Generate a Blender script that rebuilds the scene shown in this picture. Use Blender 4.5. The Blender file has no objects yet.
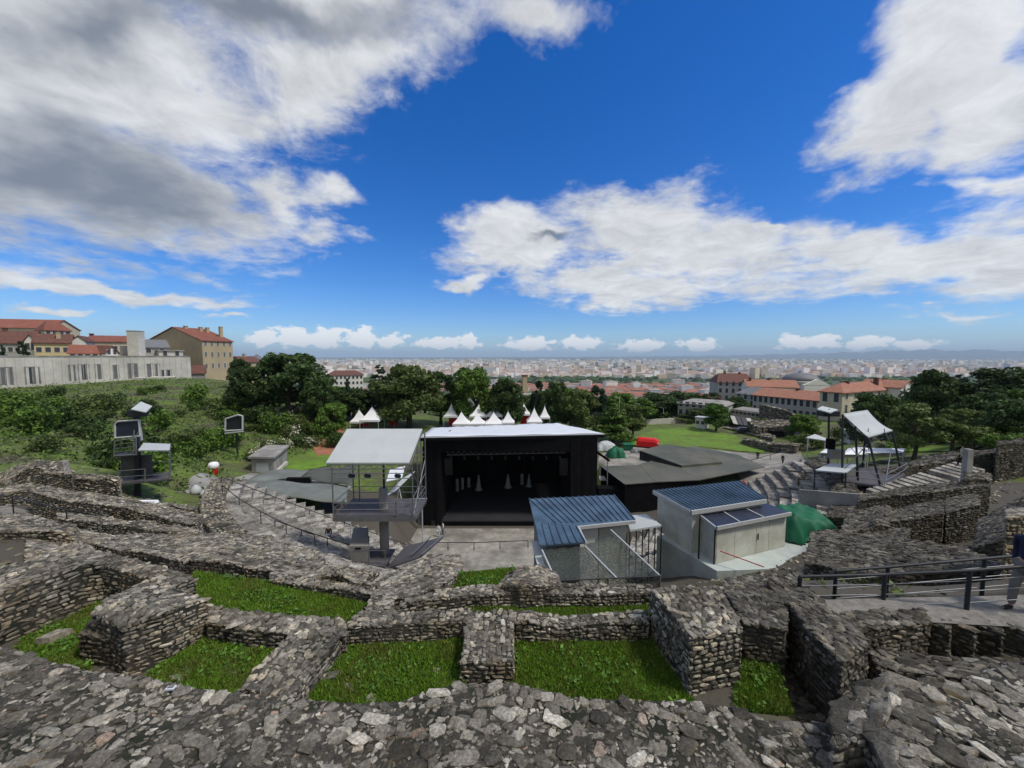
import bpy, bmesh, math, random
import numpy as np
from mathutils import Vector, Matrix
from mathutils.geometry import delaunay_2d_cdt
random.seed(11)
rng = np.random.default_rng(11)
S = bpy.context.scene
COL = S.collection
F = 386.0
EYE = 356.5
TH = math.atan((384.0 - EYE) / F)
CT, ST = math.cos(TH), math.sin(TH)
R = math.radians
CEN = np.array([0.0, 50.0])          # centre of the orchestra


def pdir(px, py):
    u, v = (px - 512.0) / F, (384.0 - py) / F
    return Vector((u, CT + v * ST, -ST + v * CT))


def P(px, py, v):
    """point seen at (px, py): v < 0 is a height, v > 0 a distance along Y"""
    d = pdir(px, py)
    return d * (v / d.z) if v < 0 else d * (v / d.y)


def V3(*a):
    return Vector(a)


# ------------------------------------------------------------------ bookkeeping
def wl(o):
    while o.parent:
        o = o.parent
    return o.location.copy()


def tag(o, label=None, cat=None, group=None, kind=None):
    if label: o['label'] = label
    if cat:
        o['category'] = cat; o['kind'] = 'thing'
    if group: o['group'] = group
    if kind: o['kind'] = kind
    return o


def thing(name, label, cat, loc=(0, 0, 0), group=None, rz=0.0):
    o = bpy.data.objects.new(name, None)
    o.empty_display_size = 0.3
    COL.objects.link(o)
    o.location = loc
    o.rotation_euler = (0, 0, rz)
    return tag(o, label, cat, group)


def link(name, me, mats, parent=None):
    o = bpy.data.objects.new(name, me)
    COL.objects.link(o)
    for m in (mats if isinstance(mats, (list, tuple)) else [mats]):
        me.materials.append(m)
    if parent: o.parent = parent
    return o


def copy_tree(o, parent=None):
    c = o.copy()
    COL.objects.link(c)
    if parent: c.parent = parent
    for ch in list(o.children):
        copy_tree(ch, c)
    return c


def np_mesh(name, V, T, mi=None, smooth=False):
    """fast mesh out of numpy vertices and triangles or quads"""
    me = bpy.data.meshes.new(name)
    V = np.ascontiguousarray(V, dtype=np.float32)
    T = np.ascontiguousarray(T, dtype=np.int32)
    n, k = T.shape
    me.vertices.add(len(V)); me.vertices.foreach_set('co', V.ravel())
    me.loops.add(n * k); me.loops.foreach_set('vertex_index', T.ravel())
    me.polygons.add(n)
    me.polygons.foreach_set('loop_start', np.arange(0, n * k, k, dtype=np.int32))
    me.polygons.foreach_set('loop_total', np.full(n, k, dtype=np.int32))
    if mi is not None:
        me.polygons.foreach_set('material_index', np.ascontiguousarray(mi, dtype=np.int32))
    me.polygons.foreach_set('use_smooth', np.full(n, smooth))
    me.update(calc_edges=True)
    return me


class MB:
    def __init__(s):
        s.v, s.f, s.m, s.sm = [], [], [], []

    def add(s, vs, fs, mi=0, smooth=False):
        b = len(s.v)
        s.v += [Vector(q) for q in vs]
        for f in fs:
            s.f.append([b + i for i in f]); s.m.append(mi); s.sm.append(smooth)
        return s

    def quad(s, a, b, c, d, mi=0):
        return s.add([a, b, c, d], [(0, 1, 2, 3)], mi)

    def hexa(s, lo, hi, mi=0):
        n = len(lo)
        fs = [tuple(range(n))[::-1], tuple(range(n, 2 * n))]
        for i in range(n):
            j = (i + 1) % n
            fs.append((i, j, n + j, n + i))
        return s.add(list(lo) + list(hi), fs, mi)

    def box(s, c, size, rz=0.0, mi=0):
        c = Vector(c); hx, hy, hz = size[0] / 2, size[1] / 2, size[2] / 2
        M = Matrix.Rotation(rz, 3, 'Z')
        q = [(-hx, -hy), (hx, -hy), (hx, hy), (-hx, hy)]
        return s.hexa([c + M @ Vector((a, b, -hz)) for a, b in q], [c + M @ Vector((a, b, hz)) for a, b in q], mi)

    def bar(s, p, q, w, h=None, mi=0):
        p, q = Vector(p), Vector(q); h = h or w
        d = (q - p).normalized()
        up = Vector((0, 0, 1)) if abs(d.z) < 0.95 else Vector((0, 1, 0))
        a = d.cross(up).normalized(); b = a.cross(d)
        o = [a * (x * w / 2) + b * (y * h / 2) for x, y in ((-1, -1), (1, -1), (1, 1), (-1, 1))]
        return s.hexa([p + k for k in o], [q + k for k in o], mi)

    def tube(s, p, q, r0, r1=None, n=8, mi=0, smooth=True):
        p, q = Vector(p), Vector(q); r1 = r0 if r1 is None else r1
        d = (q - p).normalized()
        up = Vector((0, 0, 1)) if abs(d.z) < 0.95 else Vector((0, 1, 0))
        a = d.cross(up).normalized(); b = a.cross(d)
        A = [(math.cos(2 * math.pi * i / n), math.sin(2 * math.pi * i / n)) for i in range(n)]
        vs = [p + a * (x * r0) + b * (y * r0) for x, y in A] + [q + a * (x * r1) + b * (y * r1) for x, y in A]
        fs = [(i, (i + 1) % n, n + (i + 1) % n, n + i) for i in range(n)]
        s.add(vs, fs, mi, smooth)
        s.add(vs[:n], [tuple(range(n))], mi); s.add(vs[n:], [tuple(range(n))], mi)
        return s

    def lathe(s, c, prof, n=14, mi=0, smooth=True):
        c = Vector(c); vs = []
        for r, z in prof:
            for i in range(n):
                t = 2 * math.pi * i / n
                vs.append(c + Vector((r * math.cos(t), r * math.sin(t), z)))
        fs = []
        for k in range(len(prof) - 1):
            for i in range(n):
                j = (i + 1) % n
                fs.append((k * n + i, k * n + j, (k + 1) * n + j, (k + 1) * n + i))
        fs += [tuple(range(n)), tuple(range((len(prof) - 1) * n, len(prof) * n))]
        return s.add(vs, fs, mi, smooth)

    def slab(s, pts, t=0.05, mi=0, down=None):
        """a sheet of thickness t below the polygon pts"""
        dn = Vector(down) if down else Vector((0, 0, -1))
        pts = [Vector(q) for q in pts]
        return s.hexa([q + dn * t for q in pts], pts, mi)

    def build(s, name, mats, parent=None, local=False, bevel=0.0):
        off = Vector((0, 0, 0)) if local or parent is None else wl(parent)
        me = bpy.data.meshes.new(name)
        me.from_pydata([tuple(q - off) for q in s.v], [], s.f)
        bm = bmesh.new(); bm.from_mesh(me)
        bmesh.ops.recalc_face_normals(bm, faces=bm.faces)
        if bevel:
            bmesh.ops.remove_doubles(bm, verts=bm.verts, dist=1e-5)
        bm.to_mesh(me); bm.free()
        if not bevel or len(me.polygons) == len(s.m):
            me.polygons.foreach_set('material_index', s.m)
            me.polygons.foreach_set('use_smooth', s.sm)
        o = link(name, me, mats, parent)
        if bevel:
            b = o.modifiers.new('bevel', 'BEVEL'); b.width = bevel; b.segments = 2; b.limit_method = 'ANGLE'
        return o

    def solo(s, name, mats, label, cat, group=None, origin=None):
        """a thing that is one mesh, its origin at its base"""
        xs = [q.x for q in s.v]; ys = [q.y for q in s.v]; zs = [q.z for q in s.v]
        org = Vector(origin) if origin else Vector(((min(xs) + max(xs)) / 2, (min(ys) + max(ys)) / 2, min(zs)))
        s.v = [q - org for q in s.v]
        o = s.build(name, mats)
        o.location = org
        return tag(o, label, cat, group)


# ------------------------------------------------------------------ materials
def nodes(name):
    m = bpy.data.materials.new(name); m.use_nodes = True
    nt = m.node_tree
    return m, nt, nt.nodes['Principled BSDF']


def N(nt, t, **k):
    n = nt.nodes.new(t)
    for a, b in k.items():
        if a.startswith('i_'):
            n.inputs[a[2:].replace('_', ' ')].default_value = b
        else:
            setattr(n, a, b)
    return n


def ramp(nt, stops, interp='LINEAR'):
    n = nt.nodes.new('ShaderNodeValToRGB'); cr = n.color_ramp; cr.interpolation = interp
    while len(cr.elements) > 1: cr.elements.remove(cr.elements[0])
    cr.elements[0].position = stops[0][0]; cr.elements[0].color = (*stops[0][1], 1)
    for p, c in stops[1:]:
        e = cr.elements.new(p); e.color = (*c, 1)
    return n


def mixc(nt, a, b, f, mode='MIX'):
    n = nt.nodes.new('ShaderNodeMix'); n.data_type = 'RGBA'; n.blend_type = mode
    for sock, val in ((n.inputs[0], f), (n.inputs[6], a), (n.inputs[7], b)):
        if hasattr(val, 'links'): nt.links.new(val, sock)
        else: sock.default_value = val if not isinstance(val, tuple) else (*val, 1)
    return n.outputs[2]


def mat(name, base, rough=0.8, amt=0.25, scale=2.0, bump=0.0, bscale=20.0, metal=0.0, rnd=0.0, tint=None, tscale=0.3, wave=None, obj=False, island=0.0, spec=0.3):
    m, nt, b = nodes(name)
    L = nt.links
    if obj:
        pos = N(nt, 'ShaderNodeTexCoord').outputs['Object']
    else:
        pos = N(nt, 'ShaderNodeNewGeometry').outputs['Position']
    n1 = N(nt, 'ShaderNodeTexNoise', i_Scale=scale, i_Detail=6.0, i_Roughness=0.65)
    L.new(pos, n1.inputs['Vector'])
    lo = tuple(c * (1 - amt) for c in base); hi = tuple(min(c * (1 + amt), 1) for c in base)
    rp = ramp(nt, [(0.3, lo), (0.7, hi)]); L.new(n1.outputs['Fac'], rp.inputs['Fac'])
    col = rp.outputs['Color']
    if tint:
        n2 = N(nt, 'ShaderNodeTexNoise', i_Scale=tscale, i_Detail=5.0, i_Roughness=0.6)
        L.new(pos, n2.inputs['Vector'])
        r2 = ramp(nt, [(0.42, (0, 0, 0)), (0.62, (1, 1, 1))]); L.new(n2.outputs['Fac'], r2.inputs['Fac'])
        col = mixc(nt, col, tint, r2.outputs['Color'])
    if rnd:
        oi = N(nt, 'ShaderNodeObjectInfo')
        mr = N(nt, 'ShaderNodeMapRange'); mr.inputs[3].default_value = 1 - rnd; mr.inputs[4].default_value = 1 + rnd
        L.new(oi.outputs['Random'], mr.inputs[0])
        col = mixc(nt, col, mr.outputs[0], 1.0, 'MULTIPLY')
    if island:
        g = N(nt, 'ShaderNodeNewGeometry')
        mr = N(nt, 'ShaderNodeMapRange'); mr.inputs[3].default_value = 1 - island; mr.inputs[4].default_value = 1 + island
        L.new(g.outputs['Random Per Island'], mr.inputs[0])
        col = mixc(nt, col, mr.outputs[0], 1.0, 'MULTIPLY')
    L.new(col, b.inputs['Base Color'])
    b.inputs['Roughness'].default_value = rough
    b.inputs['Metallic'].default_value = metal
    b.inputs['Specular IOR Level'].default_value = spec
    if bump:
        n3 = N(nt, 'ShaderNodeTexNoise', i_Scale=bscale, i_Detail=5.0, i_Roughness=0.7)
        L.new(pos, n3.inputs['Vector'])
        bp = N(nt, 'ShaderNodeBump', i_Strength=min(bump, 1.0), i_Distance=0.05)
        L.new(n3.outputs['Fac'], bp.inputs['Height']); L.new(bp.outputs['Normal'], b.inputs['Normal'])
    return m


def stone_mat(name, stops, tan=(0.25, 0.19, 0.11), tanamt=0.85, mott=14.0, bs=26.0):
    """every stone its own grey; tan mortar and lichen in patches"""
    m, nt, b = nodes(name); L = nt.links
    g = N(nt, 'ShaderNodeNewGeometry'); pos = g.outputs['Position']
    rp = ramp(nt, stops); L.new(g.outputs['Random Per Island'], rp.inputs['Fac'])
    n1 = N(nt, 'ShaderNodeTexNoise', i_Scale=mott, i_Detail=8.0, i_Roughness=0.75); L.new(pos, n1.inputs['Vector'])
    r1 = ramp(nt, [(0.3, (0.3, 0.3, 0.3)), (0.5, (0.92, 0.92, 0.92)), (0.7, (1.8, 1.76, 1.66))]); L.new(n1.outputs['Fac'], r1.inputs['Fac'])
    col = mixc(nt, rp.outputs['Color'], r1.outputs['Color'], 1.0, 'MULTIPLY')
    n2 = N(nt, 'ShaderNodeTexNoise', i_Scale=1.1, i_Detail=6.0, i_Roughness=0.65); L.new(pos, n2.inputs['Vector'])
    r2 = ramp(nt, [(0.36, (0.38, 0.37, 0.36)), (0.6, (1.12, 1.12, 1.12))]); L.new(n2.outputs['Fac'], r2.inputs['Fac'])
    col = mixc(nt, col, r2.outputs['Color'], 0.85, 'MULTIPLY')
    n3 = N(nt, 'ShaderNodeTexNoise', i_Scale=0.7, i_Detail=4.0); L.new(pos, n3.inputs['Vector'])
    r3 = ramp(nt, [(0.46, (0, 0, 0)), (0.66, (1, 1, 1))]); L.new(n3.outputs['Fac'], r3.inputs['Fac'])
    sp = N(nt, 'ShaderNodeSeparateXYZ'); L.new(g.outputs['Normal'], sp.inputs[0])
    mr = N(nt, 'ShaderNodeMapRange'); L.new(sp.outputs['Z'], mr.inputs[0])
    mr.inputs[1].default_value = 0.75; mr.inputs[2].default_value = 0.3; mr.inputs[3].default_value = 0.05; mr.inputs[4].default_value = tanamt
    mu = N(nt, 'ShaderNodeMath', operation='MULTIPLY'); L.new(r3.outputs['Color'], mu.inputs[0]); L.new(mr.outputs[0], mu.inputs[1])
    col = mixc(nt, col, tan, mu.outputs[0])
    L.new(col, b.inputs['Base Color']); b.inputs['Roughness'].default_value = 0.92; b.inputs['Specular IOR Level'].default_value = 0.2
    n4 = N(nt, 'ShaderNodeTexNoise', i_Scale=bs, i_Detail=6.0, i_Roughness=0.7); L.new(pos, n4.inputs['Vector'])
    bp = N(nt, 'ShaderNodeBump', i_Strength=0.7, i_Distance=0.03)
    L.new(n4.outputs['Fac'], bp.inputs['Height']); L.new(bp.outputs['Normal'], b.inputs['Normal'])
    return m


def leaf_mat(name, dark, light, rnd=0.2):
    m, nt, b = nodes(name); L = nt.links
    g = N(nt, 'ShaderNodeNewGeometry')
    rp = ramp(nt, [(0.0, dark), (0.7, light), (1.0, tuple(c * 1.5 for c in light))]); L.new(g.outputs['Random Per Island'], rp.inputs['Fac'])
    oi = N(nt, 'ShaderNodeObjectInfo')
    mr = N(nt, 'ShaderNodeMapRange'); mr.inputs[3].default_value = 1 - rnd; mr.inputs[4].default_value = 1 + rnd
    L.new(oi.outputs['Random'], mr.inputs[0])
    col = mixc(nt, rp.outputs['Color'], mr.outputs[0], 1.0, 'MULTIPLY')
    L.new(col, b.inputs['Base Color']); b.inputs['Roughness'].default_value = 0.6; b.inputs['Specular IOR Level'].default_value = 0.25
    tr = N(nt, 'ShaderNodeBsdfTranslucent'); L.new(col, tr.inputs['Color'])
    mx = N(nt, 'ShaderNodeMixShader'); mx.inputs[0].default_value = 0.25
    L.new(b.outputs[0], mx.inputs[1]); L.new(tr.outputs[0], mx.inputs[2])
    L.new(mx.outputs[0], nt.nodes['Material Output'].inputs['Surface'])
    return m


GREY = [(0.0, (0.095, 0.089, 0.075)), (0.35, (0.18, 0.167, 0.139)), (0.6, (0.265, 0.245, 0.204)), (0.82, (0.37, 0.343, 0.285)), (0.94, (0.4, 0.345, 0.25)), (1.0, (0.56, 0.53, 0.46))]
M = {}
M['stone'] = stone_mat('rubble_stone', GREY)
M['stone_near'] = stone_mat('rubble_stone_near', [(0, (0.08, 0.075, 0.063)), (0.3, (0.155, 0.143, 0.118)), (0.62, (0.25, 0.23, 0.19)), (0.84, (0.37, 0.343, 0.285)), (0.985, (0.56, 0.53, 0.45)), (1, (0.36, 0.21, 0.14))], mott=26, bs=60)
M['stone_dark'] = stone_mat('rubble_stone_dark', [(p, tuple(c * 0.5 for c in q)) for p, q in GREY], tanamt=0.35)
M['stone_pale'] = stone_mat('seat_stone', [(0, (0.2, 0.19, 0.17)), (0.5, (0.3, 0.285, 0.255)), (1, (0.42, 0.4, 0.36))], tanamt=0.2, mott=6)
M['mortar'] = mat('mortar', (0.1, 0.09, 0.072), 0.95, 0.6, 22.0, 1.0, 60.0, tint=(0.03, 0.034, 0.02), tscale=1.3)
M['soil'] = mat('grassy_ground', (0.1, 0.145, 0.03), 0.95, 0.45, 1.6, 0.8, 9.0, tint=(0.085, 0.08, 0.05), tscale=0.22)
M['lawn'] = mat('lawn_turf', (0.12, 0.215, 0.026), 0.95, 0.3, 0.8, 0.6, 12.0, tint=(0.1, 0.14, 0.03), tscale=0.15)
M['turf'] = mat('cell_turf', (0.07, 0.12, 0.016), 0.95, 0.5, 3.0, 0.9, 30.0)
def patchy(m, c2, sc=1.4):
    nt = m.node_tree; b = nt.nodes['Principled BSDF']; src = b.inputs['Base Color'].links[0].from_socket
    g = N(nt, 'ShaderNodeNewGeometry'); n = N(nt, 'ShaderNodeTexNoise', i_Scale=sc, i_Detail=5.0); nt.links.new(g.outputs['Position'], n.inputs['Vector'])
    r = ramp(nt, [(0.45, (0, 0, 0)), (0.68, (1, 1, 1))]); nt.links.new(n.outputs['Fac'], r.inputs['Fac'])
    col = mixc(nt, src, c2, r.outputs['Color'])
    for l in list(src.links):
        if l.to_node.type in ('BSDF_PRINCIPLED', 'BSDF_TRANSLUCENT'): nt.links.new(col, l.to_socket)
    return m
M['blade'] = leaf_mat('grass_blade', (0.055, 0.13, 0.008), (0.14, 0.27, 0.022))
M['blade_dry'] = leaf_mat('grass_blade_dry', (0.07, 0.09, 0.015), (0.17, 0.19, 0.04))
patchy(M['blade'], (0.13, 0.17, 0.03))
M['gravel'] = mat('gravel', (0.24, 0.225, 0.2), 0.95, 0.35, 7.0, 0.8, 40.0)
M['paving'] = mat('paving', (0.3, 0.285, 0.25), 0.9, 0.3, 0.9, 0.3, 15.0, tint=(0.16, 0.15, 0.13), tscale=0.35)
M['ochre'] = mat('ochre_path', (0.3, 0.13, 0.075), 0.95, 0.2, 1.0, 0.3, 15.0)
M['concrete'] = mat('concrete', (0.3, 0.29, 0.27), 0.9, 0.2, 0.7, 0.25, 12.0, tint=(0.2, 0.19, 0.175), tscale=0.4)
M['concrete_pale'] = mat('concrete_pale', (0.54, 0.52, 0.46), 0.9, 0.13, 0.5, 0.2, 6.0, tint=(0.43, 0.41, 0.36), tscale=0.2)
M['pad'] = mat('painted_concrete', (0.46, 0.52, 0.49), 0.75, 0.12, 1.2, 0.1, 12.0, tint=(0.34, 0.37, 0.36), tscale=0.6)
M['steel'] = mat('galvanised_steel', (0.22, 0.225, 0.23), 0.45, 0.2, 3.0, metal=0.6)
M['dark_steel'] = mat('dark_steel', (0.025, 0.027, 0.03), 0.5, 0.2, 3.0)
M['white_steel'] = mat('white_steel', (0.42, 0.43, 0.42), 0.5, 0.1, 3.0)
M['deck'] = mat('dark_deck', (0.085, 0.08, 0.085), 0.7, 0.25, 2.0, 0.2, 20.0)
M['black'] = mat('black_cloth', (0.008, 0.008, 0.009), 0.95, 0.3, 1.0, 0.2, 5.0, spec=0.05)
M['stage_floor'] = mat('stage_floor', (0.028, 0.028, 0.032), 0.6, 0.25, 0.6)
M['sheet'] = mat('pale_grey_sheet', (0.44, 0.47, 0.47), 0.6, 0.06, 0.8, 0.15, 3.0)
M['sheet_white'] = mat('white_sheet', (0.66, 0.69, 0.73), 0.5, 0.06, 0.6, 0.3, 2.0)
M['tent'] = mat('white_tent_fabric', (0.78, 0.78, 0.79), 0.6, 0.05, 0.8)
M['tarp'] = mat('grey_green_tarp', (0.075, 0.082, 0.068), 0.7, 0.2, 0.35, 0.35, 1.2, tint=(0.12, 0.115, 0.09), tscale=0.16)
M['tarp_pale'] = mat('pale_grey_tarp', (0.17, 0.185, 0.17), 0.7, 0.2, 0.4, 0.4, 1.4, tint=(0.12, 0.13, 0.11), tscale=0.22)
M['green_tarp'] = mat('green_tarp', (0.012, 0.12, 0.06), 0.62, 0.2, 1.2, 0.4, 3.5)
M['red'] = mat('red_cover', (0.6, 0.012, 0.014), 0.4, 0.12, 1.0)
M['orange'] = mat('orange_panel', (0.7, 0.2, 0.03), 0.6, 0.1, 1.0)
M['blue_roof'] = mat('blue_ribbed_roof', (0.085, 0.14, 0.2), 0.45, 0.2, 2.5, metal=0.25, tint=(0.055, 0.09, 0.13), tscale=0.8)
M['solar'] = mat('dark_blue_roof', (0.028, 0.034, 0.055), 0.35, 0.25, 1.5)
M['shed'] = mat('shed_panel', (0.56, 0.57, 0.5), 0.75, 0.1, 2.2, 0.12, 9.0, tint=(0.44, 0.44, 0.37), tscale=0.8)
M['shed_white'] = mat('white_panel', (0.62, 0.62, 0.6), 0.6, 0.08, 0.9)
M['tile'] = mat('red_roof_tile', (0.22, 0.085, 0.06), 0.85, 0.3, 1.1, 0.4, 3.0, tint=(0.2, 0.07, 0.045), tscale=0.25, rnd=0.15)
M['tile_bright'] = mat('orange_roof_tile', (0.31, 0.145, 0.095), 0.85, 0.25, 1.1, 0.4, 3.0)
M['tile_dark'] = mat('brown_roof_tile', (0.13, 0.06, 0.045), 0.85, 0.25, 1.1, 0.4, 3.0)
M['slate'] = mat('slate_roof', (0.16, 0.165, 0.17), 0.6, 0.2, 1.0)
M['cream'] = mat('cream_render', (0.55, 0.5, 0.38), 0.9, 0.1, 0.3, tint=(0.47, 0.42, 0.31), tscale=0.15)
M['yellow'] = mat('yellow_render', (0.58, 0.46, 0.22), 0.9, 0.08, 0.3)
M['tan'] = mat('tan_render', (0.42, 0.34, 0.21), 0.9, 0.1, 0.3, tint=(0.36, 0.29, 0.19), tscale=0.12)
M['grey_render'] = mat('grey_render', (0.4, 0.39, 0.36), 0.9, 0.12, 0.3, tint=(0.32, 0.31, 0.28), tscale=0.15)
M['white_render'] = mat('white_render', (0.66, 0.64, 0.58), 0.9, 0.08, 0.3)
M['pane'] = mat('window_pane', (0.045, 0.05, 0.06), 0.2, 0.2, 0.5, spec=0.5)
M['pane_dim'] = mat('shuttered_pane', (0.13, 0.13, 0.125), 0.6, 0.2, 0.5)
M['bark'] = mat('bark', (0.06, 0.048, 0.036), 0.95, 0.4, 4.0, 0.8, 12.0, obj=True)
M['leaf_dark'] = leaf_mat('foliage_dark', (0.017, 0.034, 0.009), (0.056, 0.098, 0.022))
M['leaf_mid'] = leaf_mat('foliage_mid', (0.036, 0.075, 0.012), (0.11, 0.19, 0.028))
M['leaf_light'] = leaf_mat('foliage_light', (0.045, 0.1, 0.014), (0.1, 0.2, 0.03))
M['leaf_olive'] = leaf_mat('foliage_olive', (0.045, 0.068, 0.016), (0.11, 0.15, 0.04))
M['leaf_pine'] = leaf_mat('foliage_pine', (0.01, 0.022, 0.012), (0.03, 0.052, 0.026))
M['blossom'] = mat('white_blossom', (0.6, 0.57, 0.45), 0.8, 0.2, 2.0, obj=True)
M['skin'] = mat('skin', (0.42, 0.25, 0.17), 0.6, 0.05)
M['hair'] = mat('hair', (0.03, 0.02, 0.014), 0.7, 0.2)
M['navy'] = mat('navy_cloth', (0.015, 0.02, 0.05), 0.9, 0.15)
M['grey_cloth'] = mat('grey_cloth', (0.14, 0.135, 0.125), 0.9, 0.15)
M['white_cloth'] = mat('white_cloth', (0.62, 0.63, 0.66), 0.9, 0.08)
M['dark_cloth'] = mat('dark_cloth', (0.02, 0.02, 0.022), 0.9, 0.15)
M['blue_cloth'] = mat('blue_cloth', (0.1, 0.14, 0.26), 0.9, 0.15)
M['beige_cloth'] = mat('beige_cloth', (0.42, 0.38, 0.3), 0.9, 0.1)
M['rubber'] = mat('rubber', (0.015, 0.015, 0.015), 0.8, 0.1)
M['car_paint'] = mat('dark_blue_paint', (0.012, 0.016, 0.035), 0.25, 0.05, 1.0, spec=0.6)
M['tape'] = mat('red_rope', (0.4, 0.03, 0.03), 0.7, 0.1)
# ------------------------------------------------------------------ terrain
PR = np.array([[0, -24.3], [11, -24.3], [12, -23.6], [29.5, -13.4], [31, -12.8], [33, -11.9], [36, -9.9], [38.5, -7.6], [40.4, -6.3], [41, -5.75], [42.6, -5.6], [43.4, -5.25], [60, -5.25]])
def ring(r, deg, z):
    return (r * math.sin(R(deg)), 50 - r * math.cos(R(deg)), z)
CTRL = [(17, 84, -20), (60, 75, -20), (50, 108, -20.3), (0, 90, -19), (-20, 90, -17.6), (-35, 70, -17.8), (-40, 60, -18.2), (-28, 60, -18.6),
        (-60, 60, -11.5), (-50, 45, -11.2), (-38, 38, -12.3), (-60, 40, -9.6), (-127, 96, -8.1), (-108, 130, -7.4), (-95, 125, -8), (-70, 100, -10.5), (-55, 100, -13),
        (-50, 82, -14.8), (-40, 105, -16), (0, 128, -21.5), (34, 33, -11.5), (45, 45, -13), (60, 55, -14.5), (80, 60, -14), (50, 60, -17), (100, 90, -18), (65, 72, -16), (62, 55, -12.8), (-48, 38, -10.8), (-55, 50, -11.4), (-72, 55, -10.6), (-60, 30, -8.8), (22, 56, -22.6), (31, 57, -21.2), (17, 62, -23), (24, 62, -21.5),
        (90, 130, -19.5), (60, 140, -24), (130, 150, -20), (40, 70, -19.7), (20, 66, -20), (-22, 54, -19.8), (-28, 52, -18.5), (-33, 50, -17.2),
        (-12, 2, -5.25), (0, -10, -5.25), (12, 2, -5.25), (-20, 4, -5.3), (20, 4, -5.4), (0, -25, -5.3), (-40, -20, -4), (40, -20, -5), (-30, 8, -5.6), (30, 8, -5.6),
        (-60, 20, -6.5), (-90, 40, -7.5), (-100, 70, -8.2), (60, 25, -7), (100, 40, -9), (-130, 60, -7),
        (0, 160, -30), (0, 200, -46), (0, 250, -72), (0, 300, -96), (-90, 300, -90), (90, 250, -60), (120, 300, -92), (-60, 150, -18), (-60, 200, -40), (-150, 230, -16),
        (-200, 180, -6), (-160, 120, -7), (-230, 90, -5), (200, 100, -14), (200, 200, -30), (240, 40, -10), (60, 180, -38), (-170, 300, -50), (220, 300, -80),
        ring(47, -30, -5.7), ring(47, -45, -6.8), ring(47, -60, -9.2), ring(47, 30, -5.8), ring(47, 45, -7.2), ring(47, 60, -10), ring(36, 75, -13), ring(33, -78, -16.2)]
CTRL = np.array(CTRL, float)
def _tps():
    X = CTRL[:, :2] / 50.0; n = len(X)
    d = np.linalg.norm(X[:, None] - X[None], axis=2)
    K = np.where(d > 0, d ** 2 * np.log(d + 1e-12), 0) + np.eye(n) * 0.02
    Q = np.c_[np.ones(n), X]
    A = np.block([[K, Q], [Q.T, np.zeros((3, 3))]])
    return X, np.linalg.solve(A, np.r_[CTRL[:, 2], 0, 0, 0])
TX, TW = _tps()
def sst(a, b, x):
    t = np.clip((x - a) / (b - a), 0, 1)
    return t * t * (3 - 2 * t)
def gz(x, y):
    x = np.atleast_1d(np.asarray(x, float)); y = np.atleast_1d(np.asarray(y, float))
    q = np.c_[x, y] / 50.0
    d = np.linalg.norm(q[:, None] - TX[None], axis=2)
    U = d ** 2 * np.log(d + 1e-12)
    n = len(TX)
    t = U @ TW[:n] + TW[n] + q @ TW[n + 1:]
    t = np.clip(t, -125, -2)
    r = np.hypot(x - CEN[0], y - CEN[1])
    p = np.interp(r, PR[:, 0], PR[:, 1])
    wr = 1 - sst(41.5, 49, r)
    wr = np.where((y < 12) & (np.abs(x) < 16), np.maximum(wr, 1 - sst(16, 26, np.abs(x) + np.maximum(y - 6, 0))), wr)
    wy = 1 - sst(42, 49, y)
    wy = np.maximum(wy, (1 - sst(13, 17, r)) * (1 - sst(58, 64, y)))
    w = wr * wy
    ph = np.degrees(np.arctan2(x - CEN[0], CEN[1] - y)); f = sst(24, 48, np.abs(ph))
    side = np.where(ph < 0, np.interp(r, [33, 36, 40, 45], [-11.9, -10.3, -8.4, -8.2]), np.interp(r, [33, 36, 38.5, 45], [-11.9, -11.4, -10.9, -9.8]))
    p = np.where(r > 33, (1 - f) * p + f * np.minimum(p, side), p)
    p = p - 3.0 * sst(66, 74, -ph) * sst(14, 24, r)
    p = p - 2.6 * sst(60, 74, ph) * sst(32.5, 36, r)
    p = p - 2.3 * np.exp(-((x + 33) ** 2 + (y - 34) ** 2) / 40.0)
    p = p - 1.25 * sst(4.1, 5.2, x) * sst(4.9, 5.6, y) * (1 - sst(7.5, 8.0, y)) * (1 - sst(13, 16, x))
    p = p - 1.5 * sst(8, 11, x) * sst(9.3, 10.3, y) * (1 - sst(14, 18, y)) * (1 - sst(20, 25, x))
    bx = (1 - sst(13.5, 17, np.abs(x))) * (1 - sst(71, 74, y)) * (y > 47)
    p = np.where((bx > 0) & (y > 47), -24.3, p); w = np.maximum(w, bx)
    z = w * p + (1 - w) * t
    out = np.maximum(np.maximum(np.abs(x) - 250, y - 330), -y - 40)
    z = z - np.maximum(out, 0) * 0.6
    return np.maximum(z, -124)
def g1(x, y):
    return float(gz(x, y)[0])
def onground(px, py, y0=6.0, y1=400.0):
    """where the sight line through (px, py) meets the terrain"""
    d = pdir(px, py)
    ys = np.geomspace(y0, y1, 700); t = ys / d.y
    below = np.nonzero(gz(d.x * t, ys) > d.z * t)[0]
    k = below[0] if len(below) else len(ys) - 1
    p = d * t[k]
    return Vector((p.x, p.y, g1(p.x, p.y)))

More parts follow.
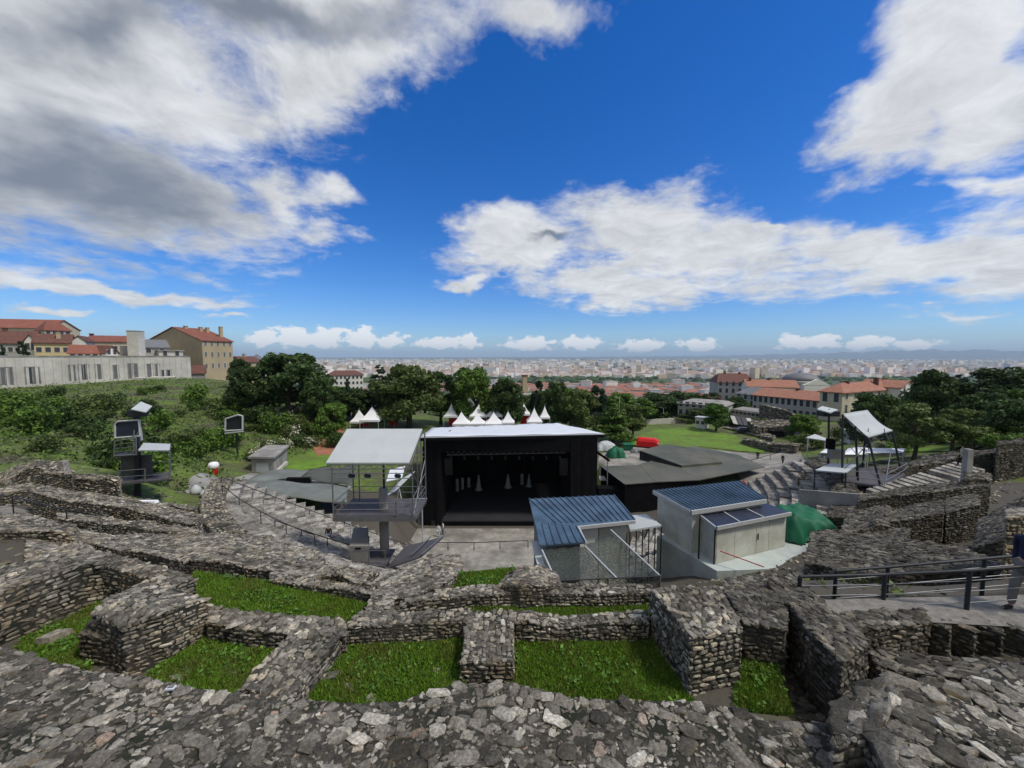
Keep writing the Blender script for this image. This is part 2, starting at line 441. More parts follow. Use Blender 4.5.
def grid_axis(lo, hi, fine_lo, fine_hi, fs, cs):
    a = list(np.arange(lo, fine_lo, cs)) + list(np.arange(fine_lo, fine_hi, fs)) + list(np.arange(fine_hi, hi + cs, cs))
    return np.array(a)
def make_terrain():
    xs = grid_axis(-460, 460, -60, 60, 0.8, 8.0); ys = grid_axis(-150, 640, -6, 90, 0.8, 6.0)
    X, Y = np.meshgrid(xs, ys); n = X.size
    Z = np.concatenate([gz(X.ravel()[i:i + 20000], Y.ravel()[i:i + 20000]) for i in range(0, n, 20000)])
    r = np.hypot(X.ravel(), Y.ravel() - 50)
    wob = 0.08 * np.sin(X.ravel() * 1.7 + Y.ravel()) * np.sin(Y.ravel() * 1.3 - X.ravel() * 0.6)
    Z = Z + np.where(r > 14, wob, 0)
    nx, ny = len(xs), len(ys)
    i = np.arange(nx - 1); j = np.arange(ny - 1)
    I, J = np.meshgrid(i, j); a = (J * nx + I).ravel()
    T = np.c_[a, a + 1, a + nx + 1, a + nx]
    o = link('ground', np_mesh('ground', np.c_[X.ravel(), Y.ravel(), Z], T, smooth=True), M['soil'])
    # bare trodden earth inside the ruins, grass outside
    x, y = X.ravel(), Y.ravel(); r = np.hypot(x, y - 50)
    e = (1 - sst(44, 50, r + 2.5 * np.sin(x * .4) * np.sin(y * .5))) * (1 - .9 * sst(-22, -26, x) * sst(26, 30, y)) * (1 - sst(52, 60, y))
    e = np.maximum(e, sst(3.5, 5, x) * (1 - sst(14, 20, x)) * (1 - sst(9, 12, y)) * sst(3, 4, y))
    at = o.data.color_attributes.new('earth', 'FLOAT_COLOR', 'POINT'); at.data.foreach_set('color', np.c_[e, e, e, np.ones(len(e))].astype(np.float32).ravel())
    nt = M['soil'].node_tree; L = nt.links; b = nt.nodes['Principled BSDF']; src = b.inputs['Base Color'].links[0].from_socket
    ca = N(nt, 'ShaderNodeVertexColor', layer_name='earth'); nz = N(nt, 'ShaderNodeTexNoise', i_Scale=.9, i_Detail=7.0); g = N(nt, 'ShaderNodeNewGeometry'); L.new(g.outputs['Position'], nz.inputs['Vector'])
    ad = N(nt, 'ShaderNodeMath', operation='ADD'); L.new(ca.outputs['Color'], ad.inputs[0]); L.new(nz.outputs['Fac'], ad.inputs[1])
    mr = N(nt, 'ShaderNodeMapRange'); L.new(ad.outputs[0], mr.inputs[0]); mr.inputs[1].default_value = 0.85; mr.inputs[2].default_value = 1.2
    L.new(mixc(nt, src, (0.085, 0.076, 0.06), mr.outputs[0]), b.inputs['Base Color'])
    tag(o, kind='structure')
make_terrain()

def drape(name, poly, m, dz=0.04, step=1.5, kind='structure', zf=None):
    """a sheet laid over the terrain inside a polygon of xy points"""
    poly = [Vector((p[0], p[1])) for p in poly]
    pts = []; n = len(poly)
    for i in range(n):
        a, b = poly[i], poly[(i + 1) % n]
        k = max(1, int((b - a).length / step))
        pts += [a.lerp(b, t / k) for t in range(k)]
    nb = len(pts)
    ed = [(i, (i + 1) % nb) for i in range(nb)]
    xs = [p.x for p in poly]; ys = [p.y for p in poly]
    def inside(x, y):
        c = False
        for i in range(n):
            a, b = poly[i], poly[i - 1]
            if (a.y > y) != (b.y > y) and x < (b.x - a.x) * (y - a.y) / (b.y - a.y) + a.x: c = not c
        return c
    x = min(xs)
    while x < max(xs):
        y = min(ys)
        while y < max(ys):
            q = (x + step * 0.2 * math.sin(y * 9), y + step * 0.2 * math.sin(x * 7))
            if inside(*q): pts.append(Vector(q))
            y += step
        x += step
    vs, _, fs, _, _, _ = delaunay_2d_cdt(pts, ed, [list(range(nb))], 1, 1e-5)
    zz = gz([v.x for v in vs], [v.y for v in vs]) if zf is None else [zf(v.x, v.y) for v in vs]
    me = bpy.data.meshes.new(name)
    me.from_pydata([(v.x, v.y, z + dz) for v, z in zip(vs, zz)], [], [list(f) for f in fs])
    bm = bmesh.new(); bm.from_mesh(me)
    bmesh.ops.recalc_face_normals(bm, faces=bm.faces)
    if sum(f.normal.z for f in bm.faces) < 0: bmesh.ops.reverse_faces(bm, faces=bm.faces)
    bm.to_mesh(me); bm.free()
    return tag(link(name, me, m), kind=kind)

def px_poly(pts):
    return [tuple(onground(*p)[:2]) for p in pts]

# ------------------------------------------------------------------ plain, far hills, sky, sun, haze, camera
PZ = -122.0
def make_plain():
    rr = [330, 700, 1500, 3000, 6000, 12000, 22000, 34000, 46000]
    A = np.radians(np.linspace(-62, 62, 60)); V = []; T = []
    for k, r in enumerate(rr):
        V += [(r * math.sin(a), r * math.cos(a), PZ) for a in A]
        if k:
            for i in range(len(A) - 1):
                b = (k - 1) * len(A) + i
                T.append((b, b + 1, b + 1 + len(A), b + len(A)))
    m = mat('plain_ground', (0.1, 0.105, 0.07), 0.95, 0.4, 0.004, tint=(0.045, 0.065, 0.03), tscale=0.0011)
    tag(link('plain', np_mesh('plain', V, T), m), kind='structure')
make_plain()
def make_hills():
    m = mat('wooded_hill', (0.04, 0.055, 0.035), 0.95, 0.3, 0.0012)
    prof = [(-60, 20), (-38, 60), (-28, 40), (-18, 60), (-8, 50), (0, 90), (8, 80), (16, 130), (24, 170), (30, 230), (36, 330), (41, 420), (45, 560), (50, 520), (55, 430), (62, 300)]
    for r0, k, nm in ((33000, 1.0, 'hills'),):
        V, T = [], []
        A = np.linspace(-60, 60, 420)
        H = np.interp(A, [p[0] for p in prof], [p[1] for p in prof])
        H = H * (1 + 0.1 * np.sin(A * 1.9) + 0.06 * np.sin(A * 5.3 + 1) + 0.03 * np.sin(A * 13)) * k
        for row, (dr, f) in enumerate(((0, 0.0), (2200, 0.5), (4500, 1.0), (9000, 0.0))):
            for a, h in zip(A, H):
                V.append(((r0 + dr) * math.sin(R(a)), (r0 + dr) * math.cos(R(a)), PZ - 3 + h * f))
            if row:
                for i in range(len(A) - 1):
                    b = (row - 1) * len(A) + i
                    T.append((b, b + 1, b + 1 + len(A), b + len(A)))
        tag(link(nm, np_mesh(nm, V, T, smooth=True), m), kind='structure')
make_hills()

SUN_AZ, SUN_EL = 112.0, 57.0          # from +Y towards +X
def make_world():
    w = bpy.data.worlds.new('World'); S.world = w; w.use_nodes = True
    nt = w.node_tree; L = nt.links
    bg = nt.nodes['Background']; STR = 0.094
    bg.inputs['Strength'].default_value = STR
    sky = N(nt, 'ShaderNodeTexSky', sky_type='NISHITA', sun_disc=False)
    sky.sun_elevation = R(SUN_EL); sky.sun_rotation = R(SUN_AZ)
    sky.altitude = 290; sky.air_density = 1.0; sky.dust_density = 0.5; sky.ozone_density = 3.0
    # a deep, clear, rain-washed blue
    hs = N(nt, 'ShaderNodeHueSaturation'); hs.inputs['Saturation'].default_value = 1.42; hs.inputs['Value'].default_value = 1.0
    L.new(sky.outputs[0], hs.inputs['Color'])
    blue = mixc(nt, hs.outputs[0], (0.72, 0.93, 1.3), 1.0, 'MULTIPLY')
    def math_(op, a, b=None, c=None, clamp=False):
        n = N(nt, 'ShaderNodeMath', operation=op); n.use_clamp = clamp
        for i, v in enumerate((a, b, c)):
            if v is None: continue
            if hasattr(v, 'links'): L.new(v, n.inputs[i])
            else: n.inputs[i].default_value = v
        return n.outputs[0]
    tc = N(nt, 'ShaderNodeTexCoord')
    sp = N(nt, 'ShaderNodeSeparateXYZ'); L.new(tc.outputs['Generated'], sp.inputs[0])
    x, y, z = sp.outputs
    az = math_('ARCTAN2', x, y); el = math_('ARCSINE', z)
    # cloud layer seen in perspective: direction over height
    den = math_('ADD', math_('MAXIMUM', z, 0.0), 0.16)
    cb = N(nt, 'ShaderNodeCombineXYZ'); L.new(math_('DIVIDE', x, den), cb.inputs[0]); L.new(math_('DIVIDE', y, den), cb.inputs[1])
    def noise(scale, det, rough, dist=0.0, off=None, src=None):
        n = N(nt, 'ShaderNodeTexNoise', i_Scale=scale, i_Detail=det, i_Roughness=rough, i_Distortion=dist)
        s = src or cb.outputs[0]
        if off:
            a = N(nt, 'ShaderNodeVectorMath', operation='ADD'); a.inputs[1].default_value = off; L.new(s, a.inputs[0]); s = a.outputs[0]
        L.new(s, n.inputs['Vector'])
        return n.outputs['Fac']
    iso = N(nt, 'ShaderNodeCombineXYZ'); L.new(az, iso.inputs[0]); L.new(math_('MULTIPLY', el, 1.5), iso.inputs[1])
    big = noise(1.6, 9, 0.62, 0.3); fine = noise(5.0, 8, 0.68, 0.4); puff = noise(9.0, 7, 0.6, 0.2, (3.1, 1.7, 0.4), iso.outputs[0])
    wz = math_('MULTIPLY_ADD', math_('SUBTRACT', noise(2.5, 5, 0.6, 0, (7, 2, 0), iso.outputs[0]), 0.5), 0.34, az)
    we = math_('MULTIPLY_ADD', math_('SUBTRACT', noise(2.9, 5, 0.6, 0, (1, 9, 3), iso.outputs[0]), 0.5), 0.24, el)
    def aze(px, py):
        d = pdir(px, py).normalized()
        return math.atan2(d.x, d.y), math.asin(d.z)
    def blob(px, py, rx, ry, rot=0.0, amp=1.0, raw=False):
        a0, e0 = aze(px, py); c, s = math.cos(R(rot)), math.sin(R(rot))
        a1, e1 = aze(px + rx * c, py - rx * s); a2, e2 = aze(px - ry * s, py - ry * c)
        ra = math.hypot(a1 - a0, e1 - e0); rb = math.hypot(a2 - a0, e2 - e0)
        t = math.atan2(e1 - e0, a1 - a0); c, s = math.cos(t), math.sin(t)
        da = math_('SUBTRACT', az if raw else wz, a0); de = math_('SUBTRACT', el if raw else we, e0)
        u = math_('DIVIDE', math_('ADD', math_('MULTIPLY', da, c), math_('MULTIPLY', de, s)), ra)
        v = math_('DIVIDE', math_('SUBTRACT', math_('MULTIPLY', de, c), math_('MULTIPLY', da, s)), rb)
        return math_('MULTIPLY', math_('SUBTRACT', 1.0, math_('SQRT', math_('ADD', math_('MULTIPLY', u, u), math_('MULTIPLY', v, v)))), amp)
    def field(bl, k=0.25, raw=False):
        out = None
        for b in bl:
            m_ = blob(*b, raw=raw)
            out = m_ if out is None else math_('SMOOTH_MAX', out, m_, k)
        return out
    FLD = field([(60, 60, 290, 190), (230, -20, 330, 120, 6), (330, 70, 120, 75, 35), (150, 190, 160, 85, -12), (20, 160, 200, 110),
                 (285, 188, 62, 28, -25, .6), (350, 218, 32, 18, -10, .5), (362, 191, 34, 12, -8, .45), (110, 278, 130, 11, -4), (40, 296, 40, 6), (215, 302, 24, 6),
                 (630, 232, 92, 62, 8), (520, 250, 90, 46, 10), (740, 262, 230, 46, -4), (860, 262, 160, 40), (960, 262, 190, 52, 6), (610, 285, 130, 26), (452, 288, 34, 10),
                 (960, 50, 170, 95, 25), (880, 135, 110, 50, 14), (1000, 110, 130, 70), (985, 187, 105, 11, -3, .5), (552, 14, 70, 34, 0, .6), (930, 326, 80, 7, 2, .5), (768, 228, 28, 8)])
    # unseen cloud added overhead and behind, a neutral white fill light
    FLD = math_('MAXIMUM', FLD, math_('MINIMUM', math_('MULTIPLY_ADD', y, -1.8, -0.2), 0.55)); FLD = math_('MAXIMUM', FLD, math_('MULTIPLY', math_('SUBTRACT', z, 0.76), 2.6))
    d0 = math_('ADD', FLD, math_('MULTIPLY', math_('SUBTRACT', big, 0.5), 1.7))
    d0 = math_('ADD', d0, math_('MULTIPLY', math_('SUBTRACT', fine, 0.5), 1.0))
    mr = N(nt, 'ShaderNodeMapRange', interpolation_type='SMOOTHSTEP'); L.new(d0, mr.inputs[0]); mr.inputs[1].default_value = -0.06; mr.inputs[2].default_value = 0.56
    cover = mr.outputs[0]
    # cumulus row low over the plain
    LOW = field([(265, 338, 22, 11), (292, 337, 22, 13), (325, 338, 24, 13), (362, 337, 20, 14), (392, 341, 18, 8), (440, 343, 30, 7), (468, 342, 14, 9), (530, 344, 30, 8),
                 (580, 343, 24, 9), (640, 345, 30, 7), (700, 345, 26, 8), (795, 343, 24, 9), (825, 342, 22, 9), (868, 343, 26, 8), (915, 345, 30, 6)], 0.1, True)
    lw = math_('ADD', LOW, math_('MULTIPLY', math_('SUBTRACT', noise(30, 6, 0.6, 0, (2, 5, 1), iso.outputs[0]), 0.5), 2.6))
    ml = N(nt, 'ShaderNodeMapRange', interpolation_type='SMOOTHSTEP'); L.new(lw, ml.inputs[0]); ml.inputs[1].default_value = 0.05; ml.inputs[2].default_value = 0.35
    # grey undersides
    GR = field([(110, 195, 150, 62, -10), (30, 170, 120, 60), (60, 30, 210, 70, 10), (250, 10, 170, 40), (556, 244, 20, 5)], 0.3)
    GR = math_('MAXIMUM', GR, math_('MULTIPLY_ADD', y, -0.5, -0.2))  # greys the added cloud behind the camera
    g0 = math_('ADD', math_('MULTIPLY', GR, 0.9), math_('MULTIPLY', math_('SUBTRACT', noise(2.2, 8, 0.6, 0.3, (5, 5, 2)), 0.5), 1.5))
    mg = N(nt, 'ShaderNodeMapRange', interpolation_type='SMOOTHSTEP'); L.new(g0, mg.inputs[0]); mg.inputs[1].default_value = -0.35; mg.inputs[2].default_value = 0.85
    k = 0.94 / STR
    white = tuple(c * k for c in (0.74, 0.755, 0.77)); grey = tuple(c * k for c in (0.2, 0.23, 0.275)); low = tuple(c * k for c in (0.9, 0.91, 0.93))
    wv = N(nt, 'ShaderNodeMapRange'); L.new(noise(4.2, 9, 0.66, 0.5, (1, 3, 8)), wv.inputs[0]); wv.inputs[1].default_value = .35; wv.inputs[2].default_value = .65; wv.inputs[3].default_value = .76; wv.inputs[4].default_value = 1.06
    ccol = mixc(nt, mixc(nt, white, wv.outputs[0], 1.0, 'MULTIPLY'), grey, mg.outputs[0])
    thin = math_('MULTIPLY', math_('POWER', cover, 0.9), 0.95)
    # pale band of low air just over the horizon
    hz = N(nt, 'ShaderNodeMapRange', interpolation_type='SMOOTHSTEP'); L.new(el, hz.inputs[0]); hz.inputs[1].default_value = 0.075; hz.inputs[2].default_value = -0.01; hz.inputs[4].default_value = 0.55
    c0 = mixc(nt, blue, tuple(c * k for c in (0.3, 0.52, 0.8)), hz.outputs[0])
    c1 = mixc(nt, c0, ccol, thin)
    c2 = mixc(nt, c1, low, math_('MULTIPLY', ml.outputs[0], 0.9))
    L.new(c2, bg.inputs['Color'])
    w.cycles.sampling_method = 'MANUAL'; w.cycles.sample_map_resolution = 1024
make_world()

sd = bpy.data.lights.new('sun', 'SUN'); sd.energy = 2.7; sd.angle = R(9.0); sd.color = (1.0, 0.94, 0.85)
so = bpy.data.objects.new('sun', sd); COL.objects.link(so); so.location = (60, -60, 90)
sdir = Vector((math.sin(R(SUN_AZ)) * math.cos(R(SUN_EL)), math.cos(R(SUN_AZ)) * math.cos(R(SUN_EL)), math.sin(R(SUN_EL))))
so.rotation_euler = sdir.to_track_quat('Z', 'Y').to_euler()

HAZE = True
if HAZE:
    mb = MB()
    W, D0, D1 = 62000.0, -400.0, 47500.0
    mb.hexa([V3(-W, D0, PZ - 6), V3(W, D0, PZ - 6), V3(W, D1, PZ - 6), V3(-W, D1, PZ - 6)], [V3(-W, D0, 480), V3(W, D0, 480), V3(W, D1, 480), V3(-W, D1, 480)])
    hm = bpy.data.materials.new('haze'); hm.use_nodes = True; nt = hm.node_tree
    nt.nodes.remove(nt.nodes['Principled BSDF'])
    pv = N(nt, 'ShaderNodeVolumePrincipled'); pv.inputs['Color'].default_value = (0.66, 0.83, 1.0, 1); pv.inputs['Density'].default_value = 4.4e-5
    nt.links.new(pv.outputs[0], nt.nodes['Material Output'].inputs['Volume'])
    tag(mb.build('haze', hm), kind='stuff')

cam = bpy.data.cameras.new('camera'); co = bpy.data.objects.new('camera', cam); COL.objects.link(co)
cam.sensor_width = 36.0; cam.lens = 36.0 * F / 1024.0; cam.clip_start = 0.1; cam.clip_end = 120000
co.location = (0, 0, 0); co.rotation_euler = (math.pi / 2 - TH, 0, 0)
S.camera = co
S.view_settings.view_transform = 'Standard'; S.view_settings.look = 'None'; S.view_settings.gamma = 1.0
S.view_settings.exposure = 0.2
S.cycles.max_bounces = 5; S.cycles.diffuse_bounces = 2; S.cycles.glossy_bounces = 2; S.cycles.transparent_max_bounces = 6; S.cycles.volume_bounces = 0
S.cycles.use_denoising = True
# ------------------------------------------------------------------ rubble masonry
def _protos(n, npts, flat):
    out = []
    for k in range(n):
        bm = bmesh.new()
        for i in range(npts):
            p = Vector(rng.normal(size=3)).normalized()
            q = [math.copysign(abs(c) ** 0.55, c) for c in p]        # boxy
            bm.verts.new((q[0] * rng.uniform(.8, 1.05), q[1] * rng.uniform(.8, 1.05), q[2] * rng.uniform(.75, 1.0) * (1.0 if not flat else .9)))
        r = bmesh.ops.convex_hull(bm, input=bm.verts)
        bmesh.ops.delete(bm, geom=[e for e in set(r['geom_interior'] + r['geom_unused']) if isinstance(e, bmesh.types.BMVert)], context='VERTS')
        bmesh.ops.triangulate(bm, faces=bm.faces); bmesh.ops.recalc_face_normals(bm, faces=bm.faces)
        bm.verts.index_update()
        out.append((np.array([v.co[:] for v in bm.verts]), np.array([[v.index for v in f.verts] for f in bm.faces])))
        bm.free()
    return out
PRO = _protos(26, 22, False)
PRO_S = _protos(16, 12, False)


class Stones:
    def __init__(s):
        s.V, s.T, s.n = [], [], 0
    def put(s, c, u, v, n, hu, hv, hn, small=False):
        pv, pt = (PRO_S if small else PRO)[rng.integers(len(PRO_S if small else PRO))]
        s.V.append(c + pv[:, :1] * (u * hu) + pv[:, 1:2] * (v * hv) + pv[:, 2:3] * (n * hn))
        s.T.append(pt + s.n); s.n += len(pv)
    def patch(s, a, b, c, d, size, nout, top=False, small=False, keep=1.0, bulge=0.0, rough=1.0):
        """stones over the bilinear patch a-b (along), d-c (other edge)"""
        a, b, c, d = (np.array(q, float) for q in (a, b, c, d))
        Lu = max(np.linalg.norm(b - a), np.linalg.norm(c - d)); Lv = max(np.linalg.norm(d - a), np.linalg.norm(c - b))
        if Lu < 0.02 or Lv < 0.02: return
        rowh = size * (0.62 if not top else 0.85)
        rows = max(1, int(round(Lv / rowh)))
        nout = np.array(nout, float); nout /= np.linalg.norm(nout)
        for r in range(rows):
            v = (r + 0.5) / rows
            x = -rng.uniform(0, 0.5) * size
            while x < Lu:
                w = size * (rng.uniform(0.55, 1.5) if rng.random() < .8 else rng.uniform(1.5, 2.3))
                uu = (x + w / 2) / Lu; x += w * 0.96
                if uu < 0 or uu > 1 or rng.random() > keep: continue
                vj = min(max(v + (rng.uniform(-.28, .28) if top else rng.uniform(-.12, .12)) / rows, 0), 1)
                p = (a * (1 - uu) + b * uu) * (1 - vj) + (d * (1 - uu) + c * uu) * vj
                eu = (b - a) * (1 - vj) + (c - d) * vj; eu /= np.linalg.norm(eu)
                n = nout + rng.normal(size=3) * (0.13 if top else 0.07) * rough
                n /= np.linalg.norm(n)
                t = rng.normal() * (0.45 if top else 0.06)
                eu = eu - n * eu.dot(n); eu /= np.linalg.norm(eu); ev = np.cross(n, eu)
                e1 = eu * math.cos(t) + ev * math.sin(t); ev = np.cross(n, e1)
                hn = size * (rng.uniform(0.12, 0.27) if top else rng.uniform(0.18, 0.3))
                hv = Lv / rows * (rng.uniform(.42, .6) if top else rng.uniform(.3, .56))
                s.put(p + n * (rng.uniform(-.6, .15) * hn + bulge), e1, ev, n, w * rng.uniform(.42, .54), hv, hn, small)
    def mesh(s, name, coreV=None, coreQ=None):
        V = np.concatenate(s.V) if s.V else np.zeros((0, 3)); T = np.concatenate(s.T) if s.T else np.zeros((0, 3), int)
        mi = np.zeros(len(T), int)
        if coreV is not None:
            q = np.array(coreQ); q3 = np.r_[q[:, [0, 1, 2]], q[:, [0, 2, 3]]] + len(V)
            V = np.r_[V, np.array(coreV)]; T = np.r_[T, q3]; mi = np.r_[mi, np.ones(len(q3), int)]
        return V, T, mi


def lerp(a, b, t):
    return a * (1 - t) + b * t


def ruin_wall(label, secs, size=0.2, base=None, stone='stone', jag=0.07, seg=0.8, group=None, name='ruin_wall', cat='ruined wall', small=False, world=False, fill=True, mat_fill='mortar', caps=True, coursed=True, keep=1.0):
    """secs: cross-sections of the wall's top, near point and far point, each (px, py, height or distance)"""
    Np, Fp = [], []
    for s in secs:
        a, b = (np.array(P(*s[:3])), np.array(P(*s[3:6]))) if not world else (np.array(s[:3], float), np.array(s[3:6], float))
        Np.append(a); Fp.append(b)
    n2, f2 = [Np[0]], [Fp[0]]
    for i in range(len(Np) - 1):
        k = max(1, int(round(np.linalg.norm((Np[i + 1] + Fp[i + 1]) / 2 - (Np[i] + Fp[i]) / 2) / seg)))
        for t in range(1, k + 1):
            a, b = lerp(Np[i], Np[i + 1], t / k), lerp(Fp[i], Fp[i + 1], t / k)
            if t < k:
                a = a + np.array([0, 0, rng.normal() * jag]); b = b + np.array([0, 0, rng.normal() * jag])
            n2.append(a); f2.append(b)
    Np, Fp = n2, f2
    def down(p):
        g = g1(p[0], p[1]) - 0.12 if base is None else base
        return np.array([p[0], p[1], min(g, p[2] - 0.15)])
    Nb, Fb = [down(p) for p in Np], [down(p) for p in Fp]
    st = Stones(); up = np.array([0, 0, 1.0]); size = size * (0.86 if size < .28 else 1)
    for i in range(len(Np) - 1):
        a, b, c, d = Np[i], Np[i + 1], Fp[i + 1], Fp[i]
        n = np.cross(b - a, d - a); n = n if n[2] > 0 else -n
        st.patch(a, b, c, d, size, n, True, small, keep)
        if fill: st.patch(a, b, c, d, size * .5, n, True, True, 0.7, -size * .05)
        if keep < 1: st.patch(a, b, c, d, size * .28, n, True, True, 0.5, -size * .02)
        ctr = (a + b + c + d) / 4
        for p, q, pb, qb in ((a, b, Nb[i], Nb[i + 1]), (d, c, Fb[i], Fb[i + 1])):
            nn = np.cross(q - p, up); nn = nn if nn.dot((p + q) / 2 - ctr) > 0 else -nn
            st.patch(pb, qb, q, p, size * .78, nn, not coursed, small, .93, 0, 1.9)
    if caps:
        for e, o in ((0, 1), (-1, -2)):
            nn = np.cross(Fp[e] - Np[e], up); nn = nn if nn.dot(Np[e] - Np[o]) > 0 else -nn
            st.patch(Nb[e], Fb[e], Fp[e], Np[e], size * .9, nn, not coursed, small, rough=1.5)
    k = len(Np); dz = np.array([0, 0, size * .04])
    cV = [p - dz for p in Np] + [p - dz for p in Fp] + Nb + Fb; Q = []
    for i in range(k - 1):
        Q += [(i, i + 1, k + i + 1, k + i), (2 * k + i, 2 * k + i + 1, i + 1, i), (k + i, k + i + 1, 3 * k + i + 1, 3 * k + i)]
    Q += [(0, k, 3 * k, 2 * k), (k - 1, 2 * k - 1, 4 * k - 1, 3 * k - 1)]
    V, T, mi = st.mesh(name, cV, Q)
    org = np.array([np.mean([p[0] for p in Np + Fp]), np.mean([p[1] for p in Np + Fp]), min(p[2] for p in Nb + Fb)])
    o = link(name, np_mesh(name, V - org, T, mi), [M[stone], M[mat_fill]])
    o.location = org
    return tag(o, label, cat, group)


Z1 = -4.85
# the top ring, walls of the open cells
def fg_ring():
    far = [(0, 648), (32, 656), (75, 668), (140, 676), (212, 691), (256, 694), (300, 699), (356, 703), (400, 701), (430, 690), (456, 684), (512, 683), (544, 690), (574, 698), (640, 700), (694, 701), (735, 708), (770, 722), (830, 722), (890, 734)]
    secs = []
    f3 = [np.array(P(x, y, -4.3)) for x, y in far]
    f3 = [np.array([-13.5, 7.4, -4.3]), np.array([-10.2, 6.5, -4.3])] + f3 + [np.array([6.5, 5.0, -4.3]), np.array([9.5, 5.6, -4.3])]
    for p in f3:
        d = (p[:2] - CEN); d /= np.linalg.norm(d)
        q = np.array([p[0] + d[0] * 2.3, p[1] + d[1] * 2.3, -4.22])
        secs.append((*q, *p))
    return secs
ruin_wall('broad curved rubble wall top of loose grey slabs running along the bottom edge', fg_ring(), 0.245, -5.6, 'stone_near', 0.04, 0.9, world=True, keep=.62)
ruin_wall('raised slab of rubble masonry with long pale stones in the bottom corner beside the pit', [(835, 745, -4.0, 835, 704, -4.0), (868, 735, -3.9, 858, 684, -3.95), (905, 790, -3.75, 893, 678, -3.9), (960, 850, -3.7, 928, 682, -3.9), (1060, 900, -3.7, 993, 685, -3.9), (1240, 940, -3.7, 1060, 688, -3.9)], 0.26, -5.6, 'stone_near', 0.05, 0.8, keep=.7)
ruin_wall('long low radial wall between the oblong grass cell and the middle grass cell', [(240, 688, Z1, 294, 697, Z1), (252, 672, Z1, 305, 678, Z1), (272, 652, Z1, 325, 655, Z1), (298, 625, Z1, 343, 630, Z1)], 0.17, -5.5)
ruin_wall('short square-ended radial wall in the middle, its flat top paved with small pale stones', [(461, 661, Z1, 513, 662, Z1), (465, 634, Z1, 513, 635, Z1), (468, 611, Z1, 513, 611, Z1)], 0.15, -5.5, jag=0.02)
ruin_wall('massive square pier of dark rubble with a tan patched end beside the grass cells', [(691, 637, -4.27, 742, 628, -4.27), (676, 618, -4.27, 733, 611, -4.27), (650, 588, -4.27, 719, 586, -4.27)], 0.16, -5.6, jag=0.02)
ruin_wall('stepped block of rubble with a tan stone flank standing between two grass cells', [(92, 612, -4.4, 123, 626, -4.4), (105, 600, -4.3, 165, 612, -4.35), (150, 579, -4.45, 207, 599, -4.5)], 0.17, -5.6)
ruin_wall('low dark plinth of rubble at the foot of the stepped block', [(79, 634, -4.72, 117, 640, -4.72), (90, 622, -4.72, 122, 630, -4.72)], 0.16, -5.6, 'stone_dark', 0.02)
ruin_wall('long tan-stained rubble wall running in from the frame edge to the sunken grass', [(-70, 632, -4.3, -70, 592, -4.3), (0, 593, -4.3, -12, 570, -4.3), (45, 577, -4.3, 30, 559, -4.3), (82, 565, -4.3, 64, 551, -4.3), (101, 563, -4.35, 100, 550, -4.35)], 0.19, -5.6)
ruin_wall('dark back wall of the sunken grass cell linking the long wall with the stepped block', [(92, 563, -4.4, 100, 551, -4.4), (122, 570, -4.4, 130, 558, -4.4), (148, 578, -4.4, 160, 566, -4.4), (170, 588, -4.45, 195, 578, -4.45)], 0.17, -5.7)
ruin_wall('thin curved wall of rubble closing the oblong grass cell at the back', [(208, 622, Z1, 200, 604, Z1), (250, 629, Z1, 245, 611, Z1), (300, 633, Z1, 285, 615, Z1), (345, 634, Z1, 345, 619, Z1)], 0.17, -5.6)
ruin_wall('back wall of the middle grass cell, dark below a knobbly pale top', [(343, 627, Z1, 362, 611, Z1), (400, 624, Z1, 402, 612, Z1), (440, 622, Z1, 440, 610, Z1), (470, 620, Z1, 468, 608, Z1)], 0.15, -5.6, jag=0.04)
ruin_wall('uneven back wall of the grass cell next to the massive pier', [(510, 622, Z1, 510, 611, Z1), (530, 621, -4.78, 530, 610, -4.78), (560, 628, -4.95, 560, 616, -4.95), (600, 623, Z1, 600, 613, Z1), (648, 622, -4.8, 648, 610, -4.8)], 0.16, -5.6, jag=0.05)
ruin_wall('stubby cross wall dividing the two strips of grass behind the cells', [(364, 616, -5.0, 386, 618, -5.0), (372, 594, -5.15, 396, 594, -5.15)], 0.16, -5.8)
# second ring
ruin_wall('second ring wall of pale rubble behind the grass strip below the sheds', [(398, 606, -5.1, 412, 597, -5.15), (430, 599, -5.15, 440, 590, -5.2), (470, 595, -5.2, 470, 585, -5.25), (512, 594, -5.2, 512, 584, -5.25), (560, 594, -5.2, 560, 583, -5.25), (602, 594, -5.2, 602, 584, -5.25), (652, 593, -5.2, 652, 584, -5.25)], 0.17, -5.9, jag=0.05)
ruin_wall('rounded heap of rubble masonry right below the ribbed blue roof', [(498, 586, -5.2, 508, 575, -5.6), (520, 585, -4.95, 520, 566, -5.5), (540, 585, -4.98, 540, 565, -5.6), (562, 586, -5.2, 556, 573, -5.7)], 0.18, -6.6, jag=0.06)
ruin_wall('domed mound of broken masonry beside the lighting tower foot', [(382, 600, -5.1, 366, 588, -5.5), (410, 596, -5.1, 392, 572, -5.8), (438, 586, -5.25, 418, 560, -6.3), (456, 575, -5.5, 440, 555, -6.4), (462, 566, -5.9, 458, 555, -6.5)], 0.19, -7.2, jag=0.07)
ruin_wall('wide sloping field of weathered rubble between the grass strip and the stone seats', [(116, 549, -6.0, 108, 536, -6.7), (175, 560, -5.8, 163, 534, -6.8), (230, 562, -5.5, 222, 533, -6.9), (268, 569, -5.5, 268, 535, -6.9), (320, 577, -5.4, 306, 548, -6.4), (378, 586, -5.3, 346, 574, -5.7)], 0.22, None, jag=0.1, seg=1.0, keep=.75)
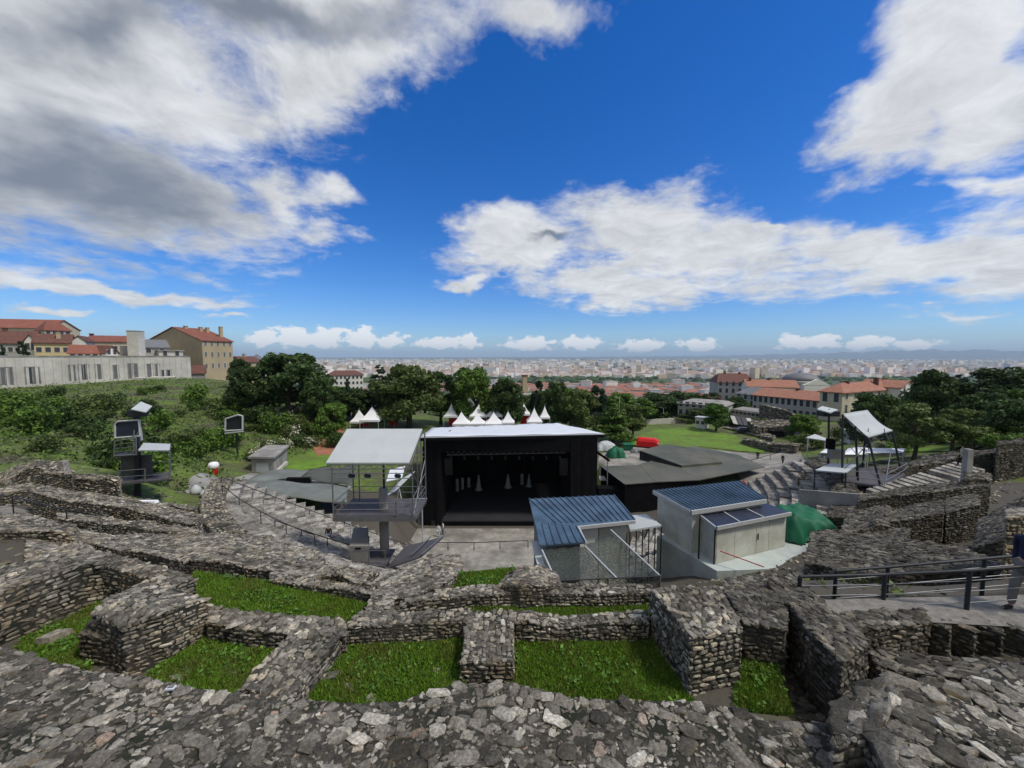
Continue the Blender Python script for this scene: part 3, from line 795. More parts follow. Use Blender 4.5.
ruin_wall('low stone ledge edging the grass strip along the foot of the rubble field', [(270, 580, -5.4, 272, 572, -5.45), (320, 587, -5.35, 322, 579, -5.4), (372, 594, -5.25, 374, 587, -5.3)], 0.16, -5.9, jag=0.03)
ruin_wall('curved dark-faced ring wall edged with upright stones behind the sunken cell', [(72, 538, -6.1, 78, 529, -6.4), (96, 544, -6.0, 104, 534, -6.4), (117, 549, -6.0, 122, 538, -6.4), (150, 556, -5.95, 150, 545, -6.3), (192, 561, -5.85, 190, 550, -6.2)], 0.2, -7.2)
ruin_wall('thick ruined wall with a dark recess at the frame edge below the long handrail', [(-60, 530, -5.3, -60, 512, -5.6), (0, 531, -5.4, 0, 515, -5.6), (32, 531, -5.4, 34, 516, -5.6), (72, 536, -5.6, 74, 524, -5.8)], 0.24, -7.4, jag=0.1)
ruin_wall('loose lower courses of rubble falling away below the thick ruined wall', [(28, 560, -5.4, 28, 532, -5.7), (60, 553, -5.7, 62, 536, -6.0), (92, 556, -5.5, 92, 546, -5.8)], 0.2, -7.4, jag=0.12)
# far side of the left ruins
ruin_wall('arched spur of old wall climbing at the edge of the green slope', [(6, 487, 25.0, -2, 478, 26.5), (20, 472, 25.5, 14, 466, 27.0), (37, 466, 26, 38, 460, 27.5), (60, 468, 26, 62, 463, 27.5)], 0.3, None, small=True, jag=0.12)
ruin_wall('squat rubble pier under the pale stone block', [(46, 473, 23.5, 44, 469, 25), (72, 474, 23.5, 73, 469, 25)], 0.27, None, small=True)
ruin_wall('ragged wall stub just before the slim lighting tower', [(74, 478, 24, 76, 473, 25.2), (96, 480, 24, 97, 475, 25.2), (119, 482, 24, 120, 477, 25.2)], 0.28, None, small=True, jag=0.12)
ruin_wall('long straight wall with a pale flat top and a dark undercut along the handrail path', [(33, 492, 19.2, 32, 486, 20.6), (56, 498, 19, 60, 488, 20.8), (128, 508, 18.5, 128, 498, 20.5), (170, 520, 18.3, 178, 509, 20.5), (196, 524, 18.3, 202, 514, 20.5)], 0.25, None, small=True, jag=0.05)
ruin_wall('scattered low line of pale stones beneath the long straight wall', [(58, 519, 16.5, 58, 513, 17.5), (110, 524, 16.4, 110, 517, 17.5), (160, 531, 16.4, 160, 524, 17.5), (196, 536, 16.4, 198, 529, 17.5)], 0.24, None, small=True, jag=0.08)
ruin_wall('narrow ruined wall crossing the turf behind the slim lighting tower foot', [(126, 502, 22.5, 126, 498, 23.5), (160, 506, 22.5, 160, 502, 23.5), (196, 510, 22.8, 197, 506, 23.8)], 0.26, None, small=True, jag=0.08)
ruin_wall('low crumbling walls stepping down at the edge of the frame above the handrail', [(-30, 503, 21, -30, 494, 23), (6, 494, 21, 8, 486, 23), (30, 489, 21.5, 32, 483, 23)], 0.28, None, small=True, jag=0.12)

# right-hand ruins
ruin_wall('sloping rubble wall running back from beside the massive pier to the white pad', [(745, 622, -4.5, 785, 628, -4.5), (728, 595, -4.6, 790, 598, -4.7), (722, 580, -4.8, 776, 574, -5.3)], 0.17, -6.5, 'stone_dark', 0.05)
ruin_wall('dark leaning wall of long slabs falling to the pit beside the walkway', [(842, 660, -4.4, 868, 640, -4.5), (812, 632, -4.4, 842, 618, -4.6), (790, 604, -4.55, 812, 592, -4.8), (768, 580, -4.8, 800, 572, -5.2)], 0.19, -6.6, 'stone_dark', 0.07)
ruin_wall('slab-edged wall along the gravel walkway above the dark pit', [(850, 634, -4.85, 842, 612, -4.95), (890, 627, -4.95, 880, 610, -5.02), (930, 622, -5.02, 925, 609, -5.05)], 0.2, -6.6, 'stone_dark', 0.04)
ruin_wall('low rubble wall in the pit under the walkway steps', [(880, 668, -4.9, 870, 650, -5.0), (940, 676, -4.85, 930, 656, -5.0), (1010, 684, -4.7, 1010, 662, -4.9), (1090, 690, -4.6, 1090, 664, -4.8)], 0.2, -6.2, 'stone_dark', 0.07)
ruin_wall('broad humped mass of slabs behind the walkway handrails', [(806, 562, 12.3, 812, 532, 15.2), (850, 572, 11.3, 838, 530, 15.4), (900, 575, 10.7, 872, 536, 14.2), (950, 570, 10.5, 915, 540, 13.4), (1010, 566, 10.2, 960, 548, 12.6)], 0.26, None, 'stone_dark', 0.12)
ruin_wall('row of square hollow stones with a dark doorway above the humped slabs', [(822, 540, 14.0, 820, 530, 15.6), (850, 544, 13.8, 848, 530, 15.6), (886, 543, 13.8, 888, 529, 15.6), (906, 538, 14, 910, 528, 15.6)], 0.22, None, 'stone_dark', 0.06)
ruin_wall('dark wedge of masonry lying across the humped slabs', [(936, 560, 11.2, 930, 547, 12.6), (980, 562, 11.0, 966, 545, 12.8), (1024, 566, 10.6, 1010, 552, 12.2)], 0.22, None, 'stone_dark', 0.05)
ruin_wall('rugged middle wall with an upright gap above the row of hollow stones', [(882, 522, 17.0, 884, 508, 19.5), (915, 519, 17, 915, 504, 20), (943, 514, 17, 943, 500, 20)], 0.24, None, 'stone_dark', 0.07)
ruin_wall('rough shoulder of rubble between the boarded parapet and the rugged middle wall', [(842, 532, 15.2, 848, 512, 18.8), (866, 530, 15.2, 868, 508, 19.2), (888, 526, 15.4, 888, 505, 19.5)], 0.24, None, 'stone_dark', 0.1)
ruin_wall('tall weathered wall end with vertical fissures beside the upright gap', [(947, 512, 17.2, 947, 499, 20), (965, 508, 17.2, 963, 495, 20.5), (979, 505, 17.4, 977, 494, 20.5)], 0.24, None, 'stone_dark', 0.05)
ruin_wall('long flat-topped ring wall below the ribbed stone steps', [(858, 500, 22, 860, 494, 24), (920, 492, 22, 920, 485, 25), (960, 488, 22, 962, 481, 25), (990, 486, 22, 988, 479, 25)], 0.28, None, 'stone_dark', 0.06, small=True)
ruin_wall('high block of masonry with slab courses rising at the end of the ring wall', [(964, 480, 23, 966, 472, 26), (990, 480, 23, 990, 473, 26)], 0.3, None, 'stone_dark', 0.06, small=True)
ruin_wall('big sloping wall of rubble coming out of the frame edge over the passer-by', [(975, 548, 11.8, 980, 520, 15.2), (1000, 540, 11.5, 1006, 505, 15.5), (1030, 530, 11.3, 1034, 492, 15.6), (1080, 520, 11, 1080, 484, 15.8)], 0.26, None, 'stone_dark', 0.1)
ruin_wall('pale tan pillar of masonry at the frame edge behind the passer-by', [(1008, 517, 9.3, 1010, 508, 10.4), (1040, 517, 9.3, 1042, 508, 10.4)], 0.22, -5.6, 'stone', 0.04)
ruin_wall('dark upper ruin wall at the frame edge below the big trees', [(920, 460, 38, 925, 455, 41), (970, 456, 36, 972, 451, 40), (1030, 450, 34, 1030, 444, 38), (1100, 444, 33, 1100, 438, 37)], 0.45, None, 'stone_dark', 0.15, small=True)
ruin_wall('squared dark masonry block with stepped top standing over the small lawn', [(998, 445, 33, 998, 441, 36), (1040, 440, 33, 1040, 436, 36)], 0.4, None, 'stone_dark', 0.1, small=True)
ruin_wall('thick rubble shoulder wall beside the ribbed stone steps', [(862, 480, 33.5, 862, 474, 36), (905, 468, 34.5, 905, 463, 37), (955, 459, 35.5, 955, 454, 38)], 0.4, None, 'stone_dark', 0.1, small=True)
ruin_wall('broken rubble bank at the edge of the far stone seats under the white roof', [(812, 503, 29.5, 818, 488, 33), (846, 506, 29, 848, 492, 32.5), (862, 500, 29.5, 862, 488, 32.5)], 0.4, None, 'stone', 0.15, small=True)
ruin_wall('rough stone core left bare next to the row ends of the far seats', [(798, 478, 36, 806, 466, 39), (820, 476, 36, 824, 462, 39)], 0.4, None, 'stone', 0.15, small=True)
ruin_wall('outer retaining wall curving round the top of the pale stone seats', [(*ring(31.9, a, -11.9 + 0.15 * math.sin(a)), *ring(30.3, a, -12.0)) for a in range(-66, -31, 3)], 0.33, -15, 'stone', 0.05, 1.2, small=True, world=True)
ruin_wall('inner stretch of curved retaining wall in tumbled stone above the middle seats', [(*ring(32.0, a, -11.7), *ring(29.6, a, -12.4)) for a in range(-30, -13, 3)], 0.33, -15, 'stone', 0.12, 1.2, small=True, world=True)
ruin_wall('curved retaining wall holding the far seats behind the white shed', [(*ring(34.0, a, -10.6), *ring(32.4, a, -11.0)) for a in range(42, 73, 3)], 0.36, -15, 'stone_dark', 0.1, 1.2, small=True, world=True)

def walk_edge():
    for k, (x0, x1) in enumerate(((926, 950), (951, 975), (976, 1002), (1003, 1034), (1035, 1080))):
        yl = lambda x: 620.5 + (x - 926) * .06
        a, b, c, d = P(x0, yl(x0), -5.1), P(x1, yl(x1) + 7, -5.1), P(x1, yl(x1) - 3, -5.1), P(x0, yl(x0) - 4, -5.1)
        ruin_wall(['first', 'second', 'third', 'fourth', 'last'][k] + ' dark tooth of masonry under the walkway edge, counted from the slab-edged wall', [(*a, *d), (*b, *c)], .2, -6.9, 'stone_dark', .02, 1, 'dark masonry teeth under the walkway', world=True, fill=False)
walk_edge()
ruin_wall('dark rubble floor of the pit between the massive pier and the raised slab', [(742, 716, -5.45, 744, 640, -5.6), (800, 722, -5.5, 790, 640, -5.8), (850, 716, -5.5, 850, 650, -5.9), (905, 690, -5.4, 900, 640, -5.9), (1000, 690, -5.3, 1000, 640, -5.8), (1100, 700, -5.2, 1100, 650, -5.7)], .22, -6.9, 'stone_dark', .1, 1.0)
# ------------------------------------------------------------------ the stone seats
def seat_bank(label, a0, a1, r0, r1, zi, zo, n, group, mt='stone_pale'):
    root = thing('seating_bank', label, 'stone seating', ring(r0, (a0 + a1) / 2, zi - .5), group)
    for k in range(n):
        ra, rb = lerp(r0, r1, k / n), lerp(r0, r1, (k + 1) / n)
        zt = lerp(zi, zo, (k + 1) / n)
        st = MB(); m = int((a1 - a0) / 1.6 * max(.4, rb / r1)); 
        # a row of separate blocks, some worn, shoulder to shoulder
        A = [a0]
        while A[-1] < a1: A.append(A[-1] + rng.uniform(1.2, 2.6) * 24 / rb)
        A[-1] = a1
        for i in range(len(A) - 1):
            b0, b1 = A[i] + .02, A[i + 1] - .02
            dzj, dr = rng.normal() * .02, rng.normal() * .02
            if rng.random() < .06: dzj -= .22
            lo = [ring(ra + dr, b0, zt - 1.0), ring(ra + dr, b1, zt - 1.0), ring(rb + .12, b1, zt - 1.0), ring(rb + .12, b0, zt - 1.0)]
            hi = [(x, y, zt + dzj) for x, y, z in lo]
            st.hexa([V3(*q) for q in lo], [V3(*q) for q in hi])
        st.build('seat_row', M[mt], root)
    return root
seat_bank('large bank of pale stone seat rows stepping down towards the black stage', -67, -12, 12.0, 30.2, -23.7, -12.4, 21, 'banks of stone seats')
seat_bank('bank of stone seat rows with toothed row ends beyond the white shed', 44, 73, 12.0, 32.4, -23.7, -11.2, 24, 'banks of stone seats')
seat_bank('lower rows of curved grey steps glimpsed between the two sheds', 13, 42, 12.0, 23.0, -23.7, -17.2, 13, 'banks of stone seats', 'stone_pale')
# sloping end walls of the banks
for a, lab in ((-68.2, 'sloping end wall beside the last row ends of the large seat bank'), (74.4, 'sloping end wall beside the toothed row ends of the far seats')):
    s = 1 if a > 0 else -1
    r1, z1 = (30.2, -12.2) if s < 0 else (32.4, -11.0)
    ruin_wall(lab, [(*ring(lerp(13, r1, t), a - s * 1.0, lerp(-23.6, z1 - .1, t)), *ring(lerp(13, r1, t), a + s * 0.9, lerp(-23.8, z1 - .5, t))) for t in np.linspace(0, 1, 8)], 0.42, None, 'stone', 0.05, 2.5, small=True, world=True, fill=False)

# ribbed steps up to the visitor
def ribbed_steps():
    a, b = P(866, 489, 30.5), P(957, 461, 34.0)
    root = thing('stone_staircase', 'flight of worn stone steps like pale ribs with dark risers below the rubble shoulder', 'stone steps', tuple(a))
    n = 15; d = (b - a) / n; w = Vector((0.9, -1.5, -0.25))
    for k in range(n):
        if k in (9,): 
            continue
        p = a + d * k; q = p + d * 0.62
        m = MB(); lo = [p, q, q + w, p + w]
        m.hexa([v - Vector((0, 0, 1.1)) for v in lo], lo); m.build('step', M['stone_pale'], root)
ribbed_steps()

# ------------------------------------------------------------------ lawns, strips of turf, walkways, paving
def cell(name, pxs, z, m='turf'):
    drape(name, [tuple(P(x, y, z)[:2]) for x, y in pxs], M[m], 0.0, 0.5, zf=lambda x, y: z)
CELLS = [('cell_lawn', [(130, 690), (205, 622), (300, 630), (255, 720)], -5.2, 1.0), ('cell_lawn', [(285, 720), (335, 628), (475, 628), (462, 715)], -5.2, 1.0),
         ('cell_lawn', [(505, 715), (510, 628), (655, 626), (705, 720)], -5.2, 1.0), ('cell_lawn', [(0, 668), (20, 640), (105, 600), (88, 690)], -5.2, .9),
         ('cell_lawn', [(733, 712), (738, 640), (768, 640), (795, 716)], -5.2, .8),
         ('lawn_strip', [(180, 610), (195, 572), (280, 583), (372, 600), (350, 622), (260, 612)], -5.5, 1.0), ('lawn_strip', [(385, 622), (395, 598), (440, 600), (480, 598), (655, 598), (655, 622)], -5.5, .9),
         ('lawn_strip', [(436, 602), (462, 572), (515, 568), (515, 598)], -5.7, 1.0), ('lawn_strip', [(55, 565), (70, 545), (100, 552), (95, 566)], -6.0, .9)]
def blades(poly, z, dens, hgt):
    xs = [p[0] for p in poly]; ys = [p[1] for p in poly]
    n = int((max(xs) - min(xs)) * (max(ys) - min(ys)) * dens)
    X = rng.uniform(min(xs), max(xs), n); Y = rng.uniform(min(ys), max(ys), n)
    ins = np.zeros(n, bool)
    for i in range(len(poly)):
        (ax, ay), (bx, by) = poly[i], poly[i - 1]
        c = ((ay > Y) != (by > Y)) & (X < (bx - ax) * (Y - ay) / (by - ay + 1e-12) + ax)
        ins ^= c
    X, Y = X[ins], Y[ins]; n = len(X)
    clump = 0.7 + 0.6 * np.sin(X * 3.1 + np.sin(Y * 2.3) * 2) * np.sin(Y * 3.7 + X) + rng.normal(size=n) * .35
    h = hgt * np.clip(clump, .25, 2.2); w = rng.uniform(.006, .014, n); a = rng.uniform(0, 6.283, n); t = rng.uniform(0, 6.283, n); ln = rng.uniform(.2, .8, n) * h
    B = np.c_[X, Y, np.full(n, z)]; D = np.c_[np.cos(a), np.sin(a), 0 * a]; Ld = np.c_[np.cos(t) * ln, np.sin(t) * ln, h]
    V = np.stack([B - D * w[:, None], B + D * w[:, None], B + Ld], 1).reshape(-1, 3)
    return V
GV = []; GD = []
for nm, px, z, d in CELLS:
    cell(nm, px, z)
    poly = [tuple(P(x, y, z)[:2]) for x, y in px]
    GV.append(blades(poly, z, 8500 * d, .045)); GD.append(blades(poly, z, 1300, .065))
for V, mm in ((np.concatenate(GV), 'blade'), (np.concatenate(GD), 'blade_dry')):
    tag(link('grass', np_mesh('grass', V, np.arange(len(V)).reshape(-1, 3)), M[mm]), kind='stuff')
def loose_stones():
    st = Stones(); n = 5200
    r = rng.uniform(30.5, 46, n); a = np.radians(rng.uniform(-66, 70, n)); X, Y = r * np.sin(a), 50 - r * np.cos(a)
    k = (np.sin(X * .7 + 1) * np.sin(Y * .9) > -.45) & ~((Y > 6.2) & (Y < 8.8) & (np.abs(X) < 9)) & ~((Y > 5) & (Y < 10.5) & (X > 3.4)); X, Y = X[k], Y[k]; Z = gz(X, Y)
    for x, y, z in zip(X, Y, Z):
        t = rng.uniform(0, 6.28); s = rng.uniform(.05, .2); u = np.array([math.cos(t), math.sin(t), rng.normal() * .15]); v = np.array([-math.sin(t), math.cos(t), rng.normal() * .15])
        st.put(np.array([x, y, z + s * .1]), u, v, np.array([0, 0, 1.0]), s, s * .7, s * .45, True)
    V, T, mi = st.mesh('loose_stones'); tag(link('loose_stones', np_mesh('loose_stones', V, T), M['stone']), kind='stuff')
loose_stones()
drape('walkway', [tuple(P(x, y, -5.07)[:2]) for x, y in ((818, 600), (835, 618), (925, 622), (1000, 626), (1300, 642), (1300, 585), (985, 596), (880, 598))], M['gravel'], 0, .6, zf=lambda x, y: -5.07)
drape('handrail_path', px_poly([(-40, 519), (60, 527), (130, 541), (196, 546), (232, 538), (200, 530), (110, 528), (30, 512), (-40, 505)]), M['gravel'], 0.05, .7)
drape('turf_strip', px_poly([(66, 523), (120, 530), (190, 538), (200, 532), (130, 524), (80, 518)]), M['turf'], 0.12, .7)
drape('orchestra_floor', [(13.4 * math.sin(R(a)), 50 - 13.4 * math.cos(R(a)) * .98) for a in range(-88, 89, 8)] + [(13.4, 53), (-13.4, 53)], M['paving'], 0.04, 1.2)
drape('small_lawn', px_poly([(896, 452), (905, 446), (960, 444), (1000, 436), (1003, 443), (950, 452)]), M['lawn'], 0.1, 1.5)
drape('lawn', px_poly([(618, 447), (640, 436), (655, 430), (690, 427.5), (735, 436), (766, 450), (762, 453.5), (700, 447), (650, 455)]), M['lawn'], 0.1, 3)
drape('lawn', px_poly([(283, 474), (290, 455), (335, 450), (332, 466)]), M['lawn'], 0.1, 2)
drape('path', px_poly([(700, 449), (762, 455), (800, 450), (806, 462), (770, 478), (735, 470)]), M['paving'], 0.14, 2)
drape('path', px_poly([(316, 456), (310, 440), (326, 424), (342, 420), (344, 430), (338, 456)]), M['ochre'], 0.16, 2)
drape('terrace', px_poly([(596, 474), (600, 455), (640, 447), (660, 452), (690, 470)]), M['paving'], 0.12, 2)
drape('path', px_poly([(176, 494), (190, 480), (250, 474), (300, 472), (330, 470), (352, 478), (352, 492), (290, 486), (215, 482)]), M['concrete'], 0.1, 1.5)
# ------------------------------------------------------------------ trees and shrubs
def leaf_cloud(lobes, n, size, squash=0.8, jitter=0.35):
    """leaf-sized faces spread through and over a set of lobes (centre, radius, vertical squash)"""
    w = np.array([r ** 2 for _, r, _ in lobes]); w /= w.sum()
    idx = rng.choice(len(lobes), n, p=w)
    C = np.array([c for c, _, _ in lobes])[idx]; Rr = np.array([r for _, r, _ in lobes])[idx]; Sq = np.array([q for _, _, q in lobes])[idx]
    d = rng.normal(size=(n, 3)); d /= np.linalg.norm(d, axis=1)[:, None]
    rad = Rr * np.clip(1 - np.abs(rng.normal(size=n)) * jitter, .05, 1.15)
    P0 = C + d * rad[:, None] * np.c_[np.ones(n), np.ones(n), Sq]
    nrm = d + rng.normal(size=(n, 3)) * .7; nrm /= np.linalg.norm(nrm, axis=1)[:, None]
    a = np.cross(nrm, rng.normal(size=(n, 3))); a /= np.linalg.norm(a, axis=1)[:, None]; b = np.cross(nrm, a)
    s = size * rng.uniform(.5, 1.35, n)[:, None]; t = s * rng.uniform(.45, .9, n)[:, None]
    V = np.stack([P0 - a * s, P0 - b * t + a * s * .1, P0 + a * s, P0 + b * t], 1).reshape(-1, 3)
    return V, np.arange(4 * n).reshape(-1, 4)

def limb_mesh(H, tr, lobes, fork=0.35, nl=9):
    mb = MB(); top = V3(0, 0, H * .78)
    pts = [V3(0, 0, -0.4), V3(rng.normal() * .02 * H, rng.normal() * .02 * H, H * fork), V3(rng.normal() * .03 * H, rng.normal() * .03 * H, H * .6), top]
    rr = [tr * 1.35, tr * .8, tr * .5, tr * .15]
    for i in range(3): mb.tube(pts[i], pts[i + 1], rr[i], rr[i + 1], 9)
    for c, r, q in lobes[:nl]:
        a = pts[1].lerp(pts[2], rng.uniform(0, 1)); c = Vector(c)
        m = a.lerp(c, .55) + V3(0, 0, -.04 * H)
        mb.tube(a, m, tr * .4, tr * .22, 6); mb.tube(m, c, tr * .22, tr * .06, 6)
    return mb

def broad_lobes(H, W, n, low=.3, seed=0):
    g = np.random.default_rng(seed); out = []
    for k in range(n):
        t = g.uniform(0, 1); z = H * (low + (1 - low) * (0.08 + .84 * t))
        env = math.sqrt(max(0.03, 1 - ((t - .42) / .62) ** 2)) * W / 2
        a = k * 2.4 + g.uniform(-.5, .5); rr = env * math.sqrt(g.uniform(.15, .95)) * .8
        r = W * g.uniform(.11, .21) * (1.1 - .35 * t)
        out.append(((rr * math.cos(a), rr * math.sin(a), z), r, g.uniform(.6, .85)))
    return out
def pine_lobes(H, W, seed=0, low=.18):
    g = np.random.default_rng(seed); out = []
    z = H * low
    while z < H * .97:
        t = (z / H - low) / (1 - low); e = W / 2 * (1 - t) ** .8 + .04 * W
        for k in range(5 if t < .7 else 3):
            a = g.uniform(0, 6.28); rr = e * g.uniform(.35, .8)
            out.append(((rr * math.cos(a), rr * math.sin(a), z + g.uniform(-.03, .03) * H), e * g.uniform(.3, .5) + .02 * W, .45))
        z += H * .085
    return out

PROTO = {}
def proto(kind, H, W, lobes, n, size, tr, fork=.35):
    V, Q = leaf_cloud(lobes, n, size)
    PROTO[kind] = (H, W, np_mesh(kind + '_crown', V, Q), limb_mesh(H, tr, lobes, fork))
for k in range(3): proto('broad%d' % k, 14, 13, broad_lobes(14, 13, 34 + 5 * k, .22, 5 + k), 11000, .34, .42)
for k in range(2): proto('airy%d' % k, 14, 10, broad_lobes(14, 10, 20, .28, 31 + k), 5000, .32, .3)
for k in range(2): proto('pine%d' % k, 15, 9, pine_lobes(15, 9, 3 + k), 8000, .3, .3, .5)
proto('slim', 14, 4.2, broad_lobes(14, 4.2, 26, .08, 77), 6000, .26, .2, .5)
proto('cypress', 9, 2.0, [((0, 0, z), .3 + .75 * math.sin(math.pi * min(.97, (z / 9) ** .7)), 1.4) for z in np.arange(.6, 9, .6)], 5000, .16, .15, .6)
PROTO_N = {}
def tree(kind, label, px, top, Y, wpx, leaf, group=None, name='tree', dz=0.0, cat='tree'):
    H, W, cm, tm = PROTO[kind]
    x = (px - 512) / F * Y * 1.0; base = g1(x, Y) + dz; zt = -(top - EYE) / F * Y
    s = max((zt - base) / (H * 1.0), .15); sw = wpx / F * Y / W
    root = thing(name, label, cat, (x, Y, base), group, rng.uniform(0, 6.28))
    key = kind + leaf
    if key not in PROTO_N:
        c = cm.copy(); c.name = 'crown'; c.materials.clear(); c.materials.append(M[leaf])
        mb = MB(); mb.v, mb.f, mb.m, mb.sm = [q.copy() for q in tm.v], tm.f, tm.m, tm.sm
        t = bpy.data.meshes.new('trunk'); t.from_pydata([tuple(q) for q in mb.v], [], mb.f); t.polygons.foreach_set('use_smooth', mb.sm); t.materials.append(M['bark'])
        PROTO_N[key] = (c, t)
    c, t = PROTO_N[key]
    for nm, me in (('crown', c), ('trunk', t)):
        o = bpy.data.objects.new(nm, me); COL.objects.link(o); o.parent = root
    root.scale = (sw, sw, s)
    return root

G1 = 'trees standing along the terrace behind the stage'
TREES = [
    ('broad0', 'biggest tree, a rounded dark oak at the top of the slope beside the tan house', 288, 352, 88, 80, 'leaf_dark', None),
    ('broad1', 'smaller dark tree tucked against the slope side of the big rounded oak', 250, 366, 84, 44, 'leaf_dark', None),
    ('broad2', 'dark bushy tree with a low crown just below the big rounded oak', 318, 378, 84, 36, 'leaf_dark', None),
    ('broad1', 'large spreading dark olive tree behind the grey canopy roof', 408, 363, 92, 74, 'leaf_olive', G1),
    ('pine0', 'dark ragged tree between the far pink-roofed block and the spreading olive tree', 380, 363, 98, 42, 'leaf_pine', G1),
    ('broad2', 'low dark tree filling the gap by the small white tents', 352, 388, 96, 44, 'leaf_dark', G1),
    ('cypress', 'thin cypress in front of the far pink-roofed block', 347, 380, 100, 8, 'leaf_pine', None),
    ('broad0', 'fresh green tree directly behind the row of white tents', 474, 366, 98, 52, 'leaf_mid', G1),
    ('airy0', 'loose-crowned tree showing the city through its twigs beside the fresh green tree', 440, 372, 100, 42, 'leaf_dark', G1),
    ('broad1', 'dark round tree beside the brick tower behind the tents', 506, 377, 97, 42, 'leaf_dark', G1),
    ('airy1', 'spindly dark conifer just past the brick tower', 538, 380, 104, 18, 'leaf_pine', G1),
    ('broad2', 'dark tree with a flat top beyond the stage roof, past the brick tower', 556, 381, 98, 38, 'leaf_dark', G1),
    ('broad0', 'olive-toned tree over the far corner of the stage roof', 578, 388, 95, 44, 'leaf_olive', G1),
    ('airy0', 'dark narrow tree standing before the red city roofs', 597, 386, 99, 26, 'leaf_pine', G1),
    ('pine1', 'pointed conifer above the green tarp pile', 614, 398, 88, 40, 'leaf_mid', G1),
    ('airy1', 'thin tree with open branches behind the red cover', 634, 404, 90, 36, 'leaf_olive', G1),
    ('broad1', 'round dark tree next to the lamp posts', 655, 392, 140, 46, 'leaf_dark', None),
    ('broad2', 'round dark tree touching the roof of the plain white building', 684, 391, 150, 48, 'leaf_dark', None),
    ('broad0', 'bright lime-green round tree on the edge of the big lawn', 718, 403, 104, 29, 'leaf_light', None),
    ('broad1', 'dark tree at the foot of the old mansard building', 738, 396, 128, 26, 'leaf_dark', None),
    ('broad2', 'small dark tree between mansard building and lime-green tree', 712, 392, 150, 22, 'leaf_dark', None),
    ('broad0', 'dense dark tree behind the tilted canopy of the lighting tower', 874, 392, 66, 52, 'leaf_dark', None),
    ('broad1', 'tall black-green tree beside the long cream wall with red roof', 934, 368, 88, 46, 'leaf_dark', None),
    ('pine0', 'dark conifer between the two tall trees above the small lawn', 962, 373, 96, 38, 'leaf_pine', None),
    ('broad2', 'very wide dark tree at the frame edge above the small lawn', 1006, 367, 84, 84, 'leaf_dark', None),
    ('broad0', 'lower dark tree under the very wide one at the frame edge', 1050, 380, 74, 70, 'leaf_mid', None),
    ('airy0', 'feathery pale green tree beside the steps, nearer the white marquees', 920, 404, 50, 52, 'leaf_olive', None),
    ('airy1', 'feathery pale green tree beside the steps, nearer the small lawn', 958, 408, 51, 48, 'leaf_olive', None),
    ('broad1', 'dark bush-like tree under the black-green tree', 905, 398, 78, 34, 'leaf_dark', None),
    ('slim', 'narrow dark cypress-like tree at the foot of the pale houses', 24, 339, 108, 10, 'leaf_pine', None),
    ('broad2', 'low green tree on the bank above the ancient retaining wall', 806, 414, 92, 30, 'leaf_mid', None),
    ('broad0', 'small tree beside the ochre path below the oak', 332, 402, 80, 34, 'leaf_mid', None),
    ('broad1', 'rounded shrub-like tree at the end of the concrete museum wall', 240, 358, 112, 24, 'leaf_dark', None),
    ('pine1', 'dark tree behind the roof edge of the museum, near the house with dormers', 4, 344, 112, 12, 'leaf_pine', None),
]
for kd, lab, px, tp, Y, w, lf, g in TREES:
    tree(kd, lab, px, tp, Y, w, lf, g)

GB = 'trees of the green belt below the terrace edge'
for i, px in enumerate((338, 366, 392, 424, 452, 488, 522, 545, 566, 588, 606, 622, 642, 664, 700)):
    tree(['broad0', 'broad2', 'airy0', 'broad1', 'pine0'][i % 5], 'green tree filling the belt below the terrace edge behind the stage', px, 386 + (i * 7) % 11 + (6 if px > 590 else 0), 118 + (i * 13) % 22, 34 + (i * 11) % 16, ['leaf_mid', 'leaf_dark', 'leaf_olive', 'leaf_mid'][i % 4], GB)
for kd, lab, px, tp, Y, w, lf in (('broad2', 'mid-green tree at the frame edge in front of the very wide dark tree', 990, 392, 62, 52, 'leaf_dark'), ('broad1', 'low dark tree behind the squared dark masonry block', 1022, 398, 52, 60, 'leaf_dark'), ('airy1', 'olive tree between the feathery pair and the squared masonry block', 982, 410, 58, 34, 'leaf_olive')):
    tree(kd, lab, px, tp, Y, w, lf)
# shrubs
SH = []
for k in range(3):
    g = np.random.default_rng(90 + k)
    lob = [((g.uniform(-.9, .9), g.uniform(-.9, .9), g.uniform(.35, 1.2)), g.uniform(.35, .75), .8) for _ in range(11)]
    V, Q = leaf_cloud(lob, 1500, .1)
    st = MB()
    for c, r, q in lob[:6]: st.tube((0, 0, -.1), c, .05, .015, 5)
    SH.append((V, Q, st))
SHM = {}
def shrub(x, y, s, leaf, label, group, k, name='shrub', blossom=False, hs=1.0):
    key = (k, leaf, blossom)
    root = thing(name, label, 'shrub', (x, y, g1(x, y)), group, rng.uniform(0, 6.28)); root.scale = (s, s, s * hs)
    if key not in SHM:
        V, Q, st = SH[k]
        me = np_mesh('foliage', V, Q); me.materials.append(M[leaf])
        sm = bpy.data.meshes.new('stem'); sm.from_pydata([tuple(q) for q in st.v], [], st.f); sm.materials.append(M['bark'])
        bl = None
        if blossom:
            lob = [((c[0], c[1], c[2]), r * 1.05, q) for c, r, q in [((rng.uniform(-.9, .9), rng.uniform(-.9, .9), rng.uniform(.5, 1.3)), .5, .8) for _ in range(9)]]
            V, Q = leaf_cloud(lob, 260, .1, jitter=.1); bl = np_mesh('blossom', V, Q); bl.materials.append(M['blossom'])
        SHM[key] = (me, sm, bl)
    for nm, me in zip(('foliage', 'stem', 'blossom'), SHM[key]):
        if me:
            o = bpy.data.objects.new(nm, me); COL.objects.link(o); o.parent = root
HILL = [(-27, 37.5), (-36, 36), (-44, 34), (-70, 37), (-128, 92), (-108, 126), (-60, 112), (-36, 84), (-36, 70), (-46, 58), (-36, 50)]
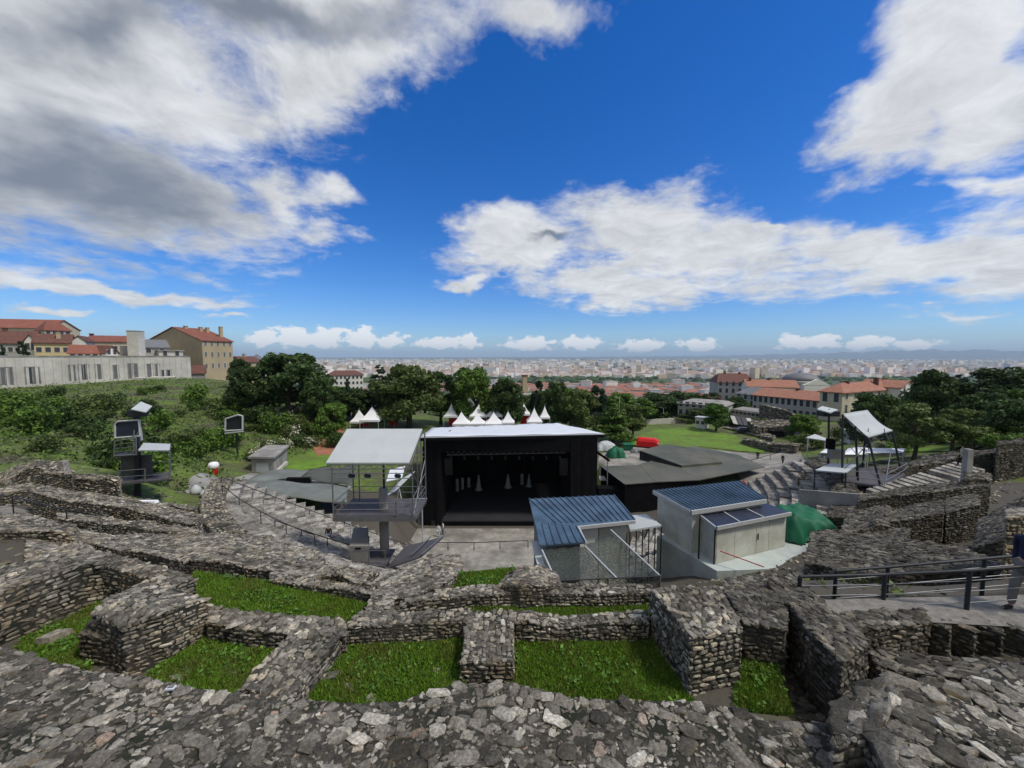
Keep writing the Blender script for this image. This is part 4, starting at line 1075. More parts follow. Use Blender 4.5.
def in_poly(poly, X, Y):
    ins = np.zeros(len(X), bool)
    for i in range(len(poly)):
        (ax, ay), (bx, by) = poly[i], poly[i - 1]
        ins ^= ((ay > Y) != (by > Y)) & (X < (bx - ax) * (Y - ay) / (by - ay + 1e-12) + ax)
    return ins
g = np.random.default_rng(4)
X, Y = g.uniform(-130, -28, 950), g.uniform(35, 126, 950)
k = in_poly(HILL, X, Y); X, Y = X[k], Y[k]
for i in range(min(len(X), 105)):
    if math.hypot(X[i] + 33, Y[i] - 33) < 5: continue
    far = Y[i] > 84 and X[i] < -70
    if far and rng.random() < .88: continue
    shrub(X[i], Y[i], rng.uniform(.8, 1.9) * (.8 if Y[i] > 75 else 1.15), ['leaf_mid', 'leaf_mid', 'leaf_dark', 'leaf_olive', 'leaf_mid'][int(rng.integers(5))], 'leafy green shrub among the thicket covering the slope', 'shrubs thick on the green slope', int(rng.integers(3)), hs=rng.uniform(.6, 1.1))
for i, (px, py, s, lab) in enumerate(((292, 414, 1.9, 'white-flowering bush highest on the bank, under the oak'), (306, 424, 1.7, 'white-flowering bush just above the ochre path'), (296, 433, 1.6, 'white-flowering bush in the middle of the bank'),
                                     (310, 442, 1.3, 'white-flowering bush lowest, by the small lawn'), (268, 447, 1.3, 'white-flowering bush behind the flat-roofed hut'), (256, 455, 1.2, 'white-flowering bush at the back corner of the flat-roofed hut'), (284, 444, 1.2, 'white-flowering bush above the roof end of the hut'))):
    p = onground(px, py + 5, 40); shrub(p.x, p.y, s, 'leaf_olive', lab, 'white-flowering bushes', i % 3, 'flowering_bush', True)
for i, (px, Y) in enumerate(((892, 60), (905, 58), (928, 61), (944, 60), (968, 57), (980, 52), (1000, 50), (1012, 47), (850, 78), (872, 74), (800, 84), (815, 80), (690, 118), (728, 112), (764, 104), (610, 100), (596, 96), (574, 92))):
    shrub((px - 512) / F * Y, Y, 1.0 + .5 * ((i * 7) % 3), ['leaf_dark', 'leaf_mid', 'leaf_olive'][i % 3], 'low green bush at the edge of the lawns beyond the far seats', 'bushes at the edge of the lawns', i % 3)
# ground cover of the slope: nobody could count it
n = 24000
X, Y = g.uniform(-140, -26, n), g.uniform(34, 130, n); k = in_poly(HILL, X, Y); X, Y = X[k], Y[k]; n = len(X)
Zg = gz(X, Y); c = np.c_[X, Y, Zg + np.abs(rng.normal(size=n)) * .35]
cl = .5 + .5 * np.sin(X * .33 + 2 * np.sin(Y * .21)) * np.sin(Y * .4)
def tufts(c, size, up):
    n = len(c); nr = rng.normal(size=(n, 3)); nr[:, 2] = np.abs(nr[:, 2]) + up; nr /= np.linalg.norm(nr, axis=1)[:, None]
    a = np.cross(nr, rng.normal(size=(n, 3))); a /= np.linalg.norm(a, axis=1)[:, None]; b = np.cross(nr, a); s = size * rng.uniform(.5, 1.4, n)[:, None]
    V = np.stack([c - a * s, c - b * s * .6, c + a * s, c + b * s * .6], 1).reshape(-1, 3)
    return V, np.arange(4 * n).reshape(-1, 4)
kk = ((cl > .3) | (rng.random(n) < .25)) & ((Y < 82) | (rng.random(n) < .35)); c, cl = c[kk], cl[kk]
c3 = np.concatenate([c + rng.normal(size=c.shape) * [.5, .5, .18] for _ in range(4)]); cl3 = np.tile(cl, 4)
for sel, mm in ((cl3 > .55, 'leaf_mid'), (cl3 <= .55, 'leaf_olive')):
    V, Q = tufts(c3[sel], .2, .3); tag(link('undergrowth', np_mesh('undergrowth', V, Q), M[mm]), kind='stuff')
# weeds in the ruins
n = 5000; rr = rng.uniform(31, 44, n); aa = np.radians(rng.uniform(-60, 60, n)); X, Y = rr * np.sin(aa), 50 - rr * np.cos(aa)
k = (np.sin(X * .9) * np.sin(Y * .8 + 1) > .1); X, Y = X[k], Y[k]; c = np.c_[X, Y, gz(X, Y) + .03]
V, Q = tufts(np.concatenate([c + rng.normal(size=c.shape) * [.15, .15, .03] for _ in range(3)]), .09, .2)
tag(link('weeds', np_mesh('weeds', V, Q), M['leaf_olive']), kind='stuff')
# weeds creeping up the foot of the walls round the cells
cw = []
for nm, px, z, d in CELLS:
    q = [np.array(P(x, y, z)) for x, y in px]; ctr = sum(q) / len(q)
    for a, b in zip(q, q[1:] + q[:1]):
        k = int(np.linalg.norm(b - a) * 60); t = rng.random(k)[:, None]; pt = a * (1 - t) + b * t; pt = pt + (ctr - pt) * np.abs(rng.normal(size=(k, 1))) * .12; pt[:, 2] = z + np.abs(rng.normal(size=k)) * .05; cw.append(pt[np.sin(pt[:, 0] * 5 + pt[:, 1] * 4) > -.2])
    k = 60; t = rng.random((k, len(q))); t /= t.sum(1)[:, None]; pt = t @ np.array(q); pt[:, 2] = z + .04; cw.append(np.concatenate([pt + rng.normal(size=pt.shape) * [.04, .04, .015] for _ in range(6)]))
V, Q = tufts(np.concatenate(cw), .035, .3); tag(link('weeds', np_mesh('weeds', V, Q), M['leaf_light']), kind='stuff')
for i, (px, Y, s) in enumerate(((330, 74, 1.6), (318, 78, 2.0), (300, 80, 2.2), (276, 78, 2.4), (256, 80, 2.3), (236, 84, 2.5), (214, 80, 2.2), (196, 88, 2.4), (226, 68, 2.0), (205, 62, 1.9), (180, 58, 1.8), (150, 62, 2.0), (60, 58, 2.1), (30, 52, 2.2), (95, 66, 2.3), (12, 62, 2.2))):
    shrub((px - 512) / F * Y, Y, s, ['leaf_dark', 'leaf_mid', 'leaf_olive', 'leaf_mid'][i % 4], 'tall leafy bush standing above the thicket on the slope', 'tall bushes on the slope', i % 3, hs=1.15)
# wooded fall of the hill below the terrace: reads as one mass
n = 26000
X, Y = g.uniform(-260, 260, n), g.uniform(120, 420, n); Zg = gz(X, Y); hgt = 6 + 4 * np.sin(X * .11) * np.sin(Y * .09 + 1) 
k = (Zg < -24) & (np.abs(X) < Y * 1.2); c = np.c_[X, Y, Zg + hgt * rng.uniform(.2, 1, n)][k]
V, Q = tufts(c, 1.5, .2); tag(link('far_wood', np_mesh('far_wood', V, Q), M['leaf_dark']), kind='stuff')
# ------------------------------------------------------------------ stage and what stands around it
def rail(label, pts, h=1.0, every=1, name='handrail', group=None, mid=(), m='dark_steel', r=0.03, pr=None, cat='railing', mm=None):
    pts = [Vector(p) for p in pts]
    root = thing(name, label, cat, pts[0], group)
    mb = MB(); up = V3(0, 0, h)
    for a, b in zip(pts, pts[1:]): mb.tube(a + up, b + up, r, r, 7)
    mb.build('top_rail', M[m], root)
    for f in mid:
        q = MB()
        for a, b in zip(pts, pts[1:]): q.tube(a + up * f, b + up * f, r * .3, r * .3, 5)
        q.build('wire', M[mm or m], root)
    for p in pts[::every]:
        q = MB(); q.tube(p - V3(0, 0, .25), p + up, pr or r * .9, pr or r * .9, 7); q.tube(p - V3(0, 0, .02), p + V3(0, 0, .02), r * 2.2, r * 2.2, 7); q.build('post', M[m], root)
    return root

def sheet_grid(A, B, C, D, nx, ny, fn, t=0.04):
    """a cloth over the quad A B C D, pushed by fn(u, v)"""
    A, B, C, D = (Vector(q) for q in (A, B, C, D)); vs = []
    for j in range(ny + 1):
        for i in range(nx + 1):
            u, v = i / nx, j / ny
            p = (A * (1 - u) + B * u) * (1 - v) + (D * (1 - u) + C * u) * v
            vs.append(p + Vector(fn(u, v)))
    n = len(vs); fs = []
    for j in range(ny):
        for i in range(nx):
            a = j * (nx + 1) + i; fs.append((a, a + 1, a + nx + 2, a + nx + 1))
    mb = MB(); mb.add(vs, fs, 0, True)
    mb.add([q - V3(0, 0, t) for q in vs], [f[::-1] for f in fs], 0, True)
    b = [i for i in range(nx + 1)] + [j * (nx + 1) + nx for j in range(1, ny + 1)] + [ny * (nx + 1) + i for i in range(nx - 1, -1, -1)] + [j * (nx + 1) for j in range(ny - 1, 0, -1)]
    for i in range(len(b)):
        p, q = b[i], b[(i + 1) % len(b)]
        mb.f.append([p, q, n + q, n + p]); mb.m.append(0); mb.sm.append(False)
    return mb

def folds(amp, fu=3, fv=2, ph=0.0):
    return lambda u, v: (0, 0, amp * (math.sin(u * fu * 6.28 + ph + 2 * math.sin(v * 3)) * math.sin(v * fv * 3.1 + ph) + .5 * math.sin((u + v) * fu * 9)))

def build_stage():
    Y0, Y1, ZD, ZF = 54.0, 70.5, -23.6, -24.35
    xl, xr, ol, orr = -12.6, 12.2, -10.1, 8.4
    root = thing('open_air_stage', 'big black box stage with a flat white roof sheet in the orchestra', 'stage', ((xl + xr) / 2, Y0, ZF))
    m = MB(); m.box(((ol + orr) / 2, (Y0 + Y1) / 2, (ZD + ZF) / 2 + .02), (orr - ol + 3, Y1 - Y0, ZD - ZF)); m.build('stage_deck', M['stage_floor'], root)
    m = MB(); m.box(((ol + orr) / 2, Y0 - .06, (ZD + ZF) / 2 - .05), (orr - ol + .4, .08, ZD - ZF - .1)); m.build('deck_skirt', M['black'], root)
    zt = -11.6
    def drape_wall(name, x0, x1, y0, y1, z0, z1):
        q = MB(); n = max(4, int(math.hypot(x1 - x0, y1 - y0) / .35)); vs = []
        d = Vector((x1 - x0, y1 - y0, 0)); nrm = Vector((-d.y, d.x, 0)).normalized()
        for z in (z0, z1):
            for i in range(n + 1):
                p = V3(x0, y0, 0) + d * (i / n) + nrm * (.09 * math.sin(i * 2.1) + .04 * math.sin(i * .9)); vs.append((p.x, p.y, z))
        q.add(vs, [(i, i + 1, n + 2 + i, n + 1 + i) for i in range(n)], 0, True)
        return q.build(name, M['black'], root)
    drape_wall('front_drape', xl, ol, Y0, Y0, ZF, zt); drape_wall('front_drape', orr, xr, Y0, Y0 + .3, ZF, zt)
    drape_wall('side_drape', xl, xl, Y1, Y0, ZF, -12.75); drape_wall('side_drape', xr, xr, Y0 + .3, Y1, ZF, -12.6)
    m = MB(); m.slab([V3(xl, Y0 + .3, -12.0), V3(xr, Y0 + .5, -11.9), V3(xr - .2, Y1, -12.6), V3(xl, Y1, -12.85)], .1); m.build('sun_block_sheet', M['black'], root)  # unseen black sheet added to stop sun leaking in past the roof edge
    drape_wall('wing_drape', ol, ol + .4, Y0 + .1, Y0 + 7, ZD, zt); drape_wall('wing_drape', orr - .4, orr, Y0 + 7, Y0 + .1, ZD, zt)
    drape_wall('back_drape', xl, xr, Y1, Y1, ZF, -12.85)
    m = MB(); m.box(((ol + orr) / 2, Y0 + .15, -12.55), (orr - ol, .12, 1.9)); m.build('header_drape', M['black'], root)
    # roof sheet, a little rumpled
    q = sheet_grid((-12.9, 53.2, -11.15), (13.2, 54.6, -10.95), (8.2, 70.0, -12.15), (-14.2, 68.5, -12.7), 26, 12, lambda u, v: (0, 0, .07 * math.sin(u * 60) * math.sin(v * 4) + .05 * math.sin(u * 23 + v * 9)), .25)
    rf = q.build('roof_sheet', M['sheet_white'], root)
    q = MB(); q.bar((-12.9, 53.3, -11.55), (13.1, 54.6, -11.35), .5, .42); q.build('roof_fascia', M['black'], root)
    # lattice truss under the header
    q = MB(); z0, z1 = -14.3, -13.75; y = Y0 + 1.2; n = 40
    for z in (z0, z1): q.bar((ol + .6, y, z), (orr - .6, y, z + .35), .07)
    for i in range(n):
        a, b = lerp(ol + .6, orr - .6, i / n), lerp(ol + .6, orr - .6, (i + 1) / n); e = .35 * i / n
        q.bar((a, y, (z0 if i % 2 else z1) + e), (b, y, (z1 if i % 2 else z0) + e), .05)
    tr = q.build('truss', M['steel'], root)
    for i in range(9):
        x = lerp(ol + 1.2, orr - 1.5, i / 8); q = MB(); q.tube((x, y - .1, z0 - .1), (x + .1, y - .35, z0 - .55), .13, .17, 8); q.build('stage_lamp', M['dark_steel'], root)
    for x in (ol + .9, orr - .9):
        for k in range(6):
            q = MB(); q.box((x, Y0 + .9 + .05 * k * k * .3, -14.9 - k * .42), (1.1, .7, .38)); q.build('loudspeaker', M['rubber'], root)
    # overhanging eave end with open lattice
    q = MB()
    for i in range(7):
        q.bar((12.3 + .1 * i, 54.4 + i * .4, -11.5), (12.4 + .1 * i, 54.6 + i * .4, -12.4), .05); q.bar((12.3 + .1 * i, 54.4 + i * .4, -12.4), (12.4 + .1 * i, 54.8 + i * .4, -11.5), .04)
    q.bar((12.2, 54.3, -12.4), (13.0, 57.2, -12.4), .07); q.build('eave_lattice', M['steel'], root)
    # scaffold mast on the near corner
    q = MB(); x, yy = -12.75, 52.9
    for dx, dy in ((0, 0), (-.5, 0), (0, .5), (-.5, .5)): q.bar((x + dx, yy + dy, -24), (x + dx, yy + dy, -10.2), .06)
    for i in range(14):
        z = -23.5 + i * .95; q.bar((x, yy, z), (x - .5, yy, z + .9), .04); q.bar((x - .5, yy, z), (x, yy, z), .04); q.bar((x, yy + .5, z + .9), (x, yy, z), .04)
    q.build('mast', M['steel'], root)
    return root
build_stage()
FIG = [(457.2, 491, 13, .30, 'squat'), (462.5, 489, 12, .3, 'squat'), (468.8, 487, 10, .3, 'squat'), (478.7, 490, 16, .45, 'pin'), (508, 487.5, 14, .5, 'pin'), (522, 484, 11, .32, 'squat'), (529, 486.5, 13, .4, 'pin')]
FL = ['pale stubby figure on the dark stage, first from the stage mast', 'pale stubby figure on the dark stage, second from the stage mast', 'shortest pale stubby figure on the dark stage, third from the mast', 'tallest pale tapering figure with a flared foot, on the dark stage', 'dim tapering figure with a wide base, alone in mid-stage', 'dim blocky figure on the dark stage next to the last tapering one', 'pale tapering figure farthest from the mast on the dark stage']
for (px, py, hp, w, kd), lab in zip(FIG, FL):
    b = P(px, py, -23.6); h = hp / F * b.y
    prof = [(w * 1.5, 0), (w * 1.45, .05 * h), (w * .95, .12 * h), (w * .8, .4 * h), (w * .45, .72 * h), (w * .3, .82 * h), (w * .33, .9 * h), (w * .1, h)] if kd == 'pin' else [(w * 1.1, 0), (w * 1.1, .06 * h), (w * .9, .12 * h), (w * .95, .5 * h), (w * .9, .86 * h), (w * .6, .96 * h), (w * .15, h)]
    MB().lathe((0, 0, 0), prof, 14).solo('stage_figure', M['sheet'], lab, 'statue', 'pale figures on the stage', None).location = b

# wing covers on the far side of the stage
def wing_cover():
    z = -17.9
    pts = [P(600, 466, z), P(625, 484, z), P(655, 482, z), P(700, 480, z), P(765, 467, z), P(738, 455, z), P(692, 446, z), P(660, 458, z), P(640, 465, z)]
    root = thing('wing_cover', 'flat grey-green tarpaulin roof with black skirts spreading beside the stage', 'tarpaulin roof', (16, 58, -23))
    m = MB(); m.slab([pts[0], pts[1], pts[2], pts[8]], .12); m.slab([p + V3(0, 0, .03) for p in (pts[8], pts[2], pts[3], pts[7])], .12); m.slab([p + V3(0, 0, .05) for p in (pts[7], pts[3], pts[4], pts[5], pts[6])], .12)
    m.build('tarp_roof', M['tarp'], root)
    m = MB(); q = [P(625.5, 484, z - .05), P(655, 482.3, z - .05), P(698, 480, z - .05)]
    for a, b in zip(q, q[1:]): m.hexa([V3(a.x, a.y + .1, -24.3), V3(b.x, b.y + .1, -24.3), V3(b.x, b.y + .3, -24.3), V3(a.x, a.y + .3, -24.3)], [V3(a.x, a.y + .1, a.z - .1), V3(b.x, b.y + .1, b.z - .1), V3(b.x, b.y + .3, b.z - .1), V3(a.x, a.y + .3, a.z - .1)])
    a, b = P(625.3, 484, z), P(601, 467, z)
    m.hexa([V3(a.x, a.y, -24.3), V3(b.x, b.y, -24.3), V3(b.x + .2, b.y, -24.3), V3(a.x + .2, a.y, -24.3)], [V3(a.x, a.y, z - .15), V3(b.x, b.y, z - .15), V3(b.x + .2, b.y, z - .15), V3(a.x + .2, a.y, z - .15)])
    m.build('skirt', M['black'], root)
    m = MB(); a, b = P(601, 466, z), P(625, 484, z); m.bar(a + V3(-.1, 0, .05), b + V3(-.1, 0, .05), .16, .1); m.build('roof_edge', M['steel'], root)
    return root
wing_cover()
def side_box():
    zt, zb = -16.6, -18.3
    A, B, C, D, E = P(640, 450.5, zt), P(665, 444, zt), P(700, 449, zt), P(722, 462, zt - .9), P(682, 465.5, zt - .9)
    root = thing('scenery_crate', 'dark box with sloping tarpaulin lid on the tarpaulin roof beside the red cover', 'covered box', (A.x, A.y, zb))
    ps = [A, E, D, C, B]
    m = MB(); m.hexa([V3(p.x, p.y, zb) for p in ps], [p - V3(0, 0, .08) for p in ps]); m.build('body', M['tarp'], root)
    m = MB(); m.slab(ps, .07); m.build('lid', M['tarp'], root)
    m = MB(); a, e = A + V3(-.06, -.06, -.08), E + V3(-.02, -.06, -.08); m.quad(V3(a.x, a.y, zb + .4), V3(e.x, e.y, zb + .4), e, a); m.hexa([V3(a.x, a.y, zb), V3(e.x, e.y, zb), V3(e.x, e.y + .04, zb), V3(a.x, a.y + .04, zb)], [a, e, e + V3(0, .04, 0), a + V3(0, .04, 0)]); m.build('side_panel', M['deck'], root)
side_box()
m = MB(); m.box((14.6, 55.4, -21.7), (4.2, 1.6, 5.2)); m.solo('black_flat', M['black'], 'low black scenery block between the stage drape and the tarpaulin skirts', 'scenery', None)
m = MB(); m.slab([P(599, 476, -19.0), P(600, 480, -19.4), P(612, 480, -19.3), P(611, 475.5, -18.9)], .15); m.solo('white_board', M['sheet'], 'small pale board leaning by the black scenery block', 'board')
m = MB(); a = P(588, 446, 57); b = P(608, 460, 57); m.slab([a, a + V3(.3, 0, 0), b + V3(.3, 0, 0), b], .2); m.bar(a + V3(0, .2, 0), a + V3(0, .2, -5.5), .12); m.bar(b + V3(0, .2, 0), b + V3(0, .2, -4), .12); m.solo('ramp_rail', M['concrete'], 'slanting pale beam running down from the back corner of the stage', 'beam')

# things on the terrace behind
def pile(label, name, mt, x, y, w, d, h, seed, cat='tarp pile'):
    g = np.random.default_rng(seed); z = g1(x, y) + .14; a = g.uniform(0, 6, 6)
    def prof(u, v):
        e = (1 - abs(2 * u - 1) ** 3.2) * (1 - abs(2 * v - 1) ** 3.2)
        return h * (e ** .5) * (.85 + .14 * math.sin(u * 9 + a[0]) * math.sin(v * 7 + a[1]) + .07 * math.sin(u * 23 + a[2] + v * 11))
    mb = sheet_grid((x - w / 2, y - d / 2, z), (x + w / 2, y - d / 2, z), (x + w / 2, y + d / 2, z), (x - w / 2, y + d / 2, z), 18, 14, lambda u, v: (.1 * math.sin(v * 14 + a[3]), .1 * math.sin(u * 16 + a[4]), prof(u, v)), .03)
    return mb.solo(name, M[mt], label, cat)
p = onground(612, 455, 60); pile('white tarpaulin thrown over stacked gear behind the green pile', 'covered_gear', 'sheet', p.x - .3, p.y + 4, 4.2, 3.0, 1.9, 2)
p = onground(616, 457.5, 60); pile('dark green tarpaulin pile on the paved terrace beside the stage roof', 'covered_gear', 'green_tarp', p.x, p.y, 3.4, 2.4, 2.1, 3)
p = onground(628, 451, 60)
r_ = thing('garden_bin', 'small green waste container beside the dark green pile', 'waste bin', (p.x, p.y, p.z + .12)); m = MB(); b = Vector((p.x, p.y, p.z + .12)); m.hexa([b + V3(x, y, .15) for x, y in ((-.8, -.5), (.8, -.5), (.8, .5), (-.8, .5))], [b + V3(x, y, 1.25) for x, y in ((-.95, -.6), (.95, -.6), (.95, .6), (-.95, .6))]); m.build('tub', M['green_tarp'], r_)
m = MB(); m.slab([b + V3(x, y, z) for x, y, z in ((-1, -.65, 1.35), (1, -.65, 1.35), (1, .65, 1.5), (-1, .65, 1.5))], .08); m.build('lid', M['green_tarp'], r_)
for x in (-.6, .6):
    m = MB(); m.tube(b + V3(x, -.4, .12), b + V3(x, -.32, .12), .12, .12, 10); m.build('wheel', M['rubber'], r_)
p = onground(637, 453, 60); pile('low heap of blue-grey bags between the bin and the dark box', 'bag_heap', 'slate', p.x, p.y, 2.6, 1.4, .8, 5, 'bags')
def red_cover():
    p = onground(648, 448, 66); z = p.z + .15
    root = thing('covered_trailer', 'bright red cover over a trailer beside the lawn', 'trailer', (p.x, p.y, z))
    L, W, H = 4.8, 2.4, 2.1; d = Vector((.93, -.36, 0)); n = Vector((.36, .93, 0)); secs = [(-.5, .75), (-.42, 1.0), (.3, .97), (.44, .8), (.5, .4)]
    vs = []; pr = [(-.5, .28), (-.5, .72), (-.4, .93), (-.2, 1.0), (.2, 1.0), (.4, .93), (.5, .72), (.5, .28)]
    for t, hh in secs:
        for a, b in pr: vs.append(Vector((p.x, p.y, z)) + d * (t * L) + n * (a * W) + V3(0, 0, (.3 + (b - .28) / .72 * (H - .3) * hh)))
    k = len(pr); fs = [tuple(range(k)), tuple(range(len(vs) - k, len(vs)))]
    for i in range(len(secs) - 1):
        for j in range(k): fs.append((i * k + j, i * k + (j + 1) % k, (i + 1) * k + (j + 1) % k, (i + 1) * k + j))
    m = MB(); m.add(vs, fs); m.build('cover', M['red'], root)
    for t in (-.2, .2):
        for s in (-.45, .45):
            c = Vector((p.x, p.y, z)) + d * (t * L) + n * (s * W); m = MB(); m.tube(c + n * -.1 + V3(0, 0, .33), c + n * .1 + V3(0, 0, .33), .33, .33, 14); m.build('wheel', M['rubber'], root)
    c = Vector((p.x, p.y, z)) + d * (L * .4) - n * (W * .4) + V3(0, 0, 1.2); m = MB(); m.box(c + V3(.1, -.25, 0), (.35, .1, .35), -.37); m.build('patch', M['tent'], root)
red_cover()

# grey-green tarps, hut, bins on the seat side
def tarp_hall():
    root = thing('tarpaulin_cover', 'pale grey-green tarpaulin stretched over boxes beyond the large seat bank', 'tarpaulin roof', tuple(onground(290, 500, 40)))
    A, B, C, D = P(237, 493, 40), P(347, 503, 41), P(348, 485, 48), P(246, 479, 49)
    sheet_grid(A, B, C, D, 24, 10, lambda u, v: (0, 0, .35 * math.sin(v * 3.1) + .1 * math.sin(u * 14 + v * 3)), .05).build('front_sheet', M['tarp_pale'], root)
    A, B, C, D = P(245, 482, 48), P(300, 478, 49), P(346, 470, 56), P(276, 470, 56)
    sheet_grid(A, B, C, D, 20, 10, lambda u, v: (0, 0, .4 * math.sin(v * 3) + .1 * math.sin(u * 11)), .05).build('back_sheet', M['tarp_pale'], root)
    A, B, C, D = P(300, 478, 49), P(352, 486, 46), P(356, 466, 55), P(320, 469, 56)
    sheet_grid(A, B, C, D, 14, 10, lambda u, v: (0, 0, .5 * math.sin(v * 3) + .1 * math.sin(u * 9)), .05).build('side_sheet', M['tarp'], root)
    m = MB(); m.box(P(299, 483, 48.6) + V3(0, .0, -.3), (3.0, .5, 2.0)); m.build('opening_shade_block', M['black'], root)  # solid black box stands in for the shade under the sheets
    for px, py, d in ((240, 494, 40), (290, 498, 40.6), (344, 503, 41), (302, 482, 48.5), (311, 482, 48.3)):
        p = P(px, py, d); m = MB(); m.tube(p + V3(0, 0, .2), V3(p.x, p.y, g1(p.x, p.y) - .2), .07, .07, 7); m.build('pole', M['dark_steel'], root)
tarp_hall()
def hut():
    A, B = P(252, 473, 58), P(274, 474, 58)
    z0 = min(A.z, B.z) - .1; d = (B - A); d.z = 0; L = d.length; d.normalize(); n = Vector((-.28, .96, 0))
    root = thing('flat_roofed_hut', 'small grey concrete hut with a flat slab roof and pale door', 'hut', (A.x, A.y, z0))
    h = 2.55; D = 7.5; a, b = Vector((A.x, A.y, z0)), Vector((B.x, B.y, z0)); q = [a, b, b + n * D, a + n * D]
    m = MB(); m.hexa(q, [p + V3(0, 0, h) for p in q]); m.build('wall', M['concrete'], root)
    o = [a - d * .35 - n * .4, b + d * .35 - n * .4, b + n * (D + .3) + d * .35, a + n * (D + .3) - d * .35]; m = MB(); m.slab([p + V3(0, 0, h + .32) for p in o], .3); m.build('roof', M['concrete'], root)
    m = MB(); c = a.lerp(b, .48) - n * .03; m.hexa([c - d * .95, c + d * .95, c + d * .95 + n * .06, c - d * .95 + n * .06], [p + V3(0, 0, 1.75) for p in (c - d * .95, c + d * .95, c + d * .95 + n * .06, c - d * .95 + n * .06)]); m.build('door', M['sheet'], root)
    m = MB(); m.hexa([b + d * .02 + n * t for t in (0, 6)] + [b + d * .5 + n * 6, b + d * .5], [b + d * .02 + V3(0, 0, .5), b + d * .02 + n * 6 + V3(0, 0, .5), b + d * .5 + n * 6 + V3(0, 0, .5), b + d * .5 + V3(0, 0, .5)]); m.build('side_ledge', M['concrete_pale'], root)
hut()
p = onground(214, 475, 36)
r_ = thing('covered_bin', 'red bin topped with a bulging white bag at the seat bank corner', 'bin', p); m = MB(); m.lathe(p, [(.4, 0), (.46, .05), (.5, .88), (.5, .92)], 12); m.build('drum', M['red'], r_)
m = MB(); m.lathe(p, [(.5, .92), (.62, 1.1), (.64, 1.4), (.48, 1.68), (.15, 1.78)], 12); m.build('bag', M['tent'], r_)
m = MB(); q = onground(196, 494, 32); m.lathe(q, [(.4, 0), (.5, .25), (.42, .55), (.22, .8), (.08, .9)], 9); m.lathe(q + V3(1.2, -.5, 0), [(.3, 0), (.36, .2), (.26, .45), (.08, .55)], 9); m.solo('cloth_bundle', M['sheet'], 'pale bundled sheets lying at the outer end of the retaining wall', 'bundle')

